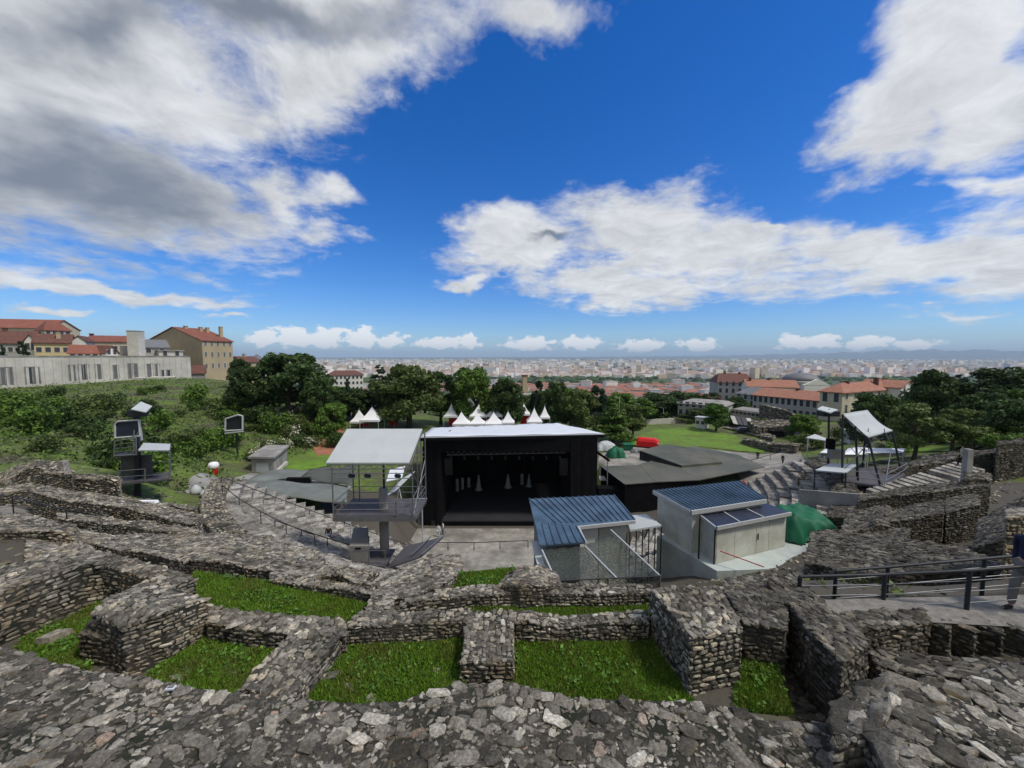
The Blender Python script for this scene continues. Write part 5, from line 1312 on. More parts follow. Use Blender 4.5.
# lighting tower on a concrete column by the stage
def canopy_tower():
    x0, x1, y0, y1 = -12.4, -6.75, 26.0, 29.4; zd = -11.05; px_, py_ = -9.35, 27.4
    g = g1(px_, py_)
    root = thing('lighting_tower', 'concrete column tower with a railed deck under a tilted pale grey canopy', 'lighting tower', (px_, py_, -15.3))
    m = MB(); m.lathe((px_, py_, 0), [(.33, g - .3), (.33, -11.4), (.31, -9.55), (.28, -9.5)], 18); m.build('column', M['concrete'], root)
    m = MB(); m.tube((px_ + .1, py_ - .1, -9.5), (px_ + .1, py_ - .1, -7.1), .08, .08, 8); m.build('mast', M['dark_steel'], root)
    m = MB(); m.box(((x0 + x1) / 2, (y0 + y1) / 2, zd - .06), (x1 - x0, y1 - y0, .12)); m.build('deck', M['deck'], root)
    m = MB()
    m.bar((x0, y0, zd - .2), (x1, y0, zd - .2), .1, .28); m.bar((x0, y1, zd - .2), (x1, y1, zd - .2), .1, .28); m.bar((x1, y0 + .06, zd - .2), (x1, y1 - .06, zd - .2), .1, .28); m.bar((x0, y0 + .06, zd - .2), (x0, y1 - .06, zd - .2), .1, .28)
    m.bar((px_ - 1.6, py_ - .4, zd - .5), (px_ + 1.3, py_ - .4, zd - .5), .12, .3); m.build('edge_beam', M['steel'], root)
    rf = [V3(x0 - .35, y0, -7.25), V3(x1 - .3, y0, -7.25), V3(x1 - .15, y1, -5.55), V3(x0 - .3, y1, -5.55)]
    m = MB(); m.slab(rf, .08); m.build('canopy', M['sheet'], root)
    m = MB(); n = 16
    for yy, zz in ((y0, -7.4), (y1, -5.75)):
        m.bar((x0 - .3, yy, zz), (x1 - .2, yy, zz), .06); m.bar((x0 - .3, yy, zz - .3), (x1 - .2, yy, zz - .3), .06)
        for i in range(n):
            a, b = lerp(x0 - .3, x1 - .2, i / n), lerp(x0 - .3, x1 - .2, (i + 1) / n); m.bar((a, yy, zz - .3 * (i % 2)), (b, yy, zz - .3 * ((i + 1) % 2)), .035)
    for x in (x0 - .2, px_, x1 - .2): m.bar((x, y0, -7.4), (x, y1, -5.75), .06)
    m.build('canopy_truss', M['steel'], root)
    for x, y, zt in ((x0 + .05, y0, -7.6), (x1 - .1, y0, -7.6), (x0 + .05, y1, -5.9), (x1 + .03, y1, -5.9), (x0 + 1.0, y1 - 1.2, -6.8), (-8.0, y0, -10.0)):
        m = MB(); m.tube((x, y, zd - .3), (x, y, zt), .05, .05, 8); m.build('post', M['steel'], root)
    for z in (-10.1, -10.55):
        m = MB()
        for a, b in (((x0, y0), (x1, y0)), ((x1, y0), (x1, y1)), ((x0, y1), (x1, y1)), ((x0, y0), (x0, y1))): m.tube((*a, z), (*b, z), .028, .028, 6)
        m.build('guard_rail', M['steel'], root)
    for z in (-8.0, -8.35):
        m = MB(); m.tube((x0, y0, z), (x1, y0, z), .03, .03, 6); m.tube((x0, y1, z + .6), (x1, y1, z + .6), .03, .03, 6); m.build('cross_bar', M['steel'], root)
    m = MB(); m.tube((x1 - .1, y0, zd), (x1, y1, -8.0), .03, .03, 6); m.tube((x1 - .1, y0, -9.8), (x1 + .03, y1, -9.0), .03, .03, 6); m.tube((x1, y1, zd), (x1 - .05, y0, -8.0), .03, .03, 6); m.build('brace', M['steel'], root)
    for i, x in enumerate((-11.2, -10.1, -8.0)):
        m = MB(); c = V3(x, y0 + .1, -8.2); m.tube(c, c + V3(.1, .35, -.15), .13, .17, 10); m.bar(c + V3(0, 0, .25), c, .03); m.build('spotlight', M['dark_steel'], root)
    # foot platform and its cabinet
    m = MB(); m.box((-10.3, 26.9, -14.52), (3.0, 2.4, .16)); m.build('foot_platform', M['deck'], root)
    for x, y in ((-11.3, 25.85), (-9.95, 25.85), (-8.8, 25.85)):
        m = MB(); m.bar((x, y, -15.6), (x, y, -13.4), .05); m.build('foot_post', M['steel'], root)
    m = MB(); m.bar((-11.3, 25.85, -13.4), (-8.8, 25.85, -13.4), .05); m.build('foot_rail', M['steel'], root)
    m = MB(); m.slab([V3(-9.0, 26.6, -15.1), V3(-6.6, 26.9, -14.4), V3(-5.6, 30.4, -14.6), V3(-8.6, 30.0, -15.2)], .12); m.build('lower_ramp', M['deck'], root)
    m = MB(); m.bar((-7.3, 27, -14.35), (-6.5, 30, -14.4), .07); m.bar((-6.55, 26.95, -14.3), (-5.55, 30.35, -14.5), .1); m.build('ramp_edge', M['steel'], root)
canopy_tower()
def cabinet():
    b = V3(-11.35, 26.2, -14.42); lo = [b, b + V3(1.35, 0, 0), b + V3(.4, 2.2, 0), b + V3(-.8, 2.2, 0)]; hi = [b + V3(-.05, 0, 1.15), b + V3(1.3, 0, 1.15), b + V3(.45, 2.2, 1.5), b + V3(-.65, 2.2, 1.5)]
    root = thing('equipment_cabinet', 'grey wedge-shaped cabinet on the foot platform of the column tower', 'cabinet', b)
    m = MB(); m.hexa(lo, hi); m.build('case', M['concrete'], root)
    m = MB(); m.box(b + V3(.55, -.02, .98), (.4, .05, .14)); m.build('handle_slot', M['black'], root)
    m = MB(); c = b + V3(.9, 1.1, 1.05); m.box(c, (.06, .5, .4), .38); m.build('side_vent', M['black'], root)
cabinet()
m = MB(); m.slab([P(345, 506, 33), P(423, 505.5, 33), P(427, 498, 36), P(352, 500, 36)], .08)
for px in (350, 385, 422): p = P(px, 505, 33.2); m.tube(p, V3(p.x, p.y, -17.5), .05, .05, 6)
m.solo('low_canopy', M['sheet'], 'long low white canopy strip just behind the deck of the column tower', 'canopy')
for a, b, w, lab in (((405, 466), (402, 478), 3.2, 'upper bright sheet of the slanting white covers beside the stage drape'), ((403, 478), (384, 497), 2.2, 'lower bright sheet of the slanting white covers beside the stage drape')):
    p, q = P(*a, 52), P(*b, 49); d = V3(-w * .6, -.4, -.3) if w > 3 else V3(1.6, .2, .9)
    m = MB(); m.slab([p, p + d, q + d, q], .07); c = (p + q) / 2; m.tube(c + d * .5, V3(c.x, c.y, -21), .06, .06, 6); m.solo('slanting_cover', M['sheet_white'], lab, 'cover', 'slanting white covers')

# slim lighting tower on the slope side
def slope_tower():
    Y = 33.0
    def q(px, py, dy=0.0): return P(px, py, Y + dy)
    b = q(136, 470); base = V3(b.x, b.y, g1(b.x, b.y) - .2)
    root = thing('lighting_tower', 'slim mast tower with a framed dark screen, a basket and a white-roofed side deck', 'lighting tower', base)
    m = MB(); m.tube(base, q(136.5, 410), .24, .2, 12); m.build('mast', M['dark_steel'], root)
    m = MB(); m.slab([q(131, 409, -.9), q(146, 412, -.9), q(152, 406, .9), q(141, 401.5, .9)], .07); m.build('top_canopy', M['sheet'], root)
    m = MB(); m.box(q(138, 413), (1.0, .9, .6)); m.build('lamp_box', M['dark_steel'], root)
    fr = MB(); c = [q(115, 424, -.6), q(115, 438, -.6), q(140, 436, -.6), q(139, 420, -.6), q(118, 421.5, -.6)]
    for i in range(5): fr.tube(c[i], c[(i + 1) % 5], .075, .075, 8)
    fr.tube(q(139, 420, -.6), q(141.5, 440, -.2), .1, .1, 8)
    f = fr.build('screen_frame', M['white_steel'], root)
    m = MB(); d = V3(0, .05, 0); m.hexa([p + d for p in c], [p + d * 2 for p in c]); m.build('screen', M['solar'], root)
    m = MB(); m.slab([q(114, 456, -.8), q(136, 454.5, -.8), q(141, 452, .8), q(118, 453, .8)], .12); m.build('basket_floor', M['deck'], root)
    m = MB()
    pts = [(114, 456), (114.5, 441), (136, 438), (136, 454.5)]
    for i in range(4): m.tube(q(*pts[i], -.8), q(*pts[(i + 1) % 4], -.8), .045, .045, 6)
    for t in (.25, .5, .75): m.tube(q(114, 456, -.8).lerp(q(114.5, 441, -.8), t), q(136, 454.5, -.8).lerp(q(136, 438, -.8), t), .025, .025, 5)
    m.tube(q(134, 441, -.8), q(141, 426, -.4), .04, .04, 6); m.tube(q(134, 452, -.8), q(134, 430, -.7), .05, .05, 6); m.build('basket_rail', M['steel'], root)
    m = MB(); m.slab([q(138, 450, -1.0), q(169.5, 450, -1.0), q(170.5, 443.8, 1.2), q(143.5, 442.8, 1.2)], .1); m.build('side_roof', M['sheet'], root)
    m = MB(); m.slab([q(118, 484, -1.0), q(170, 479, -1.0), q(171, 472, 1.2), q(121, 476, 1.2)], .14); m.build('side_deck', M['deck'], root)
    m = MB(); m.box(q(137, 466, .2), (2.3, .2, 1.9), .15); m.build('back_panel', M['deck'], root)
    for px, y0, y1, dy in ((118, 484, 471, -1), (145, 482, 469, -1), (169.5, 480, 450, -1), (170.5, 473, 444, 1.2), (121, 476, 463, 1.2)):
        m = MB(); m.tube(q(px, y0, dy), q(px, y1, dy), .045, .045, 6); m.build('post', M['steel'], root)
    m = MB(); m.tube(q(118, 471, -1), q(145, 469, -1), .035, .035, 6); m.tube(q(118, 477, -1), q(169.5, 474, -1), .03, .03, 6); m.tube(q(121, 463, 1.2), q(170, 462, 1.2), .03, .03, 6); m.build('guard_rail', M['steel'], root)
slope_tower()
def far_screen():
    Y = 62.0
    def q(px, py, d=0): return P(px, py, Y + d)
    p = q(234, 428); base = V3(p.x, p.y + .5, g1(p.x, p.y + .5) - .2)
    root = thing('framed_loudspeaker_panel', 'dark panel in a white frame on a post amid the green slope', 'screen', base)
    c = [q(225, 431), q(242.5, 430), q(242.5, 416), q(238, 415), q(225.5, 419)]
    m = MB()
    for i in range(5): m.tube(c[i], c[(i + 1) % 5], .14, .14, 8)
    m.tube(q(225, 433.5), q(243, 431.5), .14, .14, 8); m.build('frame', M['white_steel'], root)
    m = MB(); m.hexa([v + V3(0, .1, 0) for v in c], [v + V3(0, .5, 0) for v in c]); m.build('panel', M['dark_steel'], root)
    m = MB(); m.tube(base, p + V3(0, .5, -.3), .16, .14, 9); m.build('post', M['dark_steel'], root)
far_screen()

# tower above the far seats
def far_tower():
    H1, H2, L2, L1 = V3(28.5, 33, -4.9), V3(33.4, 36, -5.0), V3(35.0, 35.1, -6.75), V3(30.0, 32.1, -6.75)
    gx, gy = 31.5, 34.2
    root = thing('lighting_tower', 'open scaffold tower with a steeply tilted pale canopy above the far seats', 'lighting tower', (gx, gy, g1(gx, gy)))
    def bow(u, v): return (0, 0, -.25 * math.sin(v * 3.14))
    sheet_grid(H1, H2, L2, L1, 8, 8, bow, .08).build('canopy', M['sheet'], root)
    zd = -10.6
    m = MB(); c = [V3(28.2, 32.2, zd), V3(30.4, 30.8, zd), V3(35.6, 34.2, zd), V3(33.6, 36.4, zd)]; m.slab(c, .16); m.build('deck', M['deck'], root)
    m = MB(); k = [H1, H2, L2, L1]
    for i in range(4):
        a, b = k[i] - V3(0, 0, .12), k[(i + 1) % 4] - V3(0, 0, .12); m.bar(a, b, .07); m.bar(a - V3(0, 0, .4), b - V3(0, 0, .4), .06)
        for t in range(6): m.bar(a.lerp(b, t / 6) - V3(0, 0, .4 * (t % 2)), a.lerp(b, (t + 1) / 6) - V3(0, 0, .4 * ((t + 1) % 2)), .035)
    m.build('canopy_truss', M['dark_steel'], root)
    for t, b in zip((H1, L1, L2, H2, (H1 + L1) / 2), (c[0], c[1], c[2], c[3], V3(29.8, 32.4, zd))):
        m = MB(); m.tube(V3(b.x, b.y, g1(b.x, b.y) - .3), t - V3(0, 0, .1), .08, .08, 8); m.build('post', M['dark_steel'], root)
    for z in (-9.6, -10.1):
        m = MB()
        for i in range(4): m.tube(V3(c[i].x, c[i].y, z), V3(c[(i + 1) % 4].x, c[(i + 1) % 4].y, z), .03, .03, 6)
        m.build('guard_rail', M['steel'], root)
    m = MB(); m.tube(c[1] + V3(0, 0, .1), L2 - V3(0, 0, 1.6), .035, .035, 6); m.tube(c[0] + V3(0, 0, 1.0), L1 - V3(0, 0, .6), .035, .035, 6); m.tube(c[1], H1 - V3(0, 0, 2), .03, .03, 6); m.build('brace', M['steel'], root)
    # side bay: white lower roof
    q = [P(815, 470, 32), P(846, 472.6, 31), P(857, 464.5, 33.5), P(831, 462.8, 34.5)]
    m = MB(); m.slab(q, .1); m.build('lower_canopy', M['sheet'], root)
    for p in q:
        m = MB(); m.tube(p, V3(p.x, p.y, g1(p.x, p.y) - .3), .05, .05, 7); m.build('bay_post', M['dark_steel'], root)
    for x in (29.2, 30.8, 32.2):
        m = MB(); m.tube((x, 33, -6.6), (x + .1, 32.8, -7.2), .14, .18, 8); m.bar((x, 33, -6.7), (x, 33, -6.2), .04); m.build('spotlight', M['dark_steel'], root)
far_tower()
def mast_lamp():
    p = P(829, 470, 35); zg = g1(p.x, p.y)
    root = thing('speaker_mast', 'thin mast with a flat tilted top panel and a black loudspeaker beside the scaffold tower', 'mast', (p.x, p.y, zg))
    m = MB(); m.tube((p.x, p.y, zg - .2), P(829, 409, 35), .1, .08, 9); m.build('pole', M['dark_steel'], root)
    m = MB(); m.slab([P(817, 409, 34.4), P(830, 412.5, 34), P(838, 409.5, 35.5), P(822, 406, 36)], .1); m.build('top_panel', M['sheet'], root)
    m = MB(); m.box(P(828, 413.5, 35), (1.5, .8, .45)); m.build('lamp_box', M['dark_steel'], root)
    m = MB(); m.box(P(830.5, 444, 34.7), (.5, .5, .95)); m.build('loudspeaker', M['black'], root)
    m = MB(); m.box(P(836, 454, 34.4), (1.2, .5, .8)); m.build('control_box', M['concrete'], root)
mast_lamp()
m = MB(); m.slab([P(806, 437.5, 62), P(826, 440.5, 60), P(828.5, 439, 63), P(815, 434, 66)], .12)
for px, py in ((808, 438), (825, 440.5)): p = P(px, py, 61.5); m.tube(p, V3(p.x, p.y, g1(p.x, p.y)), .08, .08, 7)
m.solo('small_canopy', M['sheet'], 'small white pitched canopy standing alone before the ancient retaining wall', 'canopy')
def marquee(label, pts, hz):
    pts = [Vector(p) for p in pts]; c = sum(pts, Vector()) / len(pts)
    root = thing('marquee', label, 'marquee', (c.x, c.y, g1(c.x, c.y)), 'white marquees behind the scaffold tower')
    m = MB(); top = c + V3(0, 0, hz)
    for a, b in zip(pts, pts[1:] + pts[:1]): m.add([a, b, top], [(0, 1, 2)])
    m.add(pts, [tuple(range(len(pts)))]); m.build('roof', M['tent'], root)
    for p in pts:
        q = MB(); q.tube(p, V3(p.x, p.y, g1(p.x, p.y)), .06, .06, 7); q.build('post', M['white_steel'], root)
    m = MB(); a, b = pts[0], pts[1]; z = min(a.z, b.z); m.slab([a - V3(0, -.3, .2), b - V3(0, -.3, .2), b - V3(0, -.32, .5), a - V3(0, -.32, .5)], .03, down=(0, 1, 0)); m.build('counter_panel', M['concrete'], root)
marquee('white marquee roof with a low peak nearest to the thin mast', [P(842, 454.5, 50), P(868, 454.5, 50), P(868, 448, 56), P(848, 448.5, 56)], .6)
marquee('long flat white marquee roof stretching towards the pale green trees', [P(866, 453, 50), P(903, 453, 50), P(905, 448.5, 55), P(870, 448, 55)], .3)
marquee('small white marquee roof showing behind the control box', [P(820, 452.5, 53), P(838, 453.5, 52), P(842, 449.5, 56), P(826, 448.5, 57)], .3)
p = onground(852, 443, 55); m = MB(); m.box(p + V3(0, 0, 1.3), (2.2, 1.6, 2.6)); m.box(p + V3(0, -.1, 2.66), (2.5, 2.0, .12)); m.box(p + V3(0.3, -.83, 1.0), (.8, .06, 2.0), 0, 1)
m.solo('white_cabin', [M['shed_white'], M['sheet']], 'little white cabin peeping over the marquee roofs', 'cabin')

# blue-roofed shed with netting
def ribbed(m, A, B, C, D, n, h=.07, w=.06):
    A, B, C, D = (Vector(q) for q in (A, B, C, D))
    for i in range(n + 1):
        t = i / n; a, b = A.lerp(B, t), D.lerp(C, t); m.bar(a + V3(0, 0, h / 2), b + V3(0, 0, h / 2), w, h)
def shed_net():
    zr = -10.2
    A, B, C, Dn, E, Fq = [P(529, 499, zr + .1), P(614, 495, zr + .1), P(635, 520, zr), P(577.5, 526, zr), P(585, 542, zr - .05), P(540, 545.5, zr - .05)]
    base = g1(4, 24) - .2
    root = thing('blue_roofed_shed', 'white shed with an L-shaped blue ribbed roof and a netted yard', 'shed', (4.5, 24, base))
    G = A.lerp(Fq, .58)
    m = MB(); m.slab([A, B, C, Dn, G], .1); m.slab([G + V3(0, -.01, 0), Dn + V3(0, -.01, 0), E, Fq], .1)
    rf = m.build('roof', M['blue_roof'], root)
    r = MB(); ribbed(r, A, B, C, P(556, 523.5, zr), 14); ribbed(r, G.lerp(Dn, .02), Dn.lerp(G, .03), E, Fq, 6); r.build('roof_rib', M['blue_roof'], rf)
    m = MB(); i = .3
    body = [V3(A.x + .35, A.y - .3, 0), V3(B.x - .3, B.y - .3, 0), V3(C.x - .35, C.y + .35, 0), V3(Dn.x, Dn.y + .35, 0), V3(E.x - .2, E.y + .4, 0), V3(Fq.x + .3, Fq.y + .4, 0)]
    m.hexa([V3(p.x, p.y, base) for p in body], [V3(p.x, p.y, zr - .12) for p in body]); m.build('wall', M['concrete'], root)
    m = MB(); a, b = V3(Dn.x + .1, Dn.y + .3, 0), V3(C.x - .4, C.y + .3, 0); d = V3(0, -.04, 0)
    for (t0, t1) in ((.02, .4), (.42, .98)):
        p, q = a.lerp(b, t0), a.lerp(b, t1); m = MB(); m.hexa([V3(p.x, p.y, base), V3(q.x, q.y, base), V3(q.x, q.y, base) + d, V3(p.x, p.y, base) + d], [V3(p.x, p.y, zr - .25), V3(q.x, q.y, zr - .25), V3(q.x, q.y, zr - .25) + d, V3(p.x, p.y, zr - .25) + d]); m.build('wall_panel', M['shed_white' if t0 < .1 else 'shed'], root)
    m = MB(); m.bar(Dn + V3(0, -.05, -.1), C + V3(0, -.05, -.1), .1, .2); m.bar(Dn + V3(.05, 0, -.1), E + V3(.05, 0, -.1), .1, .2); m.build('roof_trim', M['white_steel'], root)
    return root, zr, Dn, C, E, Fq
sn, zr, Dn, Cc, Ee, Ff = shed_net()
def net_yard():
    A, B, C, D = Ff + V3(.1, -.1, -.2), Ee + V3(0, -.1, -.2), P(660, 576, 18.2), P(556, 581, 18.0)
    T = P(611, 530, 22.5)
    root = thing('net_enclosure', 'dark see-through netting stretched on leaning poles before the blue-roofed shed', 'netting', (A.x, A.y - 1, g1(4.5, 20)))
    m_, nt, b = nodes('netting'); L = nt.links
    tc = N(nt, 'ShaderNodeNewGeometry'); nz = N(nt, 'ShaderNodeTexNoise', i_Scale=12.0, i_Detail=6.0, i_Roughness=.8); L.new(tc.outputs['Position'], nz.inputs['Vector'])
    rp = ramp(nt, [(.44, (.22, .22, .22)), (.58, (.92, .92, .92))]); L.new(nz.outputs['Fac'], rp.inputs['Fac'])
    b.inputs['Base Color'].default_value = (.05, .062, .054, 1); b.inputs['Roughness'].default_value = .9; L.new(rp.outputs['Color'], b.inputs['Alpha'])
    def net(name, q, nx=10, ny=6, sag=.18):
        sheet_grid(*q, nx, ny, lambda u, v: (.03 * math.sin(u * 30), sag * .3 * math.sin(u * 17), -sag * math.sin(u * 3.14) * math.sin(v * 3.14) + .03 * math.sin(u * 40 + v * 20)), .015).build(name, m_, root)
    lo = lambda p: V3(p.x, p.y, g1(p.x, p.y) + .05)
    net('net_sheet', (A, B, C.lerp(D, .5), D)); net('net_sheet', (B, T, C, C.lerp(D, .5)), 10, 6, .5)
    net('net_side', (D, C, lo(C), lo(D))); net('net_side', (A, D, lo(D), lo(A)))
    for p, q in ((A, D), (B, C.lerp(D, .42)), (T, C)):
        m = MB(); m.tube(p, q, .05, .05, 7); m.build('pole', M['sheet'], root)
    m = MB(); m.tube(D, C, .03, .03, 6); m.build('edge_cable', M['dark_steel'], root)
    for p in (D, C, C.lerp(D, .5)):
        m = MB(); m.tube(lo(p) - V3(0, 0, .3), p + V3(0, 0, .05), .05, .05, 7); m.build('stake', M['steel'], root)
net_yard()
m = MB(); q = [P(531, 541, 22.0), P(539, 541, 22.0), P(551, 572, 19.0), P(540, 575, 18.8)]; m.slab(q, .1, down=(.0, .3, -.2)); m.solo('leaning_board', M['sheet'], 'pale board leaning along the wall under the ribbed blue roof edge', 'board')
def side_canopy():
    q = [P(626, 515.5, 27), P(646, 514, 27), P(661.5, 525, 24), P(630, 530, 23.4)]
    root = thing('flat_canopy', 'small white flat canopy on thin posts between the two sheds', 'canopy', (q[3].x, q[3].y, g1(q[3].x, q[3].y)))
    m = MB(); m.slab(q, .12); m.build('roof', M['sheet'], root)
    for k in range(6):
        p = q[3].lerp(q[2], k / 5) if k else q[3]; m = MB(); m.tube(p - V3(0, 0, .1), V3(p.x, p.y, g1(p.x, p.y) - .1), .04, .04, 6); m.build('post', M['dark_steel'], root)
side_canopy()

# white shed on its pad
def pad():
    z = -12.25; q = [P(657, 536, z), P(717, 571, z), P(766, 569, z), P(805, 563, z), P(820, 533, z), P(770, 520, z)]
    m = MB(); m.hexa([V3(p.x, p.y, -17) for p in q], q); m.solo('concrete_pad', M['pad'], 'pale painted concrete pad carrying the white double-roofed shed', 'platform')
    zr = -9.45
    A, B, C, D = P(654, 490.5, zr), P(739, 481, zr + .25), P(766, 499, zr + .1), P(691, 510.5, zr)
    root = thing('white_shed', 'white panelled shed with a blue ribbed roof and a lower dark lean-to roof', 'shed', (14, 24.5, z))
    m = MB(); m.slab([A, B, C, D], .1); rf = m.build('roof', M['blue_roof'], root)
    r = MB(); ribbed(r, A, B, C, D, 22, .06, .06); r.build('roof_rib', M['blue_roof'], rf)
    m = MB(); m.bar(A + V3(-.05, 0, -.12), D + V3(-.05, 0, -.12), .1, .26); m.bar(D + V3(0, -.06, -.12), C + V3(0, -.06, -.12), .1, .26); m.build('roof_trim', M['white_steel'], root)
    ins = lambda p, c, k: p.lerp(c, k)
    c = (A + B + C + D) / 4; bq = [ins(p, c, .07) for p in (A, B, C, D)]
    m = MB(); m.hexa([V3(p.x, p.y, z) for p in bq], [V3(p.x, p.y, zr - .1) for p in bq]); m.build('back_wall', M['shed'], root)
    zl = -9.95
    A2, B2, C2, D2 = P(697, 512, zl + .12), P(764, 502, zl + .12), P(790.5, 512.5, zl), P(716.5, 527, zl)
    m = MB(); m.slab([A2, B2, C2, D2], .1); m.build('lean_to_roof', M['solar'], root)
    m = MB(); m.bar(D2 + V3(0, -.06, -.06), C2 + V3(0, -.06, -.06), .08, .22); m.bar(A2.lerp(D2, .25) + V3(-.06, 0, -.06), D2 + V3(-.06, 0, -.06), .08, .2)
    for t in (.3, .62): m.bar(A2.lerp(B2, t) + V3(0, 0, .03), D2.lerp(C2, t) + V3(0, 0, .03), .08, .05)
    m.build('roof_seam', M['white_steel'], root)
    fl, fr_, bl, br = D2 + V3(.05, .12, 0), C2 + V3(-.15, .15, 0), A2 + V3(.2, -.15, 0), B2 + V3(-.1, -.1, 0)
    m = MB(); q = [fl, fr_, br, bl]; m.hexa([V3(p.x, p.y, z) for p in q], [V3(p.x, p.y, zl - .1) for p in q]); m.build('front_wall', M['shed'], root)
    u = (fr_ - fl); u.z = 0; nn = Vector((u.y, -u.x, 0)).normalized()
    for i, (t0, t1) in enumerate(((.01, .25), (.255, .555), (.56, .74), (.745, .99))):
        p, r2 = fl + u * t0 + nn * .02, fl + u * t1 + nn * .02; m = MB(); m.hexa([V3(p.x, p.y, z + .03), V3(r2.x, r2.y, z + .03), V3(r2.x, r2.y, z + .03) - nn * .04, V3(p.x, p.y, z + .03) - nn * .04], [V3(p.x, p.y, zl - .2), V3(r2.x, r2.y, zl - .2), V3(r2.x, r2.y, zl - .2) - nn * .04, V3(p.x, p.y, zl - .2) - nn * .04])
        d = m.build('door' if i in (1, 2) else 'wall_panel', M['shed'], root)
        if i == 2:
            h = MB(); p = fl + u * .572 + nn * .07; h.box((p.x, p.y, z + 1.1), (.05, .05, .4)); h.build('handle', M['dark_steel'], d)
    m = MB(); p = D.lerp(D2, .4); m.tube((p.x - .08, p.y - .05, z), (p.x - .08, p.y - .05, zr - .2), .05, .05, 7); m.tube((fl.x - .08, fl.y - .05, z), (fl.x - .08, fl.y - .05, zl - .2), .05, .05, 7); m.build('downpipe', M['dark_steel'], root)
    m = MB(); m.tube(P(720, 551, 22.0), P(764, 567, 20.6), .03, .03, 6)
    m.solo('barrier_rope', M['tape'], 'red rope slung from the white shed corner to the rubble wall', 'rope')
    # green tarp heap
    def q3(px, py, d): return P(px, py, d)
    bx, by = 20.0, 25.9; g = np.random.default_rng(8)
    root = thing('tarp_covered_heap', 'crumpled bright green tarpaulin draped over gear beside the white shed', 'tarp heap', (bx, by, z))
    def hf(u, v):
        r = max(abs(2 * u - 1), abs(2 * v - 1)); top = 2.05 - .5 * u - .35 * (1 - v) + .16 * math.sin(u * 7 + v * 4)
        s = 1 if r < .55 else max(0.0, 1 - ((r - .55) / .45) ** 1.6)
        ang = math.atan2(2 * v - 1, 2 * u - 1)
        return (.22 * math.cos(ang) * (1 - s) * math.sin(ang * 9), .22 * math.sin(ang) * (1 - s) * math.sin(ang * 11), top * s + .12 * (1 - s) + .06 * math.sin(u * 19) * math.sin(v * 15) + .05 * math.sin(u * 37 + v * 21))
    sheet_grid((bx - 1.9, by - 1.5, z), (bx + 1.9, by - 1.7, z), (bx + 1.7, by + 1.6, z), (bx - 1.8, by + 1.6, z), 34, 28, hf, .03).build('tarpaulin', M['green_tarp'], root)
    m = MB(); m.box((bx - .1, by, z + .5), (1.7, 1.3, 1.0)); m.build('stacked_gear', M['deck'], root)
    m = MB(); m.tube(P(833, 528, 25.2), P(858, 527, 25.5), .04, .04, 6); m.tube(P(792, 536, 24.9), P(806, 545, 24.3), .04, .04, 6); m.build('guy_rope', M['rubber'], root)
pad()
# long grey boarded platform under the far tower
def board_deck():
    A, B = P(800, 494, 29.5), P(869, 502, 26.5)
    root = thing('boarded_parapet', 'grey boarded parapet with a pale end post below the scaffold tower', 'parapet', (A.x, A.y, g1(A.x, A.y)))
    m = MB(); m.hexa([A - V3(0, 0, 1.1), B - V3(0, 0, 1.3), B - V3(0, -.15, 1.3), A - V3(0, -.15, 1.1)], [A + V3(0, 0, .35), B + V3(0, 0, .5), B + V3(0, .15, .5), A + V3(0, .15, .35)]); m.build('boarding', M['concrete'], root)
    m = MB(); m.bar(B - V3(-.1, 0, 1.5), B + V3(.1, 0, .62), .22); m.build('end_post', M['concrete_pale'], root)
    m = MB(); m.slab([A + V3(0, -.1, -1.0), B + V3(0, -.1, -1.2), B + V3(-.6, -2.4, -1.7), A + V3(-.6, -2.4, -1.5)], .15); m.build('step_board', M['deck'], root)
    m = MB()
    for t in (0, .5, 1): p = A.lerp(B, t) + V3(-.3, -1.2, -1.4); m.tube(p, V3(p.x, p.y, g1(p.x, p.y) - .2), .08, .08, 6)
    m.build('support', M['dark_steel'], root)
board_deck()

# handrails
rail('long thin handrail along the gravel path above the rubble field', [onground(x, y, 8) for x, y in ((-20, 512), (14, 516), (68, 531), (98, 534), (132, 538), (170, 543), (205, 545), (232, 537))], .95, mid=(.5,), r=.028)
rail('dark handrail stepping down beside the bag-topped bin across the seats', [V3(*ring(lerp(31, 14, t), -63 + 3 * t, lerp(-12.4, -22.6, t))) for t in np.linspace(0, 1, 8)], 1.0, r=.04)
rail('dark handrail following the upper edge of the large seat bank', [V3(*ring(lerp(30.5, 26.0, t), lerp(-56, -36, t), lerp(-12.2, -14.8, t))) for t in np.linspace(0, 1, 5)], 1.0, r=.035)
rail('dark handrail with twin posts descending in the middle of the large seat bank', [V3(*ring(lerp(27.5, 20.0, t), lerp(-44, -30, t), lerp(-14.2, -18.6, t))) for t in np.linspace(0, 1, 6)], 1.05, mid=(.5,), r=.04)
rail('low dark handrail across the paving before the stage', [P(x, y, -17.0) for x, y in ((428, 548), (448, 548), (474, 548), (500, 547), (528, 546))], .5, r=.035)
rail('short railing along the path above the far seats', [onground(x, y, 30) for x, y in ((748, 468), (770, 461), (792, 456), (800, 452))], 1.2, r=.05)
rail('heavy dark handrail with steel wires along the gravel walkway', [P(800, 577, 7.95) - V3(0, 0, .95), P(885, 575, 7.74) - V3(0, 0, .95), P(970, 570, 7.42) - V3(0, 0, .97), P(1090, 561, 7.1) - V3(0, 0, .97)], .96, mid=(.78, .55, .3), r=.033, pr=.042, mm='steel')
rail('second dark handrail on the far side of the gravel walkway', [P(836, 571, 8.6) - V3(0, 0, .95), P(888, 567, 8.5) - V3(0, 0, .95), P(985, 558.5, 8.35) - V3(0, 0, .95), P(1090, 549, 8.2) - V3(0, 0, .95)], .95, mid=(.78, .55, .3), r=.033, pr=.04, mm='steel')
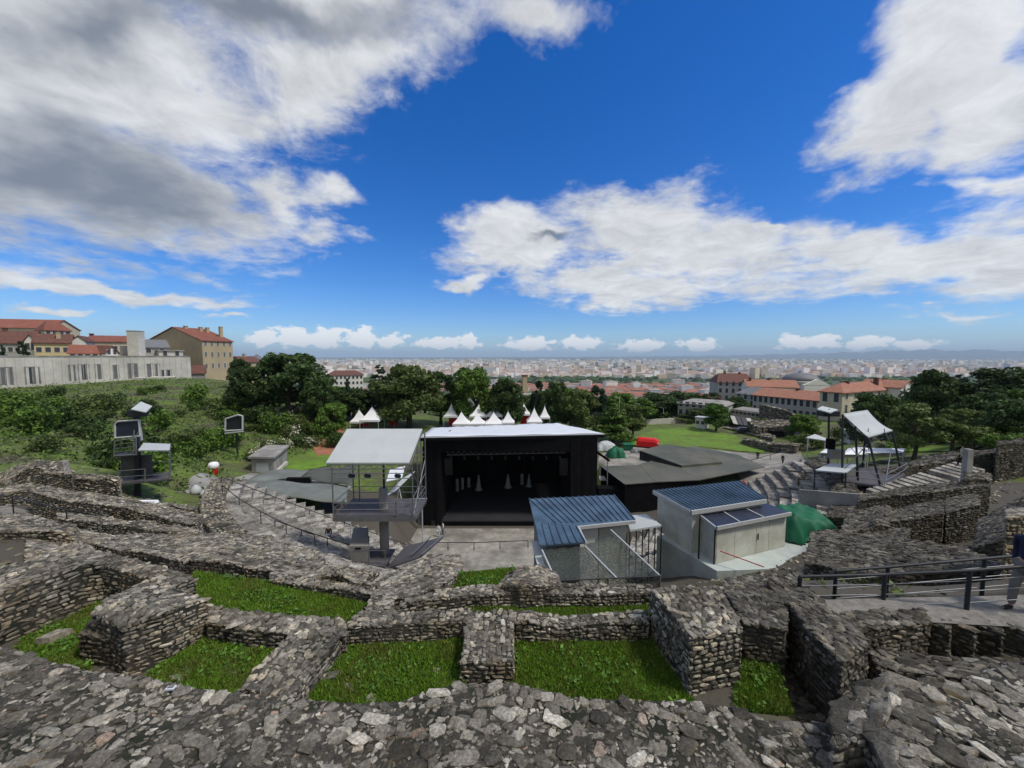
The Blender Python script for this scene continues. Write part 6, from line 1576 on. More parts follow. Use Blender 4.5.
# pale stone block on the squat pier, drum stones
p = P(64, 471, 24.2); m = MB(); m.hexa([p + V3(x, y, 0) for x, y in ((-.19, -.16), (.2, -.15), (.18, .17), (-.2, .16))], [p + V3(x, y, .66) for x, y in ((-.2, -.18), (.17, -.19), (.2, .18), (-.17, .18))]); m.solo('stone_block', M['stone_pale'], 'single pale squared stone block set on top of the squat rubble pier', 'stone block')
p = P(148, 501, 20.5); m = MB(); m.hexa([p + V3(x, y, -.1) for x, y in ((-.5, -.12), (.5, -.12), (.5, .12), (-.5, .12))], [p + V3(x, y, .02) for x, y in ((-.5, -.12), (.45, -.1), (.45, .12), (-.5, .1))]); m.solo('pale_slab', M['tent'], 'thin white slab lying by the foot of the slim mast tower', 'slab')
m = MB(); p = P(54, 640, -5.2); m.hexa([p + V3(x, y, -.1) for x, y in ((-.2, -.16), (.1, -.13), (.24, .16), (-.06, .13))], [p + V3(x, y, .13) for x, y in ((-.17, -.14), (.06, -.11), (.2, .13), (-.05, .11))]); m.solo('fallen_stone', M['stone'], 'flat fallen stone lying in the sunken grass cell', 'stone')
r_ = thing('survey_plate', 'tiny white-edged plate fixed on the curved rubble top near the stepped block', 'plate', P(171, 690, -4.27)); p = P(171, 690, -4.27)
m = MB(); m.box(p + V3(0, 0, .03), (.1, .06, .02), .1); m.build('frame', M['sheet_white'], r_); m = MB(); m.box(p + V3(0, 0, .045), (.07, .035, .012), .1); m.build('face', M['slate'], r_)
# ------------------------------------------------------------------ buildings
def bpt(p, z): return V3(p.x, p.y, z)
def house(name, label, A, B, depth, z0, ze, zr, wall, roof, ridge='along', group=None, cat='house', win=None, side=None, over=.4, chim=(), hip=0.0, off=0.5, flat=False, lside=None):
    """A, B: ends of the front wall (seen from here); the house runs back by depth; ridge along the front or across it"""
    A, B = V3(A[0], A[1], 0), V3(B[0], B[1], 0)
    d = B - A; L = d.length; d.normalize(); n = V3(-d.y, d.x, 0)
    if n.y < 0 and abs(n.y) > abs(n.x) * .3: n = -n
    root = thing(name, label, cat, ((A + B) / 2).to_tuple()[:2] + (z0,), group)
    q = [A, B, B + n * depth, A + n * depth]
    m = MB(); m.hexa([bpt(p, z0 - 1) for p in q], [bpt(p, ze) for p in q])
    c = sum(q, Vector()) / 4
    o = [p + (d * sx + n * sy) * over for p, sx, sy in zip(q, (-1, 1, 1, -1), (-1, -1, 1, 1))]
    rm = MB(); t = .25
    if flat:
        rm.slab([bpt(p, ze + .3) for p in o], .3)
    elif ridge == 'along':
        r0, r1 = (A + n * depth * off) + d * (L * hip), (B + n * depth * off) - d * (L * hip)
        if not hip:
            for p, r, s in ((A, r0, q[3]), (B, r1, q[2])): m.add([bpt(p, ze), bpt(r, zr - .12), bpt(s, ze)], [(0, 1, 2)])
            r0, r1 = r0 - d * over, r1 + d * over
        R0, R1 = bpt(r0, zr), bpt(r1, zr); O = [bpt(p, ze - .08) for p in o]
        rm.slab([O[0], O[1], R1, R0], t); rm.slab([O[2], O[3], R0, R1], t)
        if hip: rm.slab([O[1], O[2], R1], t); rm.slab([O[3], O[0], R0], t)
    else:
        r0, r1 = A + d * (L * off), (A + d * (L * off)) + n * depth
        m.add([bpt(A, ze), bpt(B, ze), bpt(r0, zr - .12)], [(0, 1, 2)]); m.add([bpt(q[3], ze), bpt(q[2], ze), bpt(r1, zr - .12)], [(0, 1, 2)])
        R0, R1 = bpt(r0 - n * over, zr), bpt(r1 + n * over, zr); O = [bpt(p, ze - .08) for p in o]
        rm.slab([O[0], R0, R1, O[3]], t); rm.slab([R0, O[1], O[2], R1], t)
    m.build('wall', M[wall], root); ro = rm.build('roof', M[roof], root)
    for u, v, h in chim:
        p = A + d * (L * u) + n * (depth * v); k = MB(); zz = max(ze, zr) + h; k.box((p.x, p.y, (ze + zz) / 2), (.9, 1.1, zz - ze), math.atan2(d.y, d.x)); k.box((p.x, p.y, zz + .08), (1.1, 1.3, .18), math.atan2(d.y, d.x)); k.build('chimney', M['tan' if wall in ('tan', 'yellow') else 'tile_dark'], ro)
    def windows(P0, dd, nn, LL, cols, rows, w, h, zb, zt, tall=0):
        for r in range(rows):
            for i in range(cols):
                u = (i + .5) / cols * LL; z = lerp(zb, zt, r / max(1, rows - 1)) if rows > 1 else zb
                p = P0 + dd * u + nn * .03
                f = MB(); fw = .14
                f.box(bpt(p, z), (w + 2 * fw, .1, .12 + 0), math.atan2(dd.y, dd.x)); 
                f.box(bpt(p, z + h), (w + 2 * fw, .1, .14), math.atan2(dd.y, dd.x))
                for s in (-1, 1): f.box(bpt(p + dd * (s * (w / 2 + fw / 2)), z + h / 2), (fw, .09, h - .14), math.atan2(dd.y, dd.x))
                fo = f.build('window', M['concrete_pale'], root)
                g = MB(); g.box(bpt(p - nn * .01, z + h / 2), (w, .05, h - .13), math.atan2(dd.y, dd.x)); g.build('pane', M['pane' if tall == 0 else 'pane_dim'], fo)
    if win: windows(A, d, -n, L, *win)
    if side: windows(B, n, d, depth, *side)
    if lside: windows(q[3], -n, -d, depth, *lside)
    return root, A, B, d, n, L, q

def W(px, Y): return ((px - 512) / F * Y, Y)
def ZY(py, Y): return -(py - EYE) / F * Y * (1.0)

# concrete museum front on the slope
def museum():
    A, B = V3(*W(-30, 92), 0), V3(*W(191, 131), 0)
    z0, zt = -10.5, 0.0
    root = thing('concrete_museum', 'long pale concrete building front with narrow window slits set into the slope', 'building', ((A + B) / 2).to_tuple()[:2] + (z0,))
    d = (B - A); L = d.length; d.normalize(); n = V3(-d.y, d.x, 0)
    if n.y < 0: n = -n
    zt0, zt1 = ZY(356, 92), ZY(357.3, 131)
    q = [A, B, B + n * 14, A + n * 14]
    m = MB(); m.hexa([bpt(p, z0) for p in q], [bpt(A, -.1), bpt(B, -.1), bpt(q[2], -.1), bpt(q[3], -.1)]); m.build('front_wall', M['concrete_pale'], root)
    m = MB(); m.hexa([bpt(p, -.1) for p in (A - n * .12, B - n * .12, B + n * .5, A + n * .5)], [bpt(p, .25) for p in (A - n * .12, B - n * .12, B + n * .5, A + n * .5)]); m.build('parapet', M['concrete'], root)
    an = math.atan2(d.y, d.x)
    for i in range(28):
        u = (i + .5) / 28 * L; p = A + d * u - n * .06; m = MB(); m.box(bpt(p, -5.2), (.5, .16, 9.6), an); m.build('pilaster', M['concrete_pale'], root)
    def at(px):
        # along the front, the point seen in column px
        k = (px - 512) / F; t = (k * A.y - A.x) / (d.x - k * d.y); return A + d * t
    for px, w, h, zb, k in ((4, 1.1, 4.3, -7.0, 1), (8.6, 1.0, 4.3, -7.0, 1), (28.5, 1.1, 4.3, -7.0, 0), (35.7, 1.1, 4.3, -7.0, 1), (72, 1.1, 4.3, -6.6, 1), (82, 1.3, 4.2, -6.4, 0), (86, 1.0, 4.2, -6.4, 1), (98, 1.0, 4.2, -6.4, 1), (131, 1.1, 4.5, -6.6, 1), (135, 1.1, 4.5, -6.6, 1), (150, 1.3, 4.4, -6.7, 1), (157.5, 1.0, 4.4, -6.7, 1), (164, 1.2, 2.6, -6.9, 0), (168.5, 1.2, 2.6, -6.9, 0), (116, 1, 4, -6.5, 1)):
        p = at(px) - n * .1; f = MB()
        for s in (-1, 1): f.box(bpt(p + d * (s * (w / 2 + .08)), zb + h / 2), (.16, .14, h), an)
        f.box(bpt(p, zb + h), (w + .32, .14, .16), an); fo = f.build('window', M['concrete'], root)
        g_ = MB(); g_.box(bpt(p + n * .02, zb + h / 2), (w, .1, h - .17), an); g_.build('pane', M['pane' if k == 0 else 'pane_dim'], fo)
    return root
museum()
for px, Y, w, lab in ((132, 118, 6.5, 'first pale slab lying on the turf at the foot of the concrete front'), (149, 121, 5, 'middle pale slab lying on the turf at the foot of the concrete front'), (166, 123, 4.5, 'last pale slab on the turf, nearest the tan house')):
    x = (px - 512) / F * Y; z = g1(x, Y); m = MB(); m.hexa([V3(x - w / 2, Y - 1, z - .2), V3(x + w / 2, Y - .2, z - .2), V3(x + w / 2, Y + 1.6, z - .2), V3(x - w / 2, Y + .8, z - .2)], [V3(x - w / 2, Y - 1, z + .5), V3(x + w / 2, Y - .2, z + .6), V3(x + w / 2, Y + 1.6, z + .9), V3(x - w / 2, Y + .8, z + .8)]); m.solo('pale_slab', M['concrete_pale'], lab, 'slab', 'slabs at the foot of the concrete front')

Zg = -6
house('long_house', 'long red-roofed house highest on the hill behind the other pale houses', W(-60, 150), W(50, 158), 16, Zg, ZY(327.5, 154), ZY(319, 160), 'cream', 'tile', 'along', hip=.0, win=(12, 1, 1.0, 1.6, ZY(337, 154), 0))
house('hip_roofed_house', 'hip-roofed wing with a red roof at the end of the long house', W(48, 150), W(74, 156), 14, Zg, ZY(330.5, 153), ZY(321.5, 158), 'cream', 'tile', 'along', hip=.3, win=(4, 1, 1.1, 1.7, ZY(335, 152), 0))
house('grey_gabled_house', 'old grey house with a dark red roof behind the cypress', W(-20, 128), W(30, 133), 12, Zg, ZY(343, 130), ZY(331, 136), 'grey_render', 'tile_dark', 'along', win=(7, 1, 1.1, 1.7, ZY(352, 130), 0), chim=((.3, .5, .8),))
house('white_gabled_house', 'small white gabled house between the cypress and the yellow house', W(27, 122), W(38, 123), 10, Zg, ZY(341, 122), ZY(334, 122), 'white_render', 'tile_dark', 'across', win=(2, 1, 1.2, 2.2, ZY(350, 122), 0), over=.3)
house('yellow_house', 'pale yellow house with a brown roof and a square chimney', W(36, 118), W(72, 123), 10, Zg, ZY(342.5, 120), ZY(334, 124), 'yellow', 'tile_dark', 'along', win=(4, 1, 1.1, 1.6, ZY(352.3, 120), 0), chim=((.66, .25, .2),), over=.5)
house('white_house', 'white-walled house with a steep verge rising over the low red roof', W(73, 127), W(88, 129), 11, Zg, ZY(341, 128), ZY(335.5, 128), 'white_render', 'tile_dark', 'across', over=.3)
house('cream_house', 'long cream house under a plain red roof beside the concrete chimney block', W(86, 140), W(134, 146), 12, Zg, ZY(341.5, 143), ZY(336, 149), 'cream', 'tile', 'along', win=(7, 1, 1.0, 1.5, ZY(350, 143), 0), chim=((-.0, .5, .5),))
house('low_red_roofed_house', 'low house with a bright red roof peeping over the concrete parapet', W(70, 112), W(107, 117), 9, Zg, ZY(353, 114), ZY(345, 119), 'white_render', 'tile', 'along', win=(5, 1, .9, 1.0, ZY(357, 114), 0))
house('gabled_annex', 'small white gable with twin windows at the end of the low red roof', W(107, 116), W(119, 119), 6, Zg, ZY(353, 117), ZY(345.5, 117), 'white_render', 'tile_dark', 'across', win=(2, 1, .8, 1.5, ZY(354.5, 117), 0), over=.4)
r_ = thing('concrete_chimney', 'square concrete chimney block rising from the museum roof', 'chimney block', (*W(138, 124), -3)); x, y = W(138, 124)
m = MB(); m.box((x, y, 2.3), (3.0, 3.0, 11.4), .2); m.build('shaft', M['concrete_pale'], r_); m = MB(); m.box((x, y, 8.06), (3.15, 3.15, .22), .2); m.build('cap', M['concrete'], r_); m = MB(); m.box((x - 3, y + 1, .8), (3.6, 3, 5.2), .2); m.build('side_block', M['concrete'], r_)
house('metal_roofed_annex', 'grey annex with a sloping metal roof in front of the tan gable', W(143, 128), W(170, 133), 9, Zg, ZY(347, 130), ZY(339.5, 134), 'grey_render', 'slate', 'along', off=.8, win=(2, 1, 1.2, 1.6, ZY(353, 130), 0))
house('low_concrete_annex', 'low flat concrete annex with two small openings below the tan gable', W(160, 127), W(184, 131.5), 7, Zg, ZY(351, 129), 0, 'concrete_pale', 'concrete', flat=True, win=(2, 1, 1.0, 1.8, ZY(356, 129), 0))
# big tan house, its gable towards us
gA, gB = W(149, 150), W(203.5, 142)
house('tan_house', 'big tan house with a broad blank gable and a red-brown roof above the slope', gA, gB, 11.5, Zg - 3, ZY(340.5, 144), ZY(327.8, 150), 'tan', 'tile', 'across', chim=((.55, .3, .4), (.62, .65, .2), (.66, .8, .1), (.84, .92, .4)), off=.5, side=(5, 3, .8, 1.9, ZY(368, 146), ZY(346, 146), 1))
house('stone_lean_to', 'small stone lean-to with a dark sloping roof against the tan house', W(191, 133), W(204, 135), 4, Zg - 3, ZY(373, 134), ZY(365, 137), 'concrete', 'tile_dark', 'along', off=.95)
house('far_gabled_house', 'brown-roofed house half hidden behind the slope shrubs past the tan house', W(228, 172), W(243, 172), 12, -16, ZY(362, 172), ZY(356.2, 172), 'tan', 'tile_dark', 'across', chim=((.5, .5, .9),))
house('square_stone_tower', 'little grey stone tower with a pyramid roof over the tree tops', W(250, 190), W(259, 190), 4.5, -30, ZY(359, 190), ZY(354, 190), 'concrete', 'slate', 'along', hip=.49, over=.1)
house('pink_roofed_block', 'far pale block with a low reddish hip roof between the dark trees', W(326, 300), W(363, 310), 22, -70, ZY(375, 305), ZY(370.5, 312), 'white_render', 'tile_dark', 'along', hip=.2, win=(9, 3, 1.4, 2.2, ZY(390, 304), ZY(379, 304)), over=.6)

# white block, school range, mansard building, dome
house('plain_white_building', 'plain white three-storey building with a flat hipped roof by the big lawn', W(679, 126), W(726, 117), 15, -26, ZY(404.5, 121), ZY(398, 131), 'grey_render', 'concrete', 'along', hip=.25, win=(7, 3, 1.1, 1.7, ZY(424.5, 121), ZY(408.5, 121)), cat='building', over=.5, chim=((.55, .6, .4), (.75, .6, .6)))
house('mansard_building', 'tall old building with a dark reddish mansard roof behind the school', W(718, 195), W(757, 190), 20, -40, ZY(383, 190), ZY(373.5, 200), 'grey_render', 'tile_dark', 'along', hip=.12, win=(6, 3, 1.3, 2.4, ZY(401, 190), ZY(386.5, 190)), cat='building', over=.3, chim=((.3, .5, .5), (.7, .5, .5)))
house('school_corner_house', 'grey-roofed corner pavilion at the end of the school range', W(737, 150), W(757, 143), 12, -28, ZY(394, 147), ZY(386.5, 152), 'grey_render', 'slate', 'along', hip=.2, win=(3, 2, 1.2, 2.4, ZY(406, 146), ZY(400, 146)), cat='building')
house('rear_school_range', 'orange-roofed range running behind the long school front', W(748, 172), W(800, 165), 14, -30, ZY(387, 168), ZY(379.5, 175), 'white_render', 'tile_bright', 'along', cat='building', chim=((.1, .4, .6), (.5, .5, .4)))
house('long_school_front', 'long pale school front with a row of tall windows under an orange roof', W(754, 141), W(820, 122), 13, -27, ZY(397.5, 131), ZY(388.5, 139), 'grey_render', 'tile_bright', 'along', win=(11, 2, 1.15, 2.5, ZY(416, 131), ZY(405, 131)), cat='building', over=.5, chim=((.55, .5, .3),))
house('cream_school_wing', 'long cream wing with an orange roof catching the sun behind the dark tree', W(844, 108.5), W(912, 126), 5.6, -26, ZY(391, 113), ZY(381.5, 119), 'cream', 'tile_bright', 'along', hip=.12, lside=(2, 1, 1.2, 2.8, ZY(402.5, 110), 0), win=(9, 2, 1.2, 2.4, ZY(410, 116), ZY(397, 116)), cat='building', over=.5, chim=((.2, .5, .3), (.55, .3, 1.0), (.75, .5, .5)))
house('white_end_pavilion', 'white pavilion with a pointed gable at the far end of the cream wing', W(902, 116), W(916, 120), 10, -24, ZY(387, 118), ZY(380.5, 118), 'white_render', 'tile_bright', 'across', win=(2, 2, 1.1, 2.2, ZY(405, 118), ZY(393, 118)), cat='building')
def dome():
    x, y = W(801, 215); root = thing('domed_church', 'pale round church with a dark flattened dome and pediment beyond the school roofs', 'church', (x, y, -50))
    z = ZY(382, 215); m = MB(); m.lathe((x, y, 0), [(8.6, -50), (8.6, z), (9.1, z + .2), (9.1, z + .8)], 28); m.build('drum', M['white_render'], root)
    zt = ZY(372.5, 215) - z - .8; m = MB(); m.lathe((x, y, z + .8), [(8.8, 0), (8.3, zt * .35), (6.8, zt * .68), (4.2, zt * .9), (1.2, zt), (.9, zt + .8), (.2, zt + 1.2)], 28); m.build('dome', M['slate'], root)
    m = MB(); m.hexa([V3(x - 5, y - 9.6, -50), V3(x + 9, y - 9.6, -50), V3(x + 9, y - 5, -50), V3(x - 5, y - 5, -50)], [V3(x - 5, y - 9.6, z - 1), V3(x + 9, y - 9.6, z - 1), V3(x + 9, y - 5, z - 1), V3(x - 5, y - 5, z - 1)]); m.hexa([V3(x - 5, y - 9.7, z - 1), V3(x + 9, y - 9.7, z - 1), V3(x + 2, y - 9.7, z + 2.2)], [V3(x - 5, y - 5, z - 1), V3(x + 9, y - 5, z - 1), V3(x + 2, y - 5, z + 2.2)]); m.build('pediment', M['white_render'], root)
dome()
# old retaining wall with niches, awnings, low building below the school
def retaining():
    A, B = V3(*W(762, 112), 0), V3(*W(822, 92), 0); z0, z1 = -25, ZY(410.5, 103)
    ruin_wall('tall dark ancient retaining wall with buttresses below the school front', [(A.x, A.y, z1 + .3, A.x + .8, A.y + 1.6, z1 + .3), (lerp(A.x, B.x, .5), lerp(A.y, B.y, .5), z1, lerp(A.x, B.x, .5) + .8, lerp(A.y, B.y, .5) + 1.6, z1), (B.x, B.y, z1 - 2.5, B.x + .8, B.y + 1.6, z1 - 2.5)], .9, z0, 'stone', .2, 3, small=True, world=True, fill=False)
    for t, lab in ((.22, 'first buttress against the ancient retaining wall'), (.68, 'taller middle buttress against the ancient retaining wall')):
        x, y = lerp(A.x, B.x, t), lerp(A.y, B.y, t); ruin_wall(lab, [(x - .8, y - 2.2, z1 - 4, x - .4, y + .2, z1 - .5), (x + .8, y - 2.2, z1 - 4, x + 1.2, y + .2, z1 - .5)], .8, z0, 'stone', .05, 3, small=True, world=True, fill=False)
    x, y = W(781, 97); ruin_wall('low vaulted ruin with a pale plastered edge before the retaining wall', [(x - 6, y - 1, -17.6, x - 6, y + 3, -16.8), (x + 3, y - 2.5, -17.0, x + 3.6, y + 2, -16.4), (x + 8, y - 4, -18.4, x + 9, y, -17.8)], .8, -24, 'stone', .25, 3, small=True, world=True, fill=False)
    r_ = thing('vault_arch', 'dark arched opening with a white plastered jamb in the low vaulted ruin', 'arch', (x - 2, y - 2.2, -20.3)); m = MB()
    m.hexa([V3(x - 4.2, y - 2.5, -21), V3(x - .4, y - 3.4, -21), V3(x - .2, y - 2.4, -21), V3(x - 4, y - 1.5, -21)], [V3(x - 3.8, y - 2.5, -18.4), V3(x - .9, y - 3.4, -18.4), V3(x - .7, y - 2.4, -18.4), V3(x - 3.6, y - 1.5, -18.4)]); m.build('opening', M['black'], r_)  # solid black block, the shade inside the arch put in as colour
    m = MB(); m.hexa([V3(x + 1.5, y - 4.2, -21), V3(x + 3.2, y - 4.6, -21), V3(x + 3.4, y - 3.4, -21), V3(x + 1.7, y - 3, -21)], [V3(x + 2.2, y - 4.2, -16.9), V3(x + 3.4, y - 4.6, -16.6), V3(x + 3.6, y - 3.4, -16.6), V3(x + 2.4, y - 3, -16.9)]); m.build('jamb', M['white_render'], r_)
retaining()
house('low_gallery', 'long low stone gallery with a row of small dark windows under the school front', W(733, 122), W(766, 113), 7, -26, ZY(411.5, 118), ZY(408.5, 121), 'grey_render', 'concrete', 'along', win=(8, 1, 1.2, 1.4, ZY(415.5, 118), 0), cat='building', off=.9)
def awning():
    A, B = V3(*W(732, 112), 0), V3(*W(771, 102), 0); zt, zl = ZY(418, 108), ZY(426, 104); n = V3(-1.6, -4.5, 0)
    root = thing('striped_awning', 'lean-to shelter with pale striped roof strips below the low gallery', 'shelter', (A.x, A.y, -23))
    for i in range(7):
        a, b = A.lerp(B, i / 7), A.lerp(B, (i + .9) / 7); m = MB(); m.slab([bpt(a + n, zl), bpt(b + n, zl - .1), bpt(b, zt), bpt(a, zt)], .12); m.build('roof_strip', M['concrete_pale' if i % 3 == 0 else 'deck'], root)
    m = MB(); m.hexa([bpt(p, -24) for p in (A, B, B + V3(0, .3, 0), A + V3(0, .3, 0))], [bpt(p, zt - .2) for p in (A, B, B + V3(0, .3, 0), A + V3(0, .3, 0))]); m.build('back_wall', M['deck'], root)
    for t in (0, .25, .5, .75, 1): p = A.lerp(B, t) + n; m = MB(); m.tube(bpt(p, -23.5), bpt(p, zl), .1, .1, 6); m.build('post', M['dark_steel'], root)
    m = MB(); a, b = A.lerp(B, .55) + n, B + n; m.hexa([bpt(p, -23.5) for p in (a, b, b + V3(0, .3, 0), a + V3(0, .3, 0))], [bpt(p, ZY(432, 104)) for p in (a, b, b + V3(0, .3, 0), a + V3(0, .3, 0))]); m.build('white_parapet', M['white_render'], root)
awning()
ruin_wall('low line of ruined walls bordering the big lawn', [(*W(726, 107), -19.8, *W(728, 109), -19.8), (*W(752, 98), -19.7, *W(754, 100), -19.7), (*W(776, 90), -19.2, *W(779, 92), -19.2)], .7, None, 'stone', .25, 2.5, small=True, world=True, fill=False)
ruin_wall('second low ruined wall stepping beside the big lawn towards the paved path', [(*W(745, 90), -19.6, *W(747, 92), -19.6), (*W(770, 83), -19.0, *W(772, 85), -19.0), (*W(800, 78), -18.2, *W(804, 80), -18.2)], .7, None, 'stone', .25, 2.5, small=True, world=True, fill=False)
def car():
    p = P(745, 436, 100); p.z = g1(p.x, p.y) + .1
    root = thing('parked_car', 'dark blue car parked at the edge of the big lawn by the striped shelter', 'car', p); an = -.2
    Rm = Matrix.Rotation(an, 3, 'Z')
    def ext(prof, w, name, mt, dz=0):
        m = MB(); lo = [p + Rm @ V3(x, -w, z) for x, z in prof]; hi = [p + Rm @ V3(x, w, z) for x, z in prof]; m.hexa(lo, hi); m.build(name, M[mt], root)
    ext([(-2.2, .35), (2.2, .35), (2.25, .7), (1.2, .92), (-2.1, .98), (-2.25, .7)], .88, 'body', 'car_paint'); ext([(-1.9, .98), (1.1, .93), (.5, 1.42), (-1.4, 1.46)], .75, 'cabin', 'pane'); ext([(-1.3, 1.46), (.42, 1.43), (.35, 1.49), (-1.2, 1.52)], .72, 'roof', 'car_paint')
    for x in (-1.4, 1.4):
        for s in (-.8, .8):
            c = p + Rm @ V3(x, s, .33); m = MB(); m.tube(c - Rm @ V3(0, .1, 0), c + Rm @ V3(0, .1, 0), .33, .33, 14); m.build('wheel', M['rubber'], root)
car()
p = P(699, 427, 108); house('white_kiosk', 'small white kiosk standing at the back of the big lawn', W(697, 109), W(707, 107), 2.5, g1(p.x, p.y), g1(p.x, p.y) + 2.9, 0, 'white_render', 'sheet', flat=True, cat='kiosk', win=(2, 1, .8, 1.0, g1(p.x, p.y) + 1.2, 0), over=.2)
def wall_seg(label, a, b, h, mt, name='garden_wall', cat='wall'):
    A, B = P(*a), P(*b); za, zb = g1(A.x, A.y), g1(B.x, B.y); m = MB(); t = V3(0, .4, 0)
    m.hexa([bpt(A, za - .3), bpt(B, zb - .3), bpt(B + t, zb - .3), bpt(A + t, za - .3)], [bpt(A, za + h), bpt(B, zb + h), bpt(B + t, zb + h), bpt(A + t, za + h)]); m.solo(name, M[mt], label, cat)
wall_seg('pale low wall running behind the big lawn towards the lamp posts', (640, 428, 120), (688, 424, 124), 1.6, 'concrete_pale')
wall_seg('white boundary wall a step behind, under the lamp posts', (640, 420, 138), (676, 418, 142), 2.4, 'white_render')
for px, Y, tp, lab in ((640, 118, 404, 'taller pale lamp post by the low wall behind the lawn'), (664.5, 126, 408, 'pale lamp post with a bent arm behind the lawn'), (668, 130, 406.5, 'straight pale lamp post farther behind the lawn'), (620, 92, 398, 'thin pale pole among the conifers behind the green pile')):
    x = (px - 512) / F * Y; z = g1(x, Y); zt = ZY(tp, Y); r_ = thing('lamp_post', lab, 'lamp post', (x, Y, z)); m = MB(); m.tube((x, Y, z - .3), (x, Y, zt), .11, .08, 8); m.build('pole', M['concrete_pale'], r_); m = MB(); m.bar((x, Y, zt), (x - .9, Y, zt + .15), .1); m.build('arm', M['concrete_pale'], r_); m = MB(); m.box((x - 1.1, Y, zt + .12), (.6, .25, .14)); m.build('lamp_head', M['steel'], r_)
# brick tower and its house
x, y = W(524.5, 150); r_ = thing('brick_tower', 'tall slim brick chimney tower rising behind the white tents', 'tower', (x, y, -40)); zt = ZY(376, 150)
m = MB(); m.box((x, y, (zt - 40) / 2), (1.75, 1.75, zt + 40), .2); m.build('shaft', M['tan'], r_); m = MB(); m.box((x, y, zt + .15), (2.0, 2.0, .5), .2); m.build('cap', M['tile_dark'], r_)
house('pale_hall', 'pale flat-roofed hall with square windows at the foot of the brick tower', W(520, 140), W(534, 140), 8, -34, ZY(396, 140), 0, 'white_render', 'concrete', flat=True, cat='building', win=(4, 2, .8, 1.3, ZY(405, 140), ZY(400.5, 140)), over=.2)
# pagoda tents
def tent(px, peak, eave, Y, wpx, label, panel=None, fo=0.0):
    w = wpx / F * Y; x = (px - 512) / F * Y; zp, ze = ZY(peak, Y), ZY(eave, Y); zg = g1(x, Y)
    root = thing('pagoda_tent', label, 'tent', (x, Y, zg), 'white pagoda tents behind the stage')
    prof = [(1.0, 0), (.8, .12), (.57, .31), (.35, .56), (.16, .81), (.04, 1.0)]; vs = []; fs = []
    for s, t in prof:
        for a, b in ((-1, -1), (0, -1.0), (1, -1), (1, 0), (1, 1), (0, 1), (-1, 1), (-1, 0)): vs.append(V3(x + a * s * w / 2, Y + b * s * w / 2, ze + (zp - ze) * t - (.12 * s if a == 0 or b == 0 else 0) * 0))
    for k in range(len(prof) - 1):
        for i in range(8): j = (i + 1) % 8; fs.append((k * 8 + i, k * 8 + j, k * 8 + 8 + j, k * 8 + 8 + i))
    fs.append(tuple(range(40, 48))); m = MB(); m.add(vs, fs, 0, False); m.build('canopy', M['tent'], root)
    m = MB(); h = w / 2
    for a, b in (((-h, -h), (h, -h)), ((h, -h), (h, h)), ((h, h), (-h, h)), ((-h, h), (-h, -h))): m.hexa([V3(x + a[0], Y + a[1], ze - .4), V3(x + b[0], Y + b[1], ze - .4), V3(x + b[0] * .98, Y + b[1] * .98, ze - .4), V3(x + a[0] * .98, Y + a[1] * .98, ze - .4)], [V3(x + a[0], Y + a[1], ze + .02), V3(x + b[0], Y + b[1], ze + .02), V3(x + b[0] * .98, Y + b[1] * .98, ze + .02), V3(x + a[0] * .98, Y + a[1] * .98, ze + .02)])
    m.build('valance', M['tent'], root)
    for a in (-1, 1):
        for b in (-1, 1): m = MB(); m.tube((x + a * h * .96, Y + b * h * .96, zg - .2), (x + a * h * .96, Y + b * h * .96, ze), .06, .06, 6); m.build('pole', M['white_steel'], root)
    if panel:
        m = MB(); m.box((x + w * .1, Y + h * .9, (zg + ze) / 2), (w * .75, .06, ze - zg - .6)); m.build('side_panel', M[panel], root)
    m = MB(); m.tube((x, Y, zp - .1), (x, Y, zp + .5), .05, .03, 6); m.build('finial', M['white_steel'], root)
for a in ((371, 407.5, 419, 86, 19, 'white pointed tent with a red-brown side, beside the ochre path'), (390, 407.5, 417, 92, 11, 'small white tent half hidden in the dark tree, past the first tents', 'red'), (358, 410.5, 421, 88, 14, 'white tent at the outer end of the row, by the low tree', 'red'),
          (451, 404.5, 415.5, 96, 14, 'white tent with a red panel at the edge of the stage roof', 'red'), (461, 412.5, 423, 85, 16, 'white tent low in the front row, first above the stage roof', 'red'), (478.5, 405, 415, 96, 17, 'second-row white tent before the fresh green tree', 'orange'), (477, 414, 423, 86, 15, 'front-row white tent between two orange openings', 'red'),
          (494.5, 404, 414.5, 96, 16, 'second-row white tent with the sharpest peak', 'orange'), (493.5, 413, 423, 86, 17, 'front-row white tent below the sharpest peak', 'orange'), (508.5, 404, 414, 97, 14, 'second-row white tent in front of the dark round tree'), (508, 412, 422, 86, 13, 'front-row white tent in front of the dark round tree', 'red'),
          (524, 404, 413.5, 97, 12, 'white tent beneath the brick tower', 'red'), (534.5, 408.5, 421, 88, 15, 'white tent just past the brick tower'), (545, 406.5, 417, 93, 10, 'last white tent of the row, against the dark flat-topped tree')):
    tent(*a)

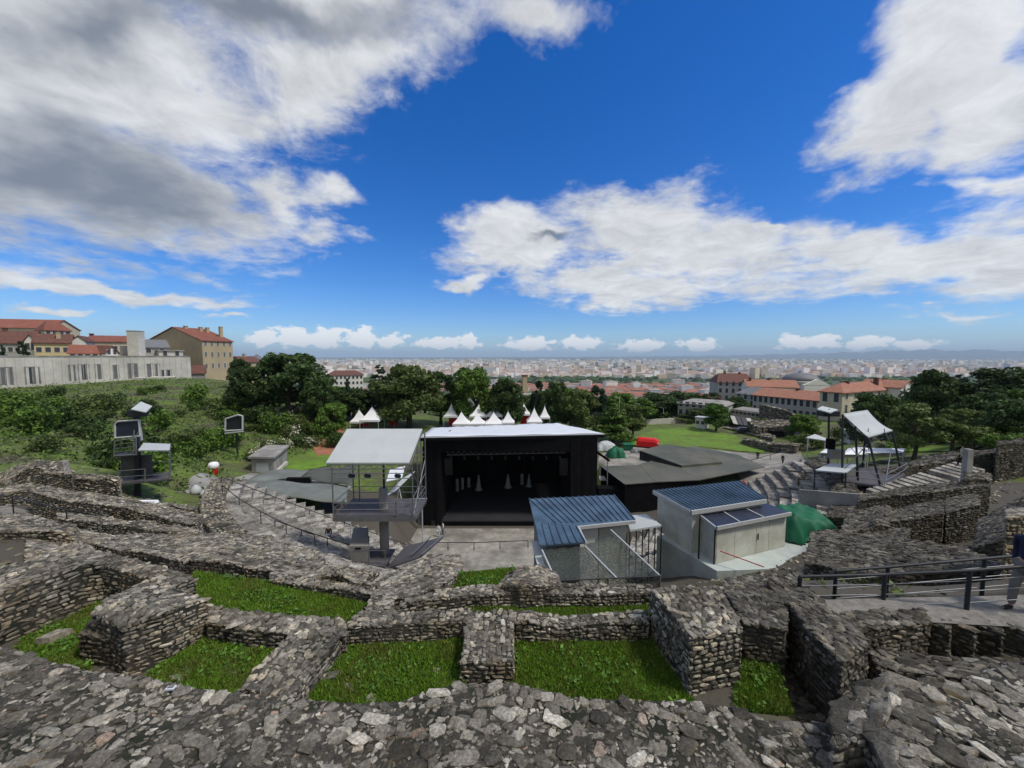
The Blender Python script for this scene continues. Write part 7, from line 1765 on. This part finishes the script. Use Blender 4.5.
# ------------------------------------------------------------------ the city on the plain
def city():
    g = np.random.default_rng(21)
    walls = mat('city_wall', (0.6, 0.55, 0.47), .9, .15, .02)
    nt = walls.node_tree; gg = N(nt, 'ShaderNodeNewGeometry'); rp = ramp(nt, [(0, (.55, .42, .31)), (.12, (.66, .56, .43)), (.3, (.72, .66, .55)), (.5, (.8, .77, .69)), (.8, (.85, .84, .82)), (.92, (.8, .8, .8)), (1, (.4, .4, .41))]); nt.links.new(gg.outputs['Random Per Island'], rp.inputs['Fac']); nt.links.new(rp.outputs['Color'], nt.nodes['Principled BSDF'].inputs['Base Color'])
    roofs_r = mat('city_red_roof', (0.3, 0.13, 0.09), .9, .2, .02, island=.3)
    roofs_g = mat('city_grey_roof', (0.4, 0.36, 0.31), .9, .2, .02, island=.5)
    # near quarter: red-roofed blocks, each a thing
    protos = []
    for k in range(6):
        rd = k < 4; m = MB(); w, d, h = 1, 1, 1
        m.hexa([V3(x, y, -.1) for x, y in ((-.5, -.5), (.5, -.5), (.5, .5), (-.5, .5))], [V3(x, y, .82 if rd else .97) for x, y in ((-.5, -.5), (.5, -.5), (.5, .5), (-.5, .5))], 0)
        if rd:
            e = [V3(x, y, .82) for x, y in ((-.53, -.53), (.53, -.53), (.53, .53), (-.53, .53))]; r0, r1 = V3(-.25, 0, 1), V3(.25, 0, 1)
            m.add(e + [r0, r1], [(0, 1, 5, 4), (1, 2, 5), (2, 3, 4, 5), (3, 0, 4), (3, 2, 1, 0)], 1)
        else:
            m.hexa([V3(x, y, .97) for x, y in ((-.51, -.51), (.51, -.51), (.51, .51), (-.51, .51))], [V3(x, y, 1.0) for x, y in ((-.51, -.51), (.51, -.51), (.51, .51), (-.51, .51))], 1); m.box((.1, .1, 1.05), (.3, .2, .12), 0, 1)
        wmat = mat('city_wall_%d' % k, [(0.62, 0.56, 0.45), (0.55, 0.5, 0.42), (0.66, 0.62, 0.56), (0.5, 0.4, 0.31), (0.7, 0.69, 0.66), (0.55, 0.56, 0.57)][k], .9, .12, .05, rnd=.2)
        o = m.build('city_block', [wmat, roofs_r if rd else roofs_g], None, True); protos.append(o)
    names = ['red-roofed town block with pale yellow walls in the nearest quarter of the city', 'red-roofed town block with greyish walls in the nearest quarter of the city', 'red-roofed town block with whitish walls in the nearest quarter of the city', 'red-roofed town block with brown-pink walls in the nearest quarter of the city', 'white flat-roofed block in the nearest quarter of the city', 'grey flat-roofed block in the nearest quarter of the city']
    n = 0; used = set(); boxes = []
    rows = np.concatenate([np.arange(1020, 1700, 46), np.arange(1700, 2300, 75)])
    for Y in rows:
        px = 560 + g.uniform(0, 10) if Y < 1250 else 345
        while px < 735:
            wpx = g.uniform(17, 46) / Y * F; pxc = px + wpx / 2; px += wpx * g.uniform(1.05, 1.4)
            if n >= 285: continue
            if Y < 1250 and not (560 < pxc < 735): continue
            k = int(g.choice(6, p=[.3, .2, .17, .15, .1, .08])); p = protos[k]
            o = p if k not in used else p.copy()
            if k in used: COL.objects.link(o)
            used.add(k); h = g.uniform(15, 25) if k < 4 else g.uniform(18, 38)
            o.location = ((pxc - 512) / F * Y, Y + g.uniform(-12, 12), PZ); o.scale = (wpx / F * Y, g.uniform(14, 34), h); o.rotation_euler = (0, 0, g.uniform(-.3, .3))
            tag(o, names[k], 'town block', 'town blocks in the nearest quarter of the city'); n += 1
    # the rest of the city: one mass
    Vs, Ts, mi = [], [], []; cnt = 0
    Nn = 15000
    inv = g.uniform(1 / 13500, 1 / 2150, Nn) ; Yd = 1 / inv
    Yd = np.where(g.random(Nn) < .35, g.uniform(2200, 14000, Nn), Yd)
    pxx = g.uniform(215, 1030, Nn)
    dens = np.sin(pxx * .021 + Yd * .002) * np.sin(Yd * .0011 + 1) 
    keep = (dens > -.55) & ((Yd < 9000) | (g.random(Nn) < .5)); Yd, pxx = Yd[keep], pxx[keep]
    X = (pxx - 512) / F * Yd
    w = g.uniform(14, 60, len(X)) * (.7 + Yd / 6000); d = g.uniform(14, 50, len(X)); h = g.uniform(12, 28, len(X)) + (g.random(len(X)) < .06) * g.uniform(10, 40, len(X)) + Yd * .0006
    a = g.uniform(-.5, .5, len(X)); c, s = np.cos(a), np.sin(a)
    B = np.array([(-.5, -.5), (.5, -.5), (.5, .5), (-.5, .5)])
    Vv = np.zeros((len(X), 8, 3))
    for j, (bx, by) in enumerate(B):
        xx, yy = bx * w, by * d; Vv[:, j, 0] = Vv[:, j + 4, 0] = X + xx * c - yy * s; Vv[:, j, 1] = Vv[:, j + 4, 1] = Yd + xx * s + yy * c; Vv[:, j, 2] = PZ - 1; Vv[:, j + 4, 2] = PZ + h
    f = np.array([(0, 1, 5, 4), (1, 2, 6, 5), (2, 3, 7, 6), (3, 0, 4, 7), (4, 5, 6, 7)]); T = (f[None] + (np.arange(len(X)) * 8)[:, None, None]).reshape(-1, 4)
    red = (g.random(len(X)) < np.clip(1.2 - Yd / 5200, .25, .85)); mi = np.zeros((len(X), 5), int); mi[:, 4] = np.where(red, 1, 2)
    tag(link('city', np_mesh('city', Vv.reshape(-1, 3), T, mi.ravel()), [walls, roofs_r, roofs_g]), kind='stuff')
    # trees between the houses: one mass
    n = 5200; Y = g.uniform(1000, 16000, n); Y = np.where(g.random(n) < .5, 1 / g.uniform(1 / 9000, 1 / 1000, n), Y); X = (g.uniform(215, 1030, n) - 512) / F * Y
    k = (np.sin(X * .0031 + 1) * np.sin(Y * .0042) > -.1) | (g.random(n) < .3); X, Y = X[k], Y[k]; n = len(X)
    r = g.uniform(9, 26, n) * (1 + Y / 4500); hh = g.uniform(11, 19, n); ang = np.arange(7) * 2 * math.pi / 7
    V = np.zeros((n, 15, 3))
    for j in range(7):
        jit = g.uniform(.7, 1.2, n)
        V[:, j, 0] = X + r * jit * np.cos(ang[j]); V[:, j, 1] = Y + r * .6 * jit * np.sin(ang[j]); V[:, j, 2] = PZ
        jit = g.uniform(.5, .95, n); V[:, 7 + j, 0] = X + r * jit * np.cos(ang[j]); V[:, 7 + j, 1] = Y + r * .6 * jit * np.sin(ang[j]); V[:, 7 + j, 2] = PZ + hh * g.uniform(.5, .9, n)
    V[:, 14, 0] = X; V[:, 14, 1] = Y; V[:, 14, 2] = PZ + hh
    T = []
    for j in range(7):
        k2 = (j + 1) % 7; T += [(j, k2, 7 + k2), (j, 7 + k2, 7 + j), (7 + j, 7 + k2, 14)]
    T = (np.array(T)[None] + (np.arange(n) * 15)[:, None, None]).reshape(-1, 3)
    tag(link('city_greenery', np_mesh('city_greenery', V.reshape(-1, 3), T), M['leaf_dark']), kind='stuff')
    # long pale quay buildings and tower blocks that stand out
    for px, Y, wpx, tp, lab in ((633, 2250, 20, 380.5, 'first long pale block in the row beyond the red roofs'), (656, 2250, 12, 380.3, 'short pale block in the row beyond the red roofs'), (682, 2200, 20, 380.3, 'widest pale block in the row beyond the red roofs'),
                                (706, 4200, 5, 364, 'white slab tower standing above the plain, first of the pair'), (715, 4200, 6, 364, 'white slab tower standing above the plain, wider of the pair'), (888, 2600, 26, 374, 'broad pale-blue hospital-like block beyond the cream wing'), (866, 2700, 14, 373, 'pale block beside the broad pale-blue one')):
        x = (px - 512) / F * Y; zt = ZY(tp, Y); w_ = wpx / F * Y; m = MB(); m.box((x, Y, (zt + PZ) / 2), (w_, 22, zt - PZ)); m.box((x + w_ * .1, Y, zt + 1.5), (w_ * .3, 9, 3), 0, 1); m.solo('city_slab_block', [M['white_render'], roofs_g], lab, 'tower block')
city()
# ------------------------------------------------------------------ people
def skin_mesh(name, verts, edges, radii, sub=2):
    me = bpy.data.meshes.new(name); me.from_pydata(verts, edges, [])
    o = bpy.data.objects.new(name, me); COL.objects.link(o)
    s = o.modifiers.new('skin', 'SKIN'); sub_ = o.modifiers.new('sub', 'SUBSURF'); sub_.levels = sub_.render_levels = sub
    for i, r in enumerate(radii):
        rr = r if isinstance(r, tuple) else (r, r)
        me.skin_vertices[0].data[i].radius = rr
    me.skin_vertices[0].data[0].use_root = True
    s.use_smooth_shade = True
    bpy.context.view_layer.update()
    out = bpy.data.meshes.new_from_object(o.evaluated_get(bpy.context.evaluated_depsgraph_get()))
    out.name = name
    bpy.data.objects.remove(o); bpy.data.meshes.remove(me)
    return out
def body_parts(stride=.12, armswing=.1, sit=False):
    """skeleton of a 1.72 m figure facing +Y"""
    J = {'pelvis': (0, 0, .95), 'waist': (0, .0, 1.1), 'chest': (0, .01, 1.3), 'neckb': (0, 0, 1.45), 'neck': (0, .01, 1.52), 'head': (0, .03, 1.63), 'crown': (0, .02, 1.70)}
    for s, k in ((-1, 'l'), (1, 'r')):
        st = stride * s
        J['hip' + k] = (s * .1, 0, .9); J['knee' + k] = (s * .11, st * .6 + .03, .5); J['ankle' + k] = (s * .11, st, .09); J['heel' + k] = (s * .11, st - .03, .05); J['toe' + k] = (s * .12, st + .18, .035)
        J['sh' + k] = (s * .19, 0, 1.42); J['el' + k] = (s * .25, -st * .5 - .02, 1.15); J['wr' + k] = (s * .25, -st * .9 + .1, .92); J['hand' + k] = (s * .25, -st * .9 + .14, .83)
    return J
def person(label, loc, rz, top, legs, h=1.72, stride=.12, hair='hair', sit=False, group=None):
    root = thing('person', label, 'person', loc, group, rz); sc = h / 1.72; root.scale = (sc, sc, sc)
    J = body_parts(stride)
    def mk(nm, mt, keys, links, rad):
        ix = {k: i for i, k in enumerate(keys)}
        me = skin_mesh(nm, [J[k] for k in keys], [(ix[a], ix[b]) for a, b in links], [rad[k] for k in keys]); me.materials.append(M[mt])
        o = bpy.data.objects.new(nm, me); COL.objects.link(o); o.parent = root; return o
    rad = {'pelvis': (.15, .11), 'waist': (.135, .1), 'chest': (.16, .11), 'neckb': (.1, .075), 'neck': (.055, .06), 'head': (.075, .092), 'crown': (.055, .065)}
    for k in 'lr': rad.update({'hip' + k: .085, 'knee' + k: .055, 'ankle' + k: .036, 'heel' + k: .036, 'toe' + k: .03, 'sh' + k: .055, 'el' + k: .04, 'wr' + k: .026, 'hand' + k: (.034, .02)})
    keys = ['pelvis', 'waist', 'chest', 'neckb', 'neck', 'head', 'crown']; links = [(a, b) for a, b in zip(keys, keys[1:])]
    for k in 'lr':
        keys += [q + k for q in ('hip', 'knee', 'ankle', 'heel', 'toe', 'sh', 'el', 'wr', 'hand')]
        links += [('pelvis', 'hip' + k), ('hip' + k, 'knee' + k), ('knee' + k, 'ankle' + k), ('ankle' + k, 'heel' + k), ('heel' + k, 'toe' + k), ('neckb', 'sh' + k), ('sh' + k, 'el' + k), ('el' + k, 'wr' + k), ('wr' + k, 'hand' + k)]
    mk('body', 'skin', keys, links, rad)
    J['w2'] = (0, 0, .98); r2 = {k: tuple(x + .018 for x in (v if isinstance(v, tuple) else (v, v))) for k, v in rad.items()}; r2['w2'] = (.16, .125)
    kk = ['w2', 'waist', 'chest', 'neckb']; ll = [('w2', 'waist'), ('waist', 'chest'), ('chest', 'neckb')]
    for k in 'lr': kk += ['sh' + k, 'el' + k, 'wr' + k]; ll += [('neckb', 'sh' + k), ('sh' + k, 'el' + k), ('el' + k, 'wr' + k)]
    mk('jacket', top, kk, ll, r2)
    kk = ['pelvis']; ll = []
    for k in 'lr': kk += ['hip' + k, 'knee' + k, 'ankle' + k]; ll += [('pelvis', 'hip' + k), ('hip' + k, 'knee' + k), ('knee' + k, 'ankle' + k)]; r2['ankle' + k] = (.06, .06); r2['knee' + k] = (.078, .078)
    mk('trousers', legs, kk, ll, r2)
    for k in 'lr': mk('shoe', 'dark_cloth', ['heel' + k, 'toe' + k], [('heel' + k, 'toe' + k)], {'heel' + k: (.05, .045), 'toe' + k: (.042, .034)})
    J['h0'], J['h1'], J['h2'] = (0, -.025, 1.60), (0, -.015, 1.69), (0, .03, 1.73)
    mk('hair', hair, ['h0', 'h1', 'h2'], [('h0', 'h1'), ('h1', 'h2')], {'h0': (.07, .06), 'h1': (.088, .085), 'h2': (.075, .05)})
    return root
p = P(1026, 611, -5.07); person('passer-by in a navy jacket and grey trousers on the gravel walkway at the frame edge', p, R(100), 'navy', 'grey_cloth', 1.74, .2)
p = P(961.5, 468, 32.2); p.z = P(961, 466.5, 32.2).z; person('visitor in a pale top and dark trousers walking at the head of the stone steps', p, R(75), 'beige_cloth', 'dark_cloth', 1.72, .2)
b = thing('stone_post', 'upright pale stone post beside the visitor at the head of the steps', 'post', (P(966, 478, 30).x, 30, g1(P(966, 478, 30).x, 30))); q = P(966, 478, 30); m = MB(); m.hexa([V3(q.x + x, q.y + y, b.location.z - .2) for x, y in ((-.24, -.2), (.26, -.2), (.24, .2), (-.24, .2))], [V3(q.x + x, q.y + y, P(966, 449, 30).z) for x, y in ((-.2, -.18), (.2, -.2), (.22, .18), (-.2, .2))]); m.build('shaft', M['concrete'], b)
p = onground(438.5, 537, 40); person('person all in white with blue trim standing by the stage corner', p, R(170), 'white_cloth', 'white_cloth', 1.7, .04)
p = onground(443, 535, 40); person('slimmer person in white facing the other at the stage corner', p, R(120), 'white_cloth', 'blue_cloth', 1.75, .04)
p = onground(329, 544, 22); person('person in a dark jacket and blue trousers on the upper seats by the handrail', p, R(200), 'dark_cloth', 'blue_cloth', 1.7, .05)
p = onground(757.5, 460, 60); person('figure in dark clothes standing on the paved path by the big lawn', p, R(160), 'dark_cloth', 'dark_cloth', 1.75, .08)
p = onground(782.5, 464, 50); person('figure in black by the short railing above the far seats', p, R(190), 'dark_cloth', 'dark_cloth', 1.7, .05)
p = onground(765, 488, 30); p = V3(*ring(26.5, 68, -14.6)); person('person in a red top sitting-height among the far seat row ends', p, R(120), 'red', 'dark_cloth', 1.6, .05)
